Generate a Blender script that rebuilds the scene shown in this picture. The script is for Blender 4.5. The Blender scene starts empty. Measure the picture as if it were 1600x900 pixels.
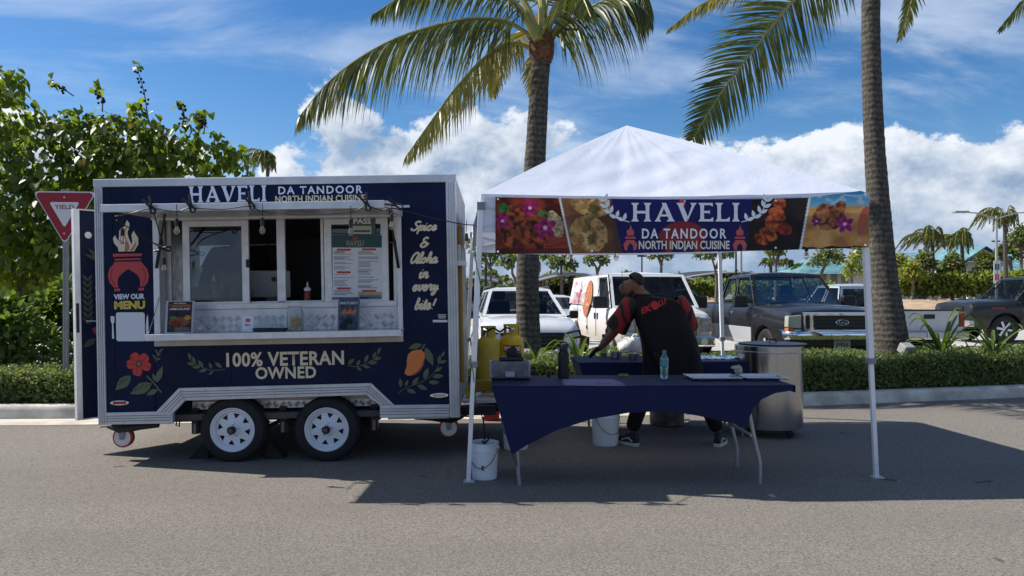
import bpy, math, random
import numpy as np
from mathutils import Vector, Matrix
R = math.radians
random.seed(7); rng = np.random.default_rng(11)
scene = bpy.context.scene
COL = scene.collection
# ---------------------------------------------------------------- camera
CAMH, HOR, FPX = 1.40, 462.0, 1150.0
cd = bpy.data.cameras.new('camera'); cam = bpy.data.objects.new('camera', cd); COL.objects.link(cam)
cd.sensor_width = 36.0; cd.lens = 36.0*FPX/1600.0; cd.shift_y = (HOR-450.0)/1600.0
cd.clip_start = 0.05; cd.clip_end = 6000
cam.location = (0, 0, CAMH); cam.rotation_euler = (R(90), 0, 0); scene.camera = cam
# ---------------------------------------------------------------- render / exposure
scene.render.engine = 'CYCLES'
scene.cycles.use_denoising = True
scene.cycles.max_bounces = 8; scene.cycles.transparent_max_bounces = 16
scene.view_settings.view_transform = 'Standard'; scene.view_settings.look = 'None'
scene.view_settings.exposure = 0.5; scene.view_settings.gamma = 1.0
# ---------------------------------------------------------------- sun and sky
SUN_TO = Vector((-.955, .225, 1.0)).normalized()      # towards the sun
sl = bpy.data.lights.new('sun', 'SUN'); sl.energy = 5.0; sl.angle = R(.53); sl.color = (1.0, .945, .87)
so = bpy.data.objects.new('sun', sl); COL.objects.link(so)
so.rotation_euler = SUN_TO.to_track_quat('Z', 'Y').to_euler(); so.location = (-20, 5, 25)

class NT:
    """tiny node-tree writer"""
    def __init__(s, tree): s.t = tree; tree.nodes.clear()
    def n(s, typ, ins=None, **props):
        nd = s.t.nodes.new(typ)
        for k, v in props.items(): setattr(nd, k, v)
        for k, v in (ins or {}).items(): s.set(nd.inputs[k], v)
        return nd
    def set(s, sock, v):
        if isinstance(v, bpy.types.NodeSocket): s.t.links.new(v, sock)
        elif isinstance(v, bpy.types.Node): s.t.links.new(v.outputs[0], sock)
        else: sock.default_value = v
    def m(s, op, a, b=0.0, c=None, clamp=False):
        nd = s.n('ShaderNodeMath', {0: a, 1: b}, operation=op, use_clamp=clamp)
        if c is not None: s.set(nd.inputs[2], c)
        return nd.outputs[0]
    def vm(s, op, a, b=(0, 0, 0)):
        nd = s.n('ShaderNodeVectorMath', {0: a, 1: b}, operation=op); return nd.outputs[0]
    def mr(s, v, a, b, c=0.0, d=1.0, smooth=True):
        return s.n('ShaderNodeMapRange', {0: v, 1: a, 2: b, 3: c, 4: d}, interpolation_type='SMOOTHSTEP' if smooth else 'LINEAR').outputs[0]
    def mix(s, f, a, b):
        nd = s.n('ShaderNodeMix', data_type='RGBA'); s.set(nd.inputs[0], f); s.set(nd.inputs[6], a); s.set(nd.inputs[7], b); return nd.outputs[2]
    def noise(s, vec, scale, detail=6, rough=.55, dist=0.0):
        return s.n('ShaderNodeTexNoise', {'Vector': vec, 'Scale': scale, 'Detail': detail, 'Roughness': rough, 'Distortion': dist}).outputs[0]

world = bpy.data.worlds.new('World'); scene.world = world; world.use_nodes = True
W = NT(world.node_tree)
sky = W.n('ShaderNodeTexSky', sky_type='NISHITA', sun_disc=False, sun_elevation=math.asin(SUN_TO.z),
          sun_rotation=math.atan2(SUN_TO.x, SUN_TO.y), air_density=1.0, dust_density=.35, ozone_density=2.5, altitude=50)
geo = W.n('ShaderNodeTexCoord').outputs['Generated']
sep = W.n('ShaderNodeSeparateXYZ', {0: geo})
el = sep.outputs[2]
CLOUD_OFF = (5.48, 2.44, 1.16)
def cumulus(off):
    v = W.vm('ADD', W.vm('ADD', geo, off), CLOUD_OFF)
    big = W.noise(W.vm('MULTIPLY', v, (1, 1, 1.5)), 3.1, 2, .5)
    fine = W.noise(W.vm('MULTIPLY', v, (1, 1, 1.35)), 9.5, 10, .59)
    d = W.m('ADD', W.m('MULTIPLY', big, .95), W.m('MULTIPLY', fine, .75))
    return W.m('SUBTRACT', d, W.mr(el, .0, .29, .38, 1.13, False))
d0 = cumulus((0, 0, 0)); d1 = cumulus((-.022, .0, .024))
cmask = W.mr(d0, 0.0, .05)
lit = W.m('ADD', W.m('MULTIPLY', W.m('SUBTRACT', d0, d1), 4.6), W.mr(d0, .0, .42, .66, .30), clamp=True)
hz = W.mr(el, .0, .15, .18, 1.0)
lit = W.m('MULTIPLY', lit, W.m('ADD', W.m('MULTIPLY', hz, .75), .25))
ccol = W.mix(lit, (2.5, 3.5, 5.0, 1), (7.5, 7.9, 8.5, 1))
pl = W.n('ShaderNodeCombineXYZ', {0: W.m('DIVIDE', sep.outputs[0], W.m('ADD', el, .22)), 1: W.m('DIVIDE', sep.outputs[1], W.m('ADD', el, .22)), 2: 0.0}).outputs[0]
pr = W.n('ShaderNodeVectorRotate', {'Vector': pl, 'Angle': R(-14)}).outputs[0]
ci = W.noise(W.vm('MULTIPLY', pr, (.75, 1.9, 1)), 1.35, 9, .6, .5)
cov = W.noise(pl, .8, 2, .5)
cim = W.m('MULTIPLY', W.mr(W.m('ADD', W.m('MULTIPLY', ci, .8), W.m('MULTIPLY', cov, .55)), .605, .88), .74)
skyc = W.n('ShaderNodeHueSaturation', {'Hue': .505, 'Saturation': 1.36, 'Value': 1.0, 'Color': sky.outputs[0]}).outputs[0]
c1 = W.mix(cim, skyc, (6.0, 6.9, 8.2, 1))
c2 = W.mix(cmask, c1, ccol)
low = W.mr(el, -.02, .0, 0, 1)
c3 = W.mix(low, (1.6, 1.7, 1.8, 1), c2)
bg = W.n('ShaderNodeBackground', {0: c3, 1: .085})
W.n('ShaderNodeOutputWorld', {0: bg.outputs[0]})

# ---------------------------------------------------------------- helpers
def P(x, y, Y): return Vector(((x-800)/FPX*Y, Y, CAMH+(HOR-y)/FPX*Y))
def G(x, y, z=0.0):
    Y = FPX*(CAMH-z)/(y-HOR); return Vector(((x-800)/FPX*Y, Y, z))
def cr(pts, n):
    """Catmull-Rom through pts, n samples"""
    p = np.array(pts, float); p = np.vstack([2*p[0]-p[1], p, 2*p[-1]-p[-2]])
    out = []
    m = len(p)-3
    for i in range(n):
        t = i/(n-1)*m; k = min(int(t), m-1); t -= k
        a, b, c, d = p[k:k+4]
        out.append(.5*((2*b)+(-a+c)*t+(2*a-5*b+4*c-d)*t*t+(-a+3*b-3*c+d)*t**3))
    return np.array(out)

MATS = {}
def mat(name, col, rough=.5, metal=0.0, var=.0, vs=8.0, bump=.0, bs=40.0, spec=.5, emis=None, trans=0.0, coat=0.0, col2=None, stretch=(1, 1, 1), ior=1.45, alpha=1.0):
    if name in MATS: return MATS[name]
    m = bpy.data.materials.new(name); m.use_nodes = True; MATS[name] = m
    T = NT(m.node_tree)
    c4 = (*col, 1)
    tc = T.n('ShaderNodeTexCoord').outputs['Object']
    if stretch != (1, 1, 1): tc = T.vm('MULTIPLY', tc, stretch)
    b = T.n('ShaderNodeBsdfPrincipled', {'Roughness': rough, 'Metallic': metal, 'Specular IOR Level': spec, 'Transmission Weight': trans, 'Coat Weight': coat, 'IOR': ior, 'Alpha': alpha})
    if var or col2:
        f = T.mr(T.noise(tc, vs, 6, .6), .3, .7)
        d = (*(col2 if col2 else tuple(max(0, c*(1-var)) for c in col)), 1)
        u = c4 if col2 else (*tuple(min(1, c*(1+var)) for c in col), 1)
        T.set(b.inputs['Base Color'], T.mix(f, d, u))
        if metal > .3 or rough < .6:
            T.set(b.inputs['Roughness'], T.mr(T.noise(tc, vs*2.3, 5, .6), .25, .75, max(.03, rough-.1), min(1, rough+.12)))
    else: b.inputs['Base Color'].default_value = c4
    if bump:
        bn = T.n('ShaderNodeBump', {'Strength': bump, 'Distance': .01, 'Height': T.noise(tc, bs, 5, .6)})
        T.set(b.inputs['Normal'], bn.outputs[0])
    if emis: b.inputs['Emission Color'].default_value = (*emis[0], 1); b.inputs['Emission Strength'].default_value = emis[1]
    T.n('ShaderNodeOutputMaterial', {0: b.outputs[0]})
    return m
def leafmat(name, c_dark, c_light, tr=.45, rough=.45, tcol=None):
    m = bpy.data.materials.new(name); m.use_nodes = True; MATS[name] = m
    T = NT(m.node_tree)
    rnd = T.n('ShaderNodeNewGeometry').outputs['Random Per Island']
    c = T.mix(rnd, (*c_dark, 1), (*c_light, 1))
    b = T.n('ShaderNodeBsdfPrincipled', {'Base Color': c, 'Roughness': rough, 'Specular IOR Level': .35})
    t = T.n('ShaderNodeBsdfTranslucent', {0: T.mix(.5, c, (*(tcol or (.28, .42, .03)), 1))})
    x = T.n('ShaderNodeMixShader', {0: tr, 1: b.outputs[0], 2: t.outputs[0]})
    T.n('ShaderNodeOutputMaterial', {0: x.outputs[0]})
    return m
def glassmat(name, tint, refl=.12, see=.5):
    """thin window pane: part see-through, part mirror"""
    m = bpy.data.materials.new(name); m.use_nodes = True; MATS[name] = m
    T = NT(m.node_tree)
    tr = T.n('ShaderNodeBsdfTransparent', {0: (tint[0], tint[1], tint[2], 1)})
    gl = T.n('ShaderNodeBsdfGlossy', {0: (.55, .57, .6, 1), 'Roughness': .02})
    fr = T.n('ShaderNodeFresnel', {0: 1.5}).outputs[0]
    f = T.m('ADD', T.m('MULTIPLY', fr, .4), refl, clamp=True)
    x = T.n('ShaderNodeMixShader', {0: f, 1: tr.outputs[0], 2: gl.outputs[0]})
    T.n('ShaderNodeOutputMaterial', {0: x.outputs[0]})
    return m

def finish(o, smooth, ang=35):
    if smooth:
        me = o.data
        me.polygons.foreach_set('use_smooth', [True]*len(me.polygons))
        me.set_sharp_from_angle(angle=R(ang))
class MB:
    def __init__(s): s.v = []; s.f = []
    def add(s, vs, fs):
        b = len(s.v); s.v += [tuple(v) for v in vs]; s.f += [tuple(b+i for i in f) for f in fs]; return s
    def box(s, x0, x1, y0, y1, z0, z1, M=None):
        v = [Vector((x, y, z)) for x in (x0, x1) for y in (y0, y1) for z in (z0, z1)]
        if M: v = [M @ q for q in v]
        return s.add(v, [(0, 1, 3, 2), (4, 6, 7, 5), (0, 4, 5, 1), (2, 3, 7, 6), (0, 2, 6, 4), (1, 5, 7, 3)])
    def tube(s, pts, r, n=8, cap=True, flat=1.0):
        pts = [Vector(p) for p in pts]; k = len(pts)
        rs = r if isinstance(r, (list, tuple, np.ndarray)) else [r]*k
        up = None; vs = []; fs = []
        for i in range(k):
            t = (pts[min(i+1, k-1)]-pts[max(i-1, 0)])
            t = t.normalized() if t.length > 1e-9 else Vector((0, 0, 1))
            if up is None:
                a = Vector((0, 0, 1)) if abs(t.z) < .9 else Vector((1, 0, 0)); up = t.cross(a).normalized()
            else:
                up = (up-t*up.dot(t)).normalized()
            w = t.cross(up)
            for j in range(n):
                an = 2*math.pi*j/n; vs.append(pts[i]+(up*math.cos(an)+w*math.sin(an)*flat)*rs[i])
        for i in range(k-1):
            for j in range(n):
                a = i*n+j; b = i*n+(j+1) % n; fs.append((a, b, b+n, a+n))
        if cap: fs.append(tuple(range(n-1, -1, -1))); fs.append(tuple(range((k-1)*n, k*n)))
        return s.add(vs, fs)
    def cyl(s, p0, p1, r0, r1=None, n=16): return s.tube([p0, p1], [r0, r0 if r1 is None else r1], n)
    def lathe(s, prof, c=(0, 0, 0), n=24, ax='z', squash=1.0, cap=True):
        vs = []; fs = []; k = len(prof)
        for (r, h) in prof:
            for j in range(n):
                a = 2*math.pi*j/n; p, q = r*math.cos(a), r*math.sin(a)*squash
                d = {'z': (p, q, h), 'y': (p, h, q), 'x': (h, p, q)}[ax]
                vs.append((c[0]+d[0], c[1]+d[1], c[2]+d[2]))
        for i in range(k-1):
            for j in range(n):
                a = i*n+j; b = i*n+(j+1) % n; fs.append((a, b, b+n, a+n))
        if cap and prof[0][0] > 1e-6: fs.append(tuple(range(n-1, -1, -1)))
        if cap and prof[-1][0] > 1e-6: fs.append(tuple(range((k-1)*n, k*n)))
        return s.add(vs, fs)
    def prism(s, poly, y0, y1):
        """polygon in x,z extruded along y"""
        n = len(poly)
        vs = [(x, y0, z) for x, z in poly]+[(x, y1, z) for x, z in poly]
        return s.add(vs, [tuple(range(n)), tuple(range(2*n-1, n-1, -1))]+[(i, i+n, (i+1) % n+n, (i+1) % n) for i in range(n)])
    def poly(s, pts): return s.add(pts, [tuple(range(len(pts)))])
    def ball(s, c, r, n=12, sz=1.0):
        pr = [(max(1e-7, r*math.sin(math.pi*i/8)), -r*sz*math.cos(math.pi*i/8)) for i in range(9)]
        return s.lathe(pr, c, n)
    def build(s, name, m, parent=None, smooth=False, bevel=0.0, ang=35, seg=2):
        me = bpy.data.meshes.new(name); me.from_pydata(s.v, [], s.f); me.update()
        o = bpy.data.objects.new(name, me); COL.objects.link(o)
        if m is not None: me.materials.append(m)
        import bmesh
        bm = bmesh.new(); bm.from_mesh(me); bmesh.ops.recalc_face_normals(bm, faces=bm.faces); bm.to_mesh(me); bm.free()
        finish(o, smooth, ang)
        if bevel:
            b = o.modifiers.new('bevel', 'BEVEL'); b.width = bevel; b.segments = seg; b.limit_method = 'ANGLE'; b.angle_limit = R(40)
        if parent: o.parent = parent
        return o
def tag(o, label, cat, group=None, kind=None):
    if label: o['label'] = label
    if cat: o['category'] = cat
    if group: o['group'] = group
    if kind: o['kind'] = kind
    return o
def thing(name, label, cat, loc=(0, 0, 0), rz=0.0, group=None):
    o = bpy.data.objects.new(name, None); COL.objects.link(o); o.location = loc; o.rotation_euler = (0, 0, rz)
    o.empty_display_size = .1
    return tag(o, label, cat, group)
def struct(o): o['kind'] = 'structure'; return o
def stuff(o): o['kind'] = 'stuff'; return o
def copy_tree(o, parent=None):
    c = o.copy(); COL.objects.link(c); c.parent = parent
    for ch in list(o.children): copy_tree(ch, c)
    return c
def text_mesh(body, bold=0.0, font=None, space=1.0):
    cu = bpy.data.curves.new('t', 'FONT'); cu.body = body; cu.size = 1.0; cu.offset = bold; cu.space_character = space; cu.resolution_u = 3
    cu.align_x = 'CENTER'; cu.space_line = .9
    o = bpy.data.objects.new('t', cu); COL.objects.link(o); bpy.context.view_layer.update()
    me = bpy.data.meshes.new_from_object(o.evaluated_get(bpy.context.evaluated_depsgraph_get()))
    bpy.data.objects.remove(o)
    return me
def fit_text(body, x0, x1, z0, z1, y, m, parent, bold=.015, space=1.0, name='lettering', label=None, slope=0.0):
    me = text_mesh(body, bold, None, space)
    v = np.empty(len(me.vertices)*3); me.vertices.foreach_get('co', v); v = v.reshape(-1, 3)
    lo, hi = v.min(0), v.max(0)
    nx = x0+(v[:, 0]-lo[0])/(hi[0]-lo[0])*(x1-x0); nz = z0+(v[:, 1]-lo[1])/(hi[1]-lo[1])*(z1-z0)+(nx-x0)*slope
    me.vertices.foreach_set('co', np.stack([nx, np.full(len(nx), y), nz], 1).ravel()); me.update()
    me.materials.clear(); me.materials.append(m)
    o = bpy.data.objects.new(name, me); COL.objects.link(o); o.parent = parent
    if label: o['label'] = label
    return o
def ribbon(mb, pts, w, y, n=None, taper=False, dz=2e-5):
    """flat stroke in x,z at depth y"""
    p = cr(pts, n or 6*len(pts)); k = len(p); vs = []
    for i in range(k):
        t = p[min(i+1, k-1)]-p[max(i-1, 0)]; t = t/(np.linalg.norm(t)+1e-9); nn = np.array([-t[1], t[0]])
        ww = w*.5*((1-.85*i/(k-1)) if taper else (1 if 0 < i < k-1 else .55))
        for sg in (1, -1): q = p[i]+nn*ww*sg; vs.append((q[0], y-dz*i, q[1]))
    mb.add(vs, [(2*i, 2*i+1, 2*i+3, 2*i+2) for i in range(k-1)])
def leafpoly(mb, base, ang, ln, wd, y):
    """pointed leaf lying in the x,z plane"""
    d = np.array([math.cos(ang), math.sin(ang)]); nn = np.array([-d[1], d[0]]); b = np.array(base)
    prof = [(0, 0), (.2, .35), (.45, .5), (.7, .36), (1, 0)]
    pts = [b+d*ln*t+nn*wd*q for t, q in prof]+[b+d*ln*t-nn*wd*q for t, q in prof[-2:0:-1]]
    mb.poly([(q[0], y, q[1]) for q in pts])
def ellipse(mb, cx, cz, rx, rz, y, n=28, rot=0.0):
    pts = []
    for i in range(n):
        a = 2*math.pi*i/n; p, q = rx*math.cos(a), rz*math.sin(a)
        pts.append((cx+p*math.cos(rot)-q*math.sin(rot), y, cz+p*math.sin(rot)+q*math.cos(rot)))
    mb.poly(pts)
SHAPES = {  # local leaf outlines: length u, width v, lift w ; faces
 'diamond': (np.array([(0, 0, 0), (.5, .32, .12), (1, 0, 0), (.5, -.32, .12)]), [(0, 1, 2), (0, 2, 3)]),
 'oval': (np.array([(0, 0, 0), (.3, .3, .07), (.75, .24, .03), (1, 0, -.1), (.75, -.24, .03), (.3, -.3, .07)]), [(0, 1, 2, 3), (0, 3, 4, 5)]),
 'heart': (np.array([(.1, 0, 0), (-.02, .3, .1), (.2, .5, .14), (.6, .38, .06), (1.1, 0, -.16), (.6, -.38, .06), (.2, -.5, .14), (-.02, -.3, .1)]), [(0, 1, 2, 3, 4), (0, 4, 5, 6, 7)]),
 'blade': (np.array([(0, .05, 0), (.5, .09, .05), (1, 0, -.15), (.5, -.09, .05), (0, -.05, 0)]), [(0, 1, 2, 3, 4)]),
}
def frames(dirs, nrm):
    d = dirs/np.linalg.norm(dirs, axis=1, keepdims=True)
    s = np.cross(nrm, d); s /= np.linalg.norm(s, axis=1, keepdims=True)+1e-9
    return d, s, np.cross(d, s)
def leafcloud(name, pos, dirs, nrm, size, m, shape='diamond', parent=None, aspect=1.0):
    sh, fc = SHAPES[shape]; N = len(pos); k = len(sh)
    d, s, w = frames(dirs, nrm)
    size = np.asarray(size).reshape(-1, 1, 1)
    V = pos[:, None, :]+size*(sh[None, :, 0:1]*d[:, None, :]+aspect*sh[None, :, 1:2]*s[:, None, :]+sh[None, :, 2:3]*w[:, None, :])
    me = bpy.data.meshes.new(name)
    me.vertices.add(N*k); me.vertices.foreach_set('co', V.reshape(-1))
    lens = [len(f) for f in fc]; idx = np.concatenate([np.array(f) for f in fc])
    loops = (np.arange(N)[:, None]*k+idx[None, :]).reshape(-1)
    me.loops.add(len(loops)); me.loops.foreach_set('vertex_index', loops.astype(np.int32))
    tot = np.tile(np.array(lens), N); st = np.concatenate([[0], np.cumsum(tot)[:-1]])
    me.polygons.add(len(tot)); me.polygons.foreach_set('loop_start', st.astype(np.int32))
    me.update(calc_edges=True); me.validate()
    me.materials.append(m)
    o = bpy.data.objects.new(name, me); COL.objects.link(o)
    if parent: o.parent = parent
    return o
def rdirs(n, up=0.0):
    v = rng.normal(size=(n, 3)); v[:, 2] += up; return v/np.linalg.norm(v, axis=1, keepdims=True)

# ---------------------------------------------------------------- common materials
ALU = mat('aluminium', (.52, .54, .56), .48, .45, .08, 6)
ALU2 = mat('bright_aluminium', (.64, .65, .67), .42, .45, .08, 9)
STEEL = mat('stainless_steel', (.5, .5, .5), .26, 1.0, .07, 5, stretch=(14, 14, .6))
NAVY = mat('navy_wrap', (.0022, .0080, .038), .46, 0, .25, 2.5, .08, 5, .2)
BLACK = mat('black_plastic', (.012, .012, .013), .5)
RUBBER = mat('rubber', (.012, .012, .013), .8, 0, .25, 14, .15, 60)
DARK = mat('dark_steel', (.02, .02, .022), .5, .4, .2, 10)
WHITEP = mat('white_paint', (.78, .79, .80), .35, 0, .04, 6)
WPLASTIC = mat('white_plastic', (.68, .69, .70), .4, 0, .06, 9)
CREAM = mat('cream_print', (.66, .58, .42), .5)
PALE = mat('pale_print', (.64, .69, .84), .5)
REDP = mat('red_print', (.50, .035, .03), .5)
TERRA = mat('brick_red_print', (.46, .05, .055), .5)
GREENP = mat('leaf_green_print', (.09, .115, .065), .5)
ORANGEP = mat('orange_print', (.66, .19, .045), .5)
CHROME = mat('chrome', (.75, .76, .78), .08, 1.0)
PAPER = mat('white_paper', (.66, .69, .74), .6)
# ================================================================ the setting
def kerbY(x): return float(np.interp(x, [-40, -12, -5, 0, 3.6, 7.1, 12, 20, 40], [7.6, 8.15, 8.36, 8.80, 9.30, 10.15, 11.8, 15.5, 27]))
def strip(name, m, xs, y0, y1, z, zf=None):
    mb = MB(); n = len(xs)
    mb.add([(x, y0(x), z) for x in xs]+[(x, y1(x), z) for x in xs], [(i, i+1, n+i+1, n+i) for i in range(n-1)])
    return struct(mb.build(name, m))
def asphalt_mat():
    m = bpy.data.materials.new('asphalt'); m.use_nodes = True; T = NT(m.node_tree)
    tc = T.n('ShaderNodeTexCoord').outputs['Object']
    big = T.noise(T.vm('MULTIPLY', tc, (.35, 1.2, 1)), .8, 4, .55)
    vo = T.n('ShaderNodeTexVoronoi', {'Vector': tc, 'Scale': 135.0}).outputs['Color']
    g = T.n('ShaderNodeSeparateColor', {0: vo}).outputs[0]
    fine = T.noise(tc, 55, 4, .75)
    v = T.m('ADD', T.m('MULTIPLY', g, .42), T.m('MULTIPLY', fine, .75))
    base = T.mix(T.mr(v, .3, .9, 0, 1, False), (.088, .080, .070, 1), (.285, .258, .222, 1))
    base = T.mix(T.mr(big, .35, .7, .0, .30), base, (.115, .107, .095, 1))
    # oil drips by the trailer, a few dark stains with a shape of their own
    st = T.noise(T.vm('ADD', tc, (3.1, .7, 0)), 1.7, 3, .5, 1.5)
    base = T.mix(T.mr(st, .69, .74, 0, .55), base, (.02, .02, .021, 1))
    spk = T.mr(T.n('ShaderNodeTexVoronoi', {'Vector': tc, 'Scale': 3.1}).outputs[0], .012, .02, 1, 0)
    base = T.mix(spk, base, (.55, .54, .5, 1))
    b = T.n('ShaderNodeBsdfPrincipled', {'Base Color': base, 'Roughness': .9, 'Specular IOR Level': .12})
    bn = T.n('ShaderNodeBump', {'Strength': .35, 'Distance': .004, 'Height': v}); T.set(b.inputs['Normal'], bn.outputs[0])
    T.n('ShaderNodeOutputMaterial', {0: b.outputs[0]}); return m
CONC = mat('concrete', (.50, .45, .37), .85, 0, .22, 2.2, .35, 70)
KERB = mat('kerb_concrete', (.50, .47, .41), .85, 0, .3, 3.0, .4, 60)
SOIL = mat('soil', (.075, .052, .035), .95, 0, .4, 6, .6, 30)
LOT = mat('pale_lot', (.40, .385, .35), .9, 0, .15, 1.2, .3, 50)
SAND = mat('dry_sand', (.38, .28, .18), .95, 0, .25, 1.5, .5, 12)
XS = list(np.linspace(-40, 40, 161))
struct(MB().poly([(-2500, -300, -.03), (2500, -300, -.03), (2500, 3000, -.03), (-2500, 3000, -.03)]).build('ground', mat('dry_ground', (.20, .18, .12), .95, 0, .35, .2)))
strip('asphalt_road', asphalt_mat(), XS, lambda x: -40, lambda x: kerbY(x)-.005, 0.0)
strip('gutter', CONC, [x for x in XS if x < 3.01], lambda x: kerbY(x)-.42, lambda x: kerbY(x)-.006, .004)
def kerb_mesh():
    pr = [(0, -.03), (.02, .10), (.035, .135), (.06, .15), (.18, .152), (.19, -.03)]
    n = len(pr); mb = MB(); vs = []; fs = []
    for i, x in enumerate(XS):
        for (a, z) in pr: vs.append((x, kerbY(x)+a, z))
        if i: fs += [((i-1)*n+j, (i-1)*n+j+1, i*n+j+1, i*n+j) for j in range(n-1)]
    mb.add(vs, fs); return struct(mb.build('kerb', KERB, None, True, ang=50))
kerb_mesh()
def bedY(x): return kerbY(x)+3.4 if x > 0 else kerbY(x)+3.4
strip('planting_bed', SOIL, XS, lambda x: kerbY(x)+.185, bedY, .12)
strip('parking_lot', LOT, XS, lambda x: bedY(x)+.15, lambda x: 42.0, .0)
mb = MB(); n = len(XS)
for i in range(n-1):
    x0, x1 = XS[i], XS[i+1]
    mb.add([(x0, bedY(x0), -.02), (x1, bedY(x1), -.02), (x1, bedY(x1), .14), (x0, bedY(x0), .14), (x0, bedY(x0)+.148, -.02), (x1, bedY(x1)+.148, -.02), (x1, bedY(x1)+.148, .14), (x0, bedY(x0)+.148, .14)], [(0, 1, 2, 3), (3, 2, 6, 7), (5, 4, 7, 6)])
o = mb.build('kerb', KERB); struct(o)
for i, y in enumerate(()): pass
# parking bay lines
PAINT = mat('bay_paint', (.62, .62, .6), .8, 0, .15, 5)
for k in range(-3, 9):
    x = -1.4+k*2.75; o = MB().poly([(x, bedY(x)+.6, .005), (x+.1, bedY(x)+.6, .005), (x-.35, bedY(x)+5.4, .005), (x-.45, bedY(x)+5.4, .005)]).build('bay_line', PAINT); struct(o)
# sandy rise behind the lot
def berm():
    mb = MB(); nx, ny = 60, 10; vs = []
    for j in range(ny):
        for i in range(nx):
            x = -10+70*i/(nx-1); y = 36+14*j/(ny-1); t = j/(ny-1)
            z = -.02+1.15*min(1, t*1.5)**1.3+.06*math.sin(x*1.3+j)+.04*math.sin(x*3.1)
            vs.append((x, y, z if j else -.025))
    mb.add(vs, [(j*nx+i, j*nx+i+1, (j+1)*nx+i+1, (j+1)*nx+i) for j in range(ny-1) for i in range(nx-1)])
    return struct(mb.build('sand_bank', SAND, None, True, ang=80))
berm()
# ================================================================ the food trailer
TR = thing('food_trailer', 'navy blue food trailer with silver trim, open serving hatch and printed lettering', 'food trailer', (-3.43, 6.12, 0), R(1.34))
TR.rotation_euler = (0, R(-1.05), R(1.34))
TL, TW = 3.0, 2.0
def tp(x, y, d=0.0):
    k = (6.15+d)/6.15; x = 800+(x-800)*k; y = HOR+(y-HOR)*k
    t = (x-155)/565; yt = 281-8*t; yb = 663-13*t
    return t*TL, .33+(yb-y)/(yb-yt)*2.033
def tpoly(pts, d=0.0): return [tp(x, y, d) for x, y in pts]
def tbox(mb, x0, x1, y0, y1, d0, d1):
    u0, za = tp(x0, y0, d0); u1, zb = tp(x1, y1, d0); _, z0 = tp((x0+x1)/2, y0, d0); _, z1 = tp((x0+x1)/2, y1, d0)
    mb.box(u0, u1, d0, d1, z1, z0); return mb
ZT, ZB = 2.363, .33
def seam_panel(pts, d=.0): return MB().prism(tpoly(pts), d, d+.012).build('wall_panel', NAVY, TR)
# skin panels around the hatch opening (joints between sheets)
yb = lambda x: 645-12*(x-168)/540
top = lambda x: 291-6*(x-168)/540
seam_panel([(168, top(168)), (181.6, top(181)), (181.6, 644), (168, 645)])
seam_panel([(182.2, top(182)), (243, top(243)), (243, 643.5), (245, 643), (182.2, 644)])
seam_panel([(243.2, top(243)), (362, top(362)), (362, 327), (243.2, 329)])
seam_panel([(362.5, top(362)), (543, top(543)), (543, 323), (362.5, 327)])
seam_panel([(543.5, top(543)), (632, top(632)), (632, 321), (543.5, 323)])
seam_panel([(632.2, top(632)), (704, top(704)), (704, 633), (632.2, 633)])
seam_panel([(243.2, 531), (362, 529), (362, 604), (281, 606), (246, 643), (243.2, 643.3)])
seam_panel([(362.5, 529), (543, 526), (543, 599.3), (362.5, 603.8)])
seam_panel([(543.5, 526), (632, 525), (632, 633), (617, 632), (581, 598), (543.5, 599.2)])
# aluminium extrusions
def grooved(pts, name='trim_rail', d0=-.014, d1=.03): return MB().prism(tpoly(pts), d0, d1).build(name, ALU, TR, bevel=.003)
MB().box(0, .068, -.012, TW, ZB, ZT-.004).build('corner_post', ALU, TR, bevel=.006)
MB().box(TL-.085, TL, -.012, .07, ZB-.01, ZT-.004).build('corner_post', ALU, TR, bevel=.006)
MB().box(-.004, TL+.004, -.016, .06, ZT-.062, ZT+.004).build('top_rail', ALU, TR, bevel=.006)
MB().box(0, TL, .0605, TW, ZT-.03, ZT).build('roof', WHITEP, TR)
grooved([(168, 644.5), (271, 642), (271, 661), (168, 663)])
grooved([(245, 643), (281, 606), (290, 625.5), (271.3, 645), (271.3, 642.2)])
grooved([(281.3, 606), (581, 598), (573, 616.5), (290.3, 625.5)])
grooved([(581.3, 598), (617, 632), (594, 632.2), (573.3, 616.5)])
grooved([(594.2, 632.4), (704, 631), (704, 650), (594.2, 652.5)])
mb = MB()
for k in (.3, .5, .72):
    for (a, b, c, d) in (((168, 644.5), (271, 642), (168, 663), (271, 661)), ((281, 606), (581, 598), (290, 625.5), (573, 616.5)), ((594, 632.4), (704, 631), (594, 652.5), (704, 650)), ((245, 643), (281, 606), (271, 645), (290, 625.5)), ((581, 598), (617, 632), (573, 616.5), (594, 632))):
        p = (a[0]+(c[0]-a[0])*k, a[1]+(c[1]-a[1])*k); q = (b[0]+(d[0]-b[0])*k, b[1]+(d[1]-b[1])*k)
        dx, dy = q[0]-p[0], q[1]-p[1]; l = math.hypot(dx, dy); nx, ny = -dy/l*.45, dx/l*.45
        mb.prism(tpoly([(p[0]-nx, p[1]-ny), (q[0]-nx, q[1]-ny), (q[0]+nx, q[1]+ny), (p[0]+nx, p[1]+ny)]), -.0165, -.013)
for u in (.018, .036, .052, TL-.062, TL-.04, TL-.018): mb.box(u-.0012, u+.0012, -.0145, -.011, ZB+.01, ZT-.07)
stuff(mb.build('trim_groove', mat('groove_grey', (.16, .17, .18), .6, .3), TR))
mb = MB()
def rivet(x, y): u, z = tp(x, y); mb.lathe([(.0055, -.018), (.004, -.021), (1e-6, -.022)], (0, 0, 0), 8, 'y') if False else mb.add(*rv(u, z))
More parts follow.
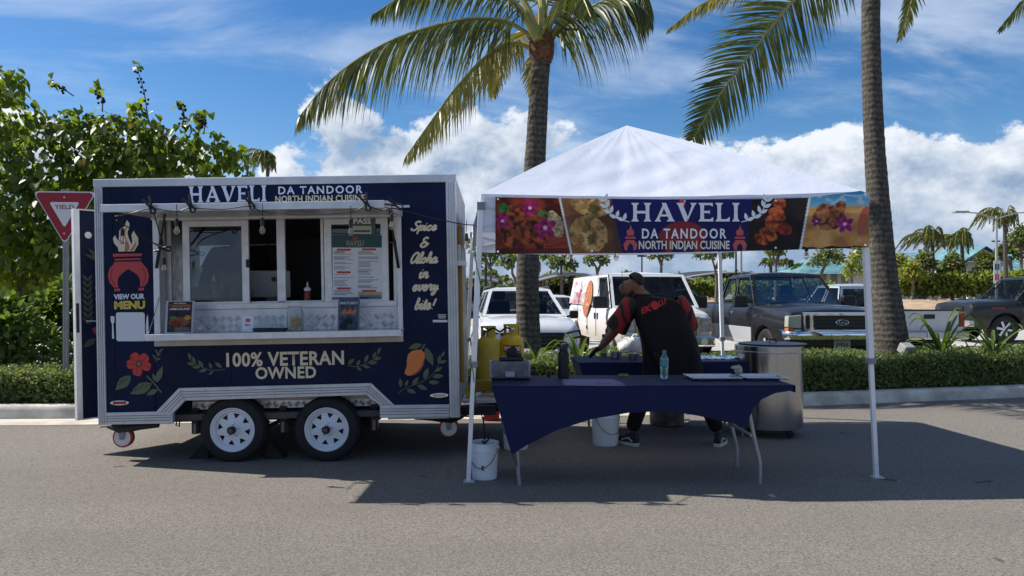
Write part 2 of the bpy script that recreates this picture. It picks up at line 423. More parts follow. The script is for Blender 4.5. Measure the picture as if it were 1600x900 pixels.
def rv(u, z):
    vs = [(u+.006*math.cos(a*math.pi/3), -.0165, z+.006*math.sin(a*math.pi/3)) for a in range(6)]+[(u, -.0225, z)]
    return vs, [(i, (i+1) % 6, 6) for i in range(6)]
for i in range(11): rivet(178+i*50, 287-i*.75)
for i in range(9): rivet(165, 330+i*38); rivet(708, 320+i*38)
for i in range(3): rivet(194+i*36, 648); rivet(194+i*36, 659); rivet(610+i*40, 635.5); rivet(610+i*40, 647.5)
for i in range(9): rivet(286+i*36, 610-i*.95); rivet(292+i*34.5, 621.5-i*.95)
stuff(mb.build('rivets', ALU2, TR))
# end walls, back wall with a rear window opening, floor, inside lining
INT = mat('interior_lining', (.10, .10, .10), .6, 0, .2, 4)
MB().box(TL-.04, TL-.004, .0705, TW-.003, ZB+.05, ZT-.034).build('end_wall', mat('end_wall_grey', (.24, .25, .27), .45, 0, .1, 3), TR)
MB().box(.07, TL-.045, TW-.04, TW-.004, ZB+.05, 1.12).build('back_wall', INT, TR)
MB().box(.07, TL-.045, TW-.04, TW-.004, 1.95, ZT-.035).build('back_wall', INT, TR)
MB().box(.42, TL-.045, TW-.04, TW-.004, 1.123, 1.947).build('back_wall', INT, TR)
MB().box(.07, TL-.05, .10, TW-.045, ZB, ZB+.05).build('floor', mat('floor_dark', (.06, .06, .06), .7), TR)
MB().box(.07, TL-.05, .08, TW-.045, ZT-.06, ZT-.034).build('ceiling', mat('ceiling_white', (.35, .35, .35), .6), TR)
MB().box(.75, TL-.06, .9, TW-.05, ZB+.055, 1.0).build('kitchen_counter', STEEL, TR)
MB().box(.10, .36, .55, .95, 1.02, 1.28).build('fridge', mat('grey_cabinet', (.2, .2, .21), .4), TR, bevel=.01)
MB().box(1.15, 1.75, 1.3, 1.9, 1.35, 1.95).build('extractor_hood', mat('hood_dark', (.03, .03, .03), .5), TR)
MB().box(1.55, 1.95, 1.80, 1.90, 1.05, 1.6).build('splash_panel', STEEL, TR)
# opening frame
FR = ALU2
tbox(MB(), 243.5, 253, 322, 536, -.02, .09).build('hatch_jamb', FR, TR, bevel=.003)
tbox(MB(), 625, 632.5, 318, 533, -.02, .09).build('hatch_jamb', FR, TR, bevel=.003)
MB().prism(tpoly([(245, 532.5), (633, 525), (633, 533.5), (245, 541)]), -.022, .05).build('hatch_sill', mat('sill_cream', (.42, .40, .36), .5, .2, .1, 6), TR, bevel=.003)
u0, z0 = tp(243, 322); u1, _ = tp(633, 318)
MB().box(u0, u1, -.02, .09, 2.02, 2.06).build('hatch_header', FR, TR, bevel=.003)
MB().box(u1-.085, u1-.045, .09, .13, 1.1, 2.02).build('inner_wall_strip', WHITEP, TR)
# diamond plate under the windows
def diamond(name, u0, u1, z0, z1, y, cell=.062):
    MB().box(u0, u1, y, y+.006, z0, z1).build('backing_plate', ALU2, TR)
    mb = MB(); k = 0
    nu, nz = int((u1-u0)/cell), max(1, int((z1-z0)/cell))
    for j in range(nz):
        for i in range(nu):
            cx, cz = u0+(i+.5)*cell, z0+(j+.5)*cell
            s = 1 if (i+j) % 2 else -1
            for q in range(4):
                o = (q-1.5)*cell*.2; a = R(45)*s; dx, dz = math.cos(a)*cell*.42, math.sin(a)*cell*.42; ox, oz = -math.sin(a)*o, math.cos(a)*o; hx, hz = -math.sin(a)*cell*.07, math.cos(a)*cell*.07
                c = (cx+ox, cz+oz)
                mb.add([(c[0]-dx, y-.0004, c[1]-dz), (c[0]+dx, y-.0004, c[1]+dz), (c[0]+hx, y-.0032, c[1]+hz), (c[0]-hx, y-.0032, c[1]-hz), (c[0]+hx*1.7, y-.0004, c[1]+hz*1.7), (c[0]-hx*1.7, y-.0004, c[1]-hz*1.7)], [(0, 3, 1, 5), (0, 2, 1, 3), (0, 4, 1, 2)])
    o = mb.build(name, mat('tread_metal', (.72, .73, .72), .22, 1.0), TR); stuff(o)
ua, _ = tp(253, 500, .1); ub, _ = tp(625, 500, .1)
_, zs = tp(430, 482, .1); _, zc = tp(430, 522, .1)
diamond('tread_pattern', ua, ub, zc-.02, zs, .105)
MB().box(ua, ub, .085, .14, zs+.002, zs+.05).build('window_sill', FR, TR, bevel=.004)
# sliding serving windows
GL = glassmat('window_glass', (.42, .46, .47), .10)
def window(x0, x1, y0, y1, sl, sr, rb, d):
    w = bpy.data.objects.new('window', None); COL.objects.link(w); w.parent = TR
    ua, za = tp(x0, y0, d); ub, zb = tp(x1, y1, d); sl, sr, rb = [q/565*TL for q in (sl, sr, rb)]
    zt = 2.02
    MB().box(ua, ua+sl, d, d+.03, zb, zt).build('stile', FR, w, bevel=.003); MB().box(ub-sr, ub, d, d+.03, zb, zt).build('stile', FR, w, bevel=.003)
    MB().box(ua+sl, ub-sr, d+.002, d+.028, zb, zb+rb).build('bottom_rail', FR, w, bevel=.003); MB().box(ua+sl, ub-sr, d+.002, d+.028, zt-.05, zt).build('top_rail', FR, w, bevel=.003)
    MB().box(ua+sl, ub-sr, d+.012, d+.016, zb+rb, zt-.05).build('pane', GL, w)
    return w
window(290, 393, 335, 482, 11, 11, 12, .095)
window(511, 612, 335, 478, 12, 12, 12, .095)
for (x0, x1) in ((437, 450), (506, 510.5), (265, 272)):
    tbox(MB(), x0, x1, 335, 478, .13, .16).build('window_post', FR, TR, bevel=.003)
tbox(MB(), 393, 511, 470, 476, .13, .155).build('sliding_track', FR, TR)
tbox(MB(), 388.5, 393.5, 405, 418, .08, .094).build('window_latch', BLACK, TR)
# lifted hatch
HU0, HU1 = tp(243, 340)[0], tp(632, 340)[0]
HX0, HX1 = tp(163, 320, -.68)[0], tp(603, 320, -.68)[0]
hz0, hz1 = 2.035, tp(165, 332.5, -.68)[1]+.022
def hatch():
    h = MB(); v = [(HX0+.02, -.68, hz1), (HX1, -.68, hz1), (HU1, -.025, hz0), (HU0-.005, -.025, hz0)]
    h.add(v+[(a, b, c+.035) for a, b, c in v], [(0, 3, 2, 1), (4, 5, 6, 7), (0, 1, 5, 4), (1, 2, 6, 5), (2, 3, 7, 6), (3, 0, 4, 7)])
    h.build('serving_hatch', mat('hatch_underside', (.40, .41, .42), .35, .35, .08, 4), TR)
    MB().box(HX0+.0, HX1+.01, -.705, -.682, hz1-.02, hz1+.037).build('hatch_edge', ALU2, TR, bevel=.004)
    MB().add([(HX1+.012, -.70, hz1-.01), (HX1+.03, -.70, hz1-.01), (HU1+.02, -.03, hz0-.02), (HU1, -.03, hz0-.02), (HX1+.012, -.70, hz1+.034), (HX1+.03, -.70, hz1+.034), (HU1+.02, -.03, hz0+.04), (HU1, -.03, hz0+.04)], [(0, 1, 2, 3), (4, 5, 6, 7), (0, 1, 5, 4), (1, 2, 6, 5), (2, 3, 7, 6), (3, 0, 4, 7)]).build('hatch_side_rail', ALU2, TR)
    MB().box(HX0-.012, HU1+.08, -.03, -.022, 2.09, 2.11).build('hinge_strip', ALU, TR)
hatch()
for xa in (614, 262):
    s = 1 if xa > 400 else -1
    uA, zA = tp(xa, 352, -.32); uB, zB = tp(627 if s > 0 else 249, 418, -.03)
    MB().cyl((uA, -.32, 2.03), (uB, -.035, zB), .009, .009, 8).build('gas_strut', BLACK, TR); MB().cyl(((uA+uB)/2, -.177, (2.03+zB)/2), (uB, -.034, zB), .013, .013, 8).build('strut_sleeve', BLACK, TR)
# counter shelf
SU0, SU1 = tp(231, 527, -.2)[0], tp(629, 525, -.2)[0]; SZ = tp(430, 519, -.2)[1]
MB().box(SU0, SU1, -.215, .085, SZ-.012, SZ).build('counter_shelf', FR, TR)
MB().box(SU0-.004, SU1+.004, -.23, -.2155, SZ-.05, SZ+.003).build('shelf_edge', ALU2, TR, bevel=.003)
for (xa, ya, xb, yb_) in ((252, 463, 234, 519), (625, 459, 625, 517)):
    a = tp(xa, ya, -.03); b = tp(xb, yb_, -.2); mb = MB()
    for i in range(26):
        t0, t1 = i/26, (i+1.15)/26; sag = lambda t: -.02*math.sin(math.pi*t)
        p = (a[0]+(b[0]-a[0])*t0, -.03-.17*t0, a[1]+(b[1]-a[1])*t0+sag(t0)); q = (a[0]+(b[0]-a[0])*t1, -.03-.17*t1, a[1]+(b[1]-a[1])*t1+sag(t1))
        mb.tube([p, q], .0042 if i % 2 else .0026, 5)
    stuff(mb.build('chain', STEEL, TR))
# wheel well, chassis, springs
WELL = mat('wheel_well_grey', (.46, .44, .40), .7, 0, .2, 5)
ux0, _ = tp(285, 630); ux1, _ = tp(592, 630)
MB().box(ux0, ux1, .215, .235, .47, .598).build('wheel_well', WELL, TR)
MB().box(ux0-.1, ux1+.1, .022, .32, .60, .615).build('wheel_well_top', WELL, TR)
diamond('tread_pattern', ux0, ux1, .405, .47, .205)
MB().box(.1, TL+.3, .34, .42, .28, .36).build('chassis_rail', DARK, TR); MB().box(.1, TL+.3, TW-.42, TW-.34, .28, .36).build('chassis_rail', DARK, TR)
for u in (.12, 1.5, 2.9): MB().box(u-.03, u+.03, .42, TW-.42, .285, .345).build('cross_member', DARK, TR)
for u in (.72, 1.47, 2.25):
    MB().box(u-.03, u+.03, .18, .24, .2, .42).build('spring_hanger', DARK, TR); MB().prism([(u-.013, .20), (u+.013, .20), (u+.015, .29), (u-.011, .29)], .165, .178).build('spring_shackle', mat('shackle_grey', (.16, .15, .13), .5, .4), TR)
for (ua, ub) in ((.74, 1.45), (1.5, 2.23)): MB().tube([(ua+(ub-ua)*i/6, .21, .2+.10*(i/6-.5)**2*4) for i in range(7)], .02, 6).build('leaf_spring', DARK, TR)
MB().tube([tp(275, 655)[0:1]+(.02,)+(tp(275, 656)[1],), (tp(273, 665)[0], .02, tp(273, 665)[1]), (tp(278, 667)[0], .02, tp(278, 667)[1]), (tp(279, 655)[0], .02, tp(279, 655)[1])], .006, 6).build('tie_down_loop', DARK, TR)
WR = .272
def trailer_wheel(px):
    u = tp(px, 673, .03)[0]; c = (u, 0, WR-u*.0183)
    w = bpy.data.objects.new('wheel', None); COL.objects.link(w); w.parent = TR; w.location = (u, .03, WR-u*.0183)
    pr = [(.178, .012), (.20, .0), (.235, .0), (.258, .008), (.2695, .03), (WR, .05), (WR, .12), (.2695, .14), (.258, .158), (.22, .165), (.178, .15)]
    MB().lathe(pr, (0, 0, 0), 48, 'y', cap=False).build('tyre', RUBBER, w, True, ang=40)
    tm = MB()
    for k in range(60):
        a = 2*math.pi*k/60
        for (y0, y1, sh) in ((.022, .075, .0), (.095, .148, .05)):
            vs = [((WR+.001+dr)*math.cos(a+sh+da), y, (WR+.001+dr)*math.sin(a+sh+da)) for dr in (-.006, .0025) for y in (y0, y1) for da in (-.036, .036)]
            tm.add(vs, [(0, 1, 3, 2), (4, 6, 7, 5), (0, 4, 5, 1), (2, 3, 7, 6), (0, 2, 6, 4), (1, 5, 7, 3)])
    stuff(tm.build('tread_blocks', RUBBER, w))
    RIM = mat('white_wheel', (.66, .69, .74), .35, 0, .05, 8)
    rm = MB(); rm.lathe([(.183, .018), (.186, .004), (.179, .001), (.172, .012), (.165, .02), (.158, .017), (.150, .03), (.146, .05), (.146, .10), (.16, .14)], (0, 0, 0), 48, 'y', cap=False)
    # dished face with eight triangular vents
    n = 8; yy = lambda r: .045-(.135-r)*.16
    for k in range(n):
        a0 = 2*math.pi*k/n+.2; st = 2*math.pi/n
        def q(r, a): return (r*math.cos(a), yy(r), r*math.sin(a))
        A = [q(.147, a0+st*t) for t in (0, .18, .32, .5, .68, .82, 1)]; B = [q(.062, a0), q(.062, a0+st*.5), q(.062, a0+st)]
        v0, v1 = q(.136, a0+st*.24), q(.136, a0+st*.76)
        va = q(.096, a0+st*.44); vb = q(.096, a0+st*.56)
        vs = A+B+[v0, v1, va, vb]
        rm.add(vs, [(0, 1, 10, 12, 8, 7), (1, 2, 10), (2, 3, 4, 11, 10), (4, 5, 11), (5, 6, 9, 8, 13, 11), (12, 13, 8)])
    rm.build('rim', RIM, w, False)
    MB().lathe([(.063, .034), (.05, .022), (.034, .018), (.034, .0)], (0, 0, 0), 24, 'y').build('wheel_centre', RIM, w, True)
    MB().lathe([(.034, .01), (.033, -.03), (.028, -.035)], (0, 0, 0), 20, 'y').build('hub_cap', DARK, w, True); MB().lathe([(.019, -.035), (.018, -.047), (1e-6, -.05)], (0, 0, 0), 16, 'y').build('grease_cap', mat('rusty_brass', (.12, .10, .07), .5, .7), w, True)
    nb = MB()
    for k in range(5): a = 2*math.pi*k/5+.3; nb.lathe([(.0085, .03), (.0085, .008), (1e-6, .004)], (.05*math.cos(a), 0, .05*math.sin(a)), 6, 'y')
    nb.build('wheel_nut', CHROME, w)
    MB().lathe([(.14, .075), (.135, .085), (.05, .09)], (0, 0, 0), 24, 'y').build('brake_drum', DARK, w, True)
    return w
trailer_wheel(362); trailer_wheel(509.5)
for px in (362, 510): u = tp(px, 673)[0]; MB().cyl((u, .2, WR-u*.018), (u, TW-.2, WR-u*.018), .03).build('axle', DARK, TR)
for px in (362, 510):
    u = tp(px, 673)[0]; w2 = MB().lathe([(.1, 0), (.235, 0), (.268, .02), (WR, .05), (WR, .12), (.258, .16), (.1, .165)], (u, TW-.2, WR-u*.018), 32, 'y').build('far_wheel', RUBBER, TR, True)
# swing-up caster jacks
def caster(px, py, d, s, name='jack_caster'):
    j = bpy.data.objects.new(name, None); COL.objects.link(j); j.parent = TR
    u, z = tp(px, py, d); j.location = (u, d, z)
    MB().lathe([(.03, -.02), (.078, -.024), (.086, -.018), (.086, .018), (.078, .024), (.03, .02)], (0, 0, 0), 28, 'y').build('tyre', mat('caster_red', (.30, .03, .025), .5), j, True)
    MB().lathe([(1e-6, -.03), (.02, -.03), (.024, -.026), (.07, -.026), (.07, .026), (1e-6, .03)], (0, 0, 0), 24, 'y').build('hub', ALU, j, True)
    FK = mat('fork_grey', (.22, .22, .22), .45, .6); MB().prism([(-.016, -.016), (.016, -.016), (.032, .10), (-.032, .10)], -.042, -.036).build('fork', FK, j, bevel=.003); MB().prism([(-.016, -.016), (.016, -.016), (.032, .10), (-.032, .10)], .036, .042).build('fork', FK, j, bevel=.003)
    L = .30*s
    MB().tube([(-.13*s, -.01, .095), (-.02*s, -.01, .075), (.14*s, -.01, .10), (L, -.01, .105)], [.014, .046, .040, .028], 8).build('jack_tube', BLACK, j, True)
    MB().box(-.06, .10, -.03, .03, .11, .135).build('mount_plate', DARK, j)
    MB().tube([(-.13*s, -.01, .095), (-.19*s, -.01, .092)], .006, 6).build('crank_pin', BLACK, j)
caster(194, 683, .16, 1); caster(703, 667, .22, -1)
MB().box(TL-.62, TL-.1, .1, .16, .3, .33).build('step_bar', ALU, TR)
# rear door swung open
def rear_door():
    A, B = Vector((-.40, .43)), Vector((.004, .93)); t = (B-A).normalized(); ang = math.atan2(t.y, t.x)
    d = bpy.data.objects.new('rear_door', None); COL.objects.link(d); d.parent = TR; d.location = (A.x, A.y, 0); d.rotation_euler = (0, 0, ang)
    L = (B-A).length; z0, z1 = .31, 2.17
    MB().box(0, L, 0, .04, z0, z1).build('door_leaf', mat('door_navy', (.004, .009, .034), .5, 0, .1, 3, spec=.15), d)
    MB().box(-.018, .03, -.008, .045, z0-.01, z1+.01).build('door_edge', ALU2, d, bevel=.003)
    MB().box(.0305, L, -.006, .042, z1+.0, z1+.012).build('door_edge', ALU, d); MB().box(.0305, L, -.006, .042, z0-.012, z0).build('door_edge', ALU, d)
    MB().box(-.012, .01, -.016, -.009, 1.08, 1.34).build('lock_plate', DARK, d)
    MB().tube([(.06, -.01, 1.18), (.06, -.05, 1.18), (.2, -.05, 1.175)], .009, 8).build('door_handle', CHROME, d, True)
    MB().lathe([(.03, 0), (.03, -.008), (1e-6, -.01)], (.1, -.001, 1.95), 16, 'y').build('vent_cap', ALU, d)
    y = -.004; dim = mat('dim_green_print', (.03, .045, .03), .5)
    mb = MB(); leaf = leafpoly
    for k in range(7): leaf(mb, (.21, 1.72), R(20+k*23), .16, .035, y-k*2e-4)
    for k in range(8): leaf(mb, (.09, 1.15+.055*k), R(60), .08, .03, y-k*1e-4); leaf(mb, (.09, 1.15+.055*k), R(125), .08, .03, y-.001-k*1e-4)
    for k in range(3): leaf(mb, (.15+.1*k, 1.02), R(215+50*k), .13, .06, y-.0018-k*1e-4)
    ribbon(mb, [(.21, 1.72), (.22, 1.6), (.205, 1.5)], .012, y); stuff(mb.build('palm_emblem', dim, d))
    mb = MB()
    for k in range(5): leaf(mb, (.23, 1.07), R(90+72*k), .12, .10, y-.003-k*2e-4)
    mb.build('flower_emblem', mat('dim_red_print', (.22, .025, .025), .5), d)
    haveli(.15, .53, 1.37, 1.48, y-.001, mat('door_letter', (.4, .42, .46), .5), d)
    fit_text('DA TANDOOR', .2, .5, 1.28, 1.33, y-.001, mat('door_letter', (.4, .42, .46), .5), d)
# flared serif capitals, drawn by hand
def haveli(x0, x1, z0, z1, y, m, parent, name='lettering'):
    def stem(x, h=.075): return [(x-1.9*h, 1), (x+1.9*h, 1), (x+1.7*h, .95), (x+h, .86), (x+.85*h, .5), (x+h, .14), (x+1.7*h, .05), (x+1.9*h, 0), (x-1.9*h, 0), (x-1.7*h, .05), (x-h, .14), (x-.85*h, .5), (x-h, .86), (x-1.7*h, .95)]
    Ps = []
    Ps += [stem(.15), stem(.62), [(.2, .57), (.57, .57), (.57, .43), (.2, .43)]]
    Ps += [[(1.16, 1.0), (1.32, 1.0), (1.58, .14), (1.66, 0), (1.34, 0), (1.42, .14), (1.19, .86)], [(1.19, .86), (1.24, .70), (1.07, .14), (1.13, 0), (.88, 0), (.96, .14)], [(1.13, .38), (1.36, .38), (1.39, .27), (1.1, .27)]]
    Ps += [[(1.70, 1), (2.02, 1), (1.96, .86), (2.14, .25), (2.10, 0), (2.02, 0), (1.78, .86)], [(2.14, .25), (2.29, .86), (2.23, 1), (2.48, 1), (2.40, .86), (2.12, 0)]]
    Ps += [stem(2.68), [(2.75, 1), (3.08, 1), (3.08, .80), (2.98, .88), (2.75, .88)], [(2.75, .57), (2.94, .57), (2.97, .63), (2.97, .38), (2.94, .45), (2.75, .45)], [(2.75, .12), (2.98, .12), (3.1, .24), (3.1, 0), (2.75, 0)]]
    Ps += [stem(3.32), [(3.39, .12), (3.60, .12), (3.72, .26), (3.72, 0), (3.39, 0)], stem(3.95)]
    mb = MB(); W_ = 4.1
    for i, p in enumerate(Ps): mb.poly([(x0+a/W_*(x1-x0), y-i*1.5e-4, z0+b*(z1-z0)) for a, b in p])
    o = mb.build(name, m, parent); o['label'] = 'large serif word HAVELI'; return o
rear_door()
# ---------------------------------------------------------------- printing on the skin
YD = -.0035
def tfit(body, x0, x1, y0, y1, m, bold=.02, space=1.0):
    a = tp(x0, y1); b = tp(x1, y0); _, zz = tp(x0, y0)
    return fit_text(body, a[0], b[0], tp((x0+x1)/2, y1)[1], tp((x0+x1)/2, y0)[1], YD, m, TR, bold, space, label='words '+body.replace('\n', ' '))
a = tp(301, 316); b = tp(423, 290); haveli(a[0], b[0], tp(362, 315.5)[1], tp(362, 290.5)[1], YD, PALE, TR)
tfit('DA TANDOOR', 441, 573, 290.5, 303, PALE, .022, 1.25)
tfit('NORTH INDIAN CUISINE', 436, 576, 305, 315.5, CREAM, .028, 1.05)
tfit('VIEW OUR', 182, 230, 459, 467.5, mat('white_print', (.6, .64, .7), .5), .05)
tfit('MENU', 182.5, 230.5, 470, 483, mat('gold_print', (.58, .42, .06), .5), .055)
tfit('100% VETERAN', 355, 539, 549, 571.5, CREAM, .028, 1.05)
tfit('OWNED', 400, 495, 572.5, 591.5, CREAM, .028, 1.05)
def tdraw(name, m, fn, lab=None):
    mb = MB(); fn(mb); o = mb.build(name, m, TR)
    if name in ('leaf_veins', 'small_badge', 'hibiscus_stamens'): stuff(o)
    if lab: o['label'] = lab
    return o
def px_poly(mb, pts, d=0.0): mb.poly([(u, YD-d, z) for u, z in tpoly(pts)])
def lk(pts, s=6.0, ox=165, oy=335): return [(ox+x/s, oy+y/s) for x, y in pts]
tdraw('flame_emblem', CREAM, lambda mb: (px_poly(mb, lk([(155, 348), (150, 310), (115, 270), (105, 225), (125, 195), (140, 225), (160, 250), (165, 150), (215, 110), (238, 52), (262, 85), (258, 130), (240, 170), (250, 215), (278, 285), (285, 250), (278, 195), (305, 140), (310, 175), (340, 220), (340, 280), (300, 345)]))))
tdraw('flame_emblem', mat('flame_orange_print', (.40, .17, .09), .5), lambda mb: (px_poly(mb, lk([(210, 346), (218, 290), (190, 215), (200, 150), (238, 120), (220, 175), (225, 225), (258, 290), (255, 330), (235, 346)]), .0006), px_poly(mb, lk([(258, 344), (310, 270), (318, 240), (322, 280), (300, 325), (280, 344)]), .0006)))
def pot(mb):
    for r in ([(100, 368), (372, 366), (372, 390), (105, 398)], [(118, 415), (360, 410), (358, 425), (118, 432)]): px_poly(mb, lk(r))
    px_poly(mb, lk([(115, 445), (365, 440), (380, 465), (420, 510), (434, 580), (420, 640), (388, 675), (348, 675), (352, 620), (330, 570), (290, 540), (243, 512)]))
    px_poly(mb, lk([(115, 445), (243, 512), (195, 545), (150, 590), (142, 640), (148, 685), (105, 685), (65, 635), (52, 570), (70, 505), (105, 470)]), .0002)
    px_poly(mb, lk([(108, 695), (162, 693), (162, 718), (108, 722)])); px_poly(mb, lk([(333, 688), (386, 686), (386, 712), (333, 714)]))
tdraw('tandoor_emblem', TERRA, pot, 'red clay oven emblem')
tdraw('emblem_line', mat('dark_red_print', (.14, .02, .02), .5), lambda mb: [ribbon(mb, tpoly(lk(q)), .006, YD-.001) for q in ([(108, 505), (82, 550), (88, 610), (120, 665)], [(372, 500), (400, 550), (396, 610), (372, 660)])])
def rrect(x0, x1, y0, y1, r):
    pts = []
    for cx, cy, a0 in ((x1-r, y1-r, 0), (x0+r, y1-r, 90), (x0+r, y0+r, 180), (x1-r, y0+r, 270)):
        for k in range(5): a = R(a0+k*22.5); pts.append((cx+r*math.cos(a), cy+r*math.sin(a)))
    return pts
WPR = mat('white_print', (.6, .64, .7), .5)
tdraw('blank_code_card', WPR, lambda mb: px_poly(mb, rrect(185, 229.5, 488, 533, 3.5)))
def fork(mb):
    px_poly(mb, [(176.6, 494), (182.6, 494), (182.4, 503), (180.7, 506), (181.6, 529), (178.4, 529), (178.7, 506), (177, 503)])
    px_poly(mb, [(231.3, 529), (231, 508), (232.5, 496), (234.6, 491), (235.2, 508), (234.3, 529)])
tdraw('fork_and_knife', WPR, fork)
# hibiscus
def k3(x, y): return (100+x/4.5, 440+y/4.5)
def petals(mb):
    c = k3(537, 578); pc = [(500, 515), (590, 522), (607, 600), (523, 640), (462, 582)]
    for i, q in enumerate(pc):
        tx, ty = k3(*q); dx, dy = tx-c[0], ty-c[1]; l = math.hypot(dx, dy); dx, dy = dx/l, dy/l; nx, ny = -dy, dx
        pr = [(.0, 0), (.25, .3), (.6, .52), (.92, .60), (1.22, .50), (1.40, .30), (1.36, .12), (1.44, 0)]
        W_ = 12.8
        pts = [(c[0]+dx*t*13.5+nx*w*W_, c[1]+dy*t*13.5+ny*w*W_) for t, w in pr]+[(c[0]+dx*t*13.5-nx*w*W_, c[1]+dy*t*13.5-ny*w*W_) for t, w in pr[-2:0:-1]]
        px_poly(mb, pts, i*2e-4)
tdraw('hibiscus_petals', REDP, petals, 'red hibiscus petals')
def pistil(mb):
    u, z = tp(*k3(537, 578)); ellipse(mb, u, z, .022, .024, YD-.0015, 14)
    for ang in range(0, 360, 24):
        a = R(ang); ribbon(mb, [(u+.02*math.cos(a), z+.02*math.sin(a)), (u+.05*math.cos(a), z+.05*math.sin(a))], .0022, YD-.0015, 4, True)
tdraw('hibiscus_eye', mat('dark_print', (.03, .006, .01), .5), pistil)
tdraw('hibiscus_stamens', CREAM, lambda mb: [ellipse(mb, tp(*k3(537, 578))[0]+.013*math.cos(i*2.4)*math.sqrt(i/9), tp(*k3(537, 578))[1]+.013*math.sin(i*2.4)*math.sqrt(i/9), .0026, .0026, YD-.002, 6) for i in range(1, 12)])
def lf(mb, x, y, ang, ln, wd, d=0.0, f=k3): leafpoly(mb, tp(*f(x, y)), R(ang), ln/4.5/565*TL, wd/4.5/565*TL, YD-d)
def foliage(mb):
    lf(mb, 480, 660, 222, 150, 75); lf(mb, 625, 715, 205, 170, 80, 2e-4); lf(mb, 665, 758, 205, 90, 38, 4e-4); lf(mb, 655, 710, 68, 125, 45, 6e-4); lf(mb, 652, 700, 110, 60, 26, 8e-4)
    ribbon(mb, tpoly([k3(588, 660), k3(640, 715), k3(692, 782)]), .012, YD-.001)
    ribbon(mb, tpoly([k3(650, 570), k3(665, 520), k3(690, 475)]), .004, YD-.001)
    for (x, y, a) in ((655, 545, 120), (662, 525, 40), (668, 510, 110), (676, 495, 35), (655, 555, 30)): lf(mb, x, y, a, 42, 14, .0012)
tdraw('leaves_emblem', GREENP, foliage)
tdraw('leaf_veins', mat('vein_print', (.012, .02, .03), .5), lambda mb: [ribbon(mb, tpoly([k3(*a), k3(*b)]), .0035, YD-.002) for a, b in (((478, 662), (380, 735)), ((622, 717), (480, 775)), ((440, 668), (420, 705)), ((410, 690), (402, 718)), ((570, 715), (540, 745)), ((520, 735), (505, 762)), ((500, 560), (480, 520)), ((560, 560), (590, 530)), ((570, 590), (615, 605)), ((525, 600), (515, 650)), ((510, 580), (450, 580)))])
def sprig(f, pts, leaves, nm='sprig_emblem'):
    def fn(mb):
        ribbon(mb, tpoly([f(*p) for p in pts]), .006, YD)
        for i, (x, y, a, l) in enumerate(leaves): lf(mb, x, y, a, l, l*.42, 2e-4*(i+1), f)
    tdraw(nm, GREENP, fn)
def k5(x, y): return (420+x/4.5, 440+y/4.5)
sprig(k3, [(890, 545), (950, 585), (1020, 618), (1090, 622), (1138, 612)], [(900, 548, 108, 55), (930, 575, 110, 55), (930, 580, 172, 60), (985, 600, 125, 62), (965, 600, 178, 58), (1045, 612, 112, 48), (1010, 620, 190, 58), (1115, 604, 140, 62), (1055, 630, 215, 40)])
sprig(k5, [(555, 588), (630, 595), (700, 570), (760, 530), (800, 465)], [(562, 580, 40, 62), (625, 590, 60, 50), (680, 565, 62, 62), (738, 535, 60, 52), (775, 510, 70, 55), (740, 545, 10, 64), (705, 568, 0, 68), (668, 590, 345, 56), (625, 600, 322, 45)])
def k5l(pts): return [k5(*p) for p in pts]
tdraw('mango_emblem', ORANGEP, lambda mb: px_poly(mb, k5l([(1050, 478), (1085, 478), (1106, 500), (1108, 540), (1096, 590), (1070, 630), (1030, 655), (985, 660), (962, 645), (968, 620), (980, 590), (980, 550), (990, 510), (1015, 487)])))
tdraw('mango_blush', mat('mango_blush_print', (.33, .075, .03), .5), lambda mb: px_poly(mb, k5l([(1108, 540), (1096, 590), (1070, 630), (1030, 655), (1000, 659), (1050, 630), (1080, 595), (1098, 550)]), .0008))
def mleaves(mb):
    ribbon(mb, tpoly(k5l([(1085, 476), (1112, 435)])), .014, YD)
    lf(mb, 1088, 440, 195, 100, 42, 4e-4, k5); lf(mb, 1112, 460, 292, 145, 55, 6e-4, k5)
    ribbon(mb, tpoly(k5l([(915, 785), (970, 745), (1090, 700), (1170, 640), (1210, 570)])), .0055, YD)
    for i, (x, y, a, l) in enumerate([(935, 740, 95, 65), (965, 735, 65, 52), (1015, 725, 50, 75), (1100, 685, 70, 90), (1130, 705, 358, 80), (1050, 725, 335, 80), (975, 755, 338, 75), (1160, 665, 3, 80), (1180, 630, 32, 62), (1205, 575, 80, 65), (1225, 530, 60, 50), (1212, 570, 18, 55)]): lf(mb, x, y, a, l, l*.42, .001+2e-4*i, k5)
tdraw('mango_leaves', GREENP, mleaves)
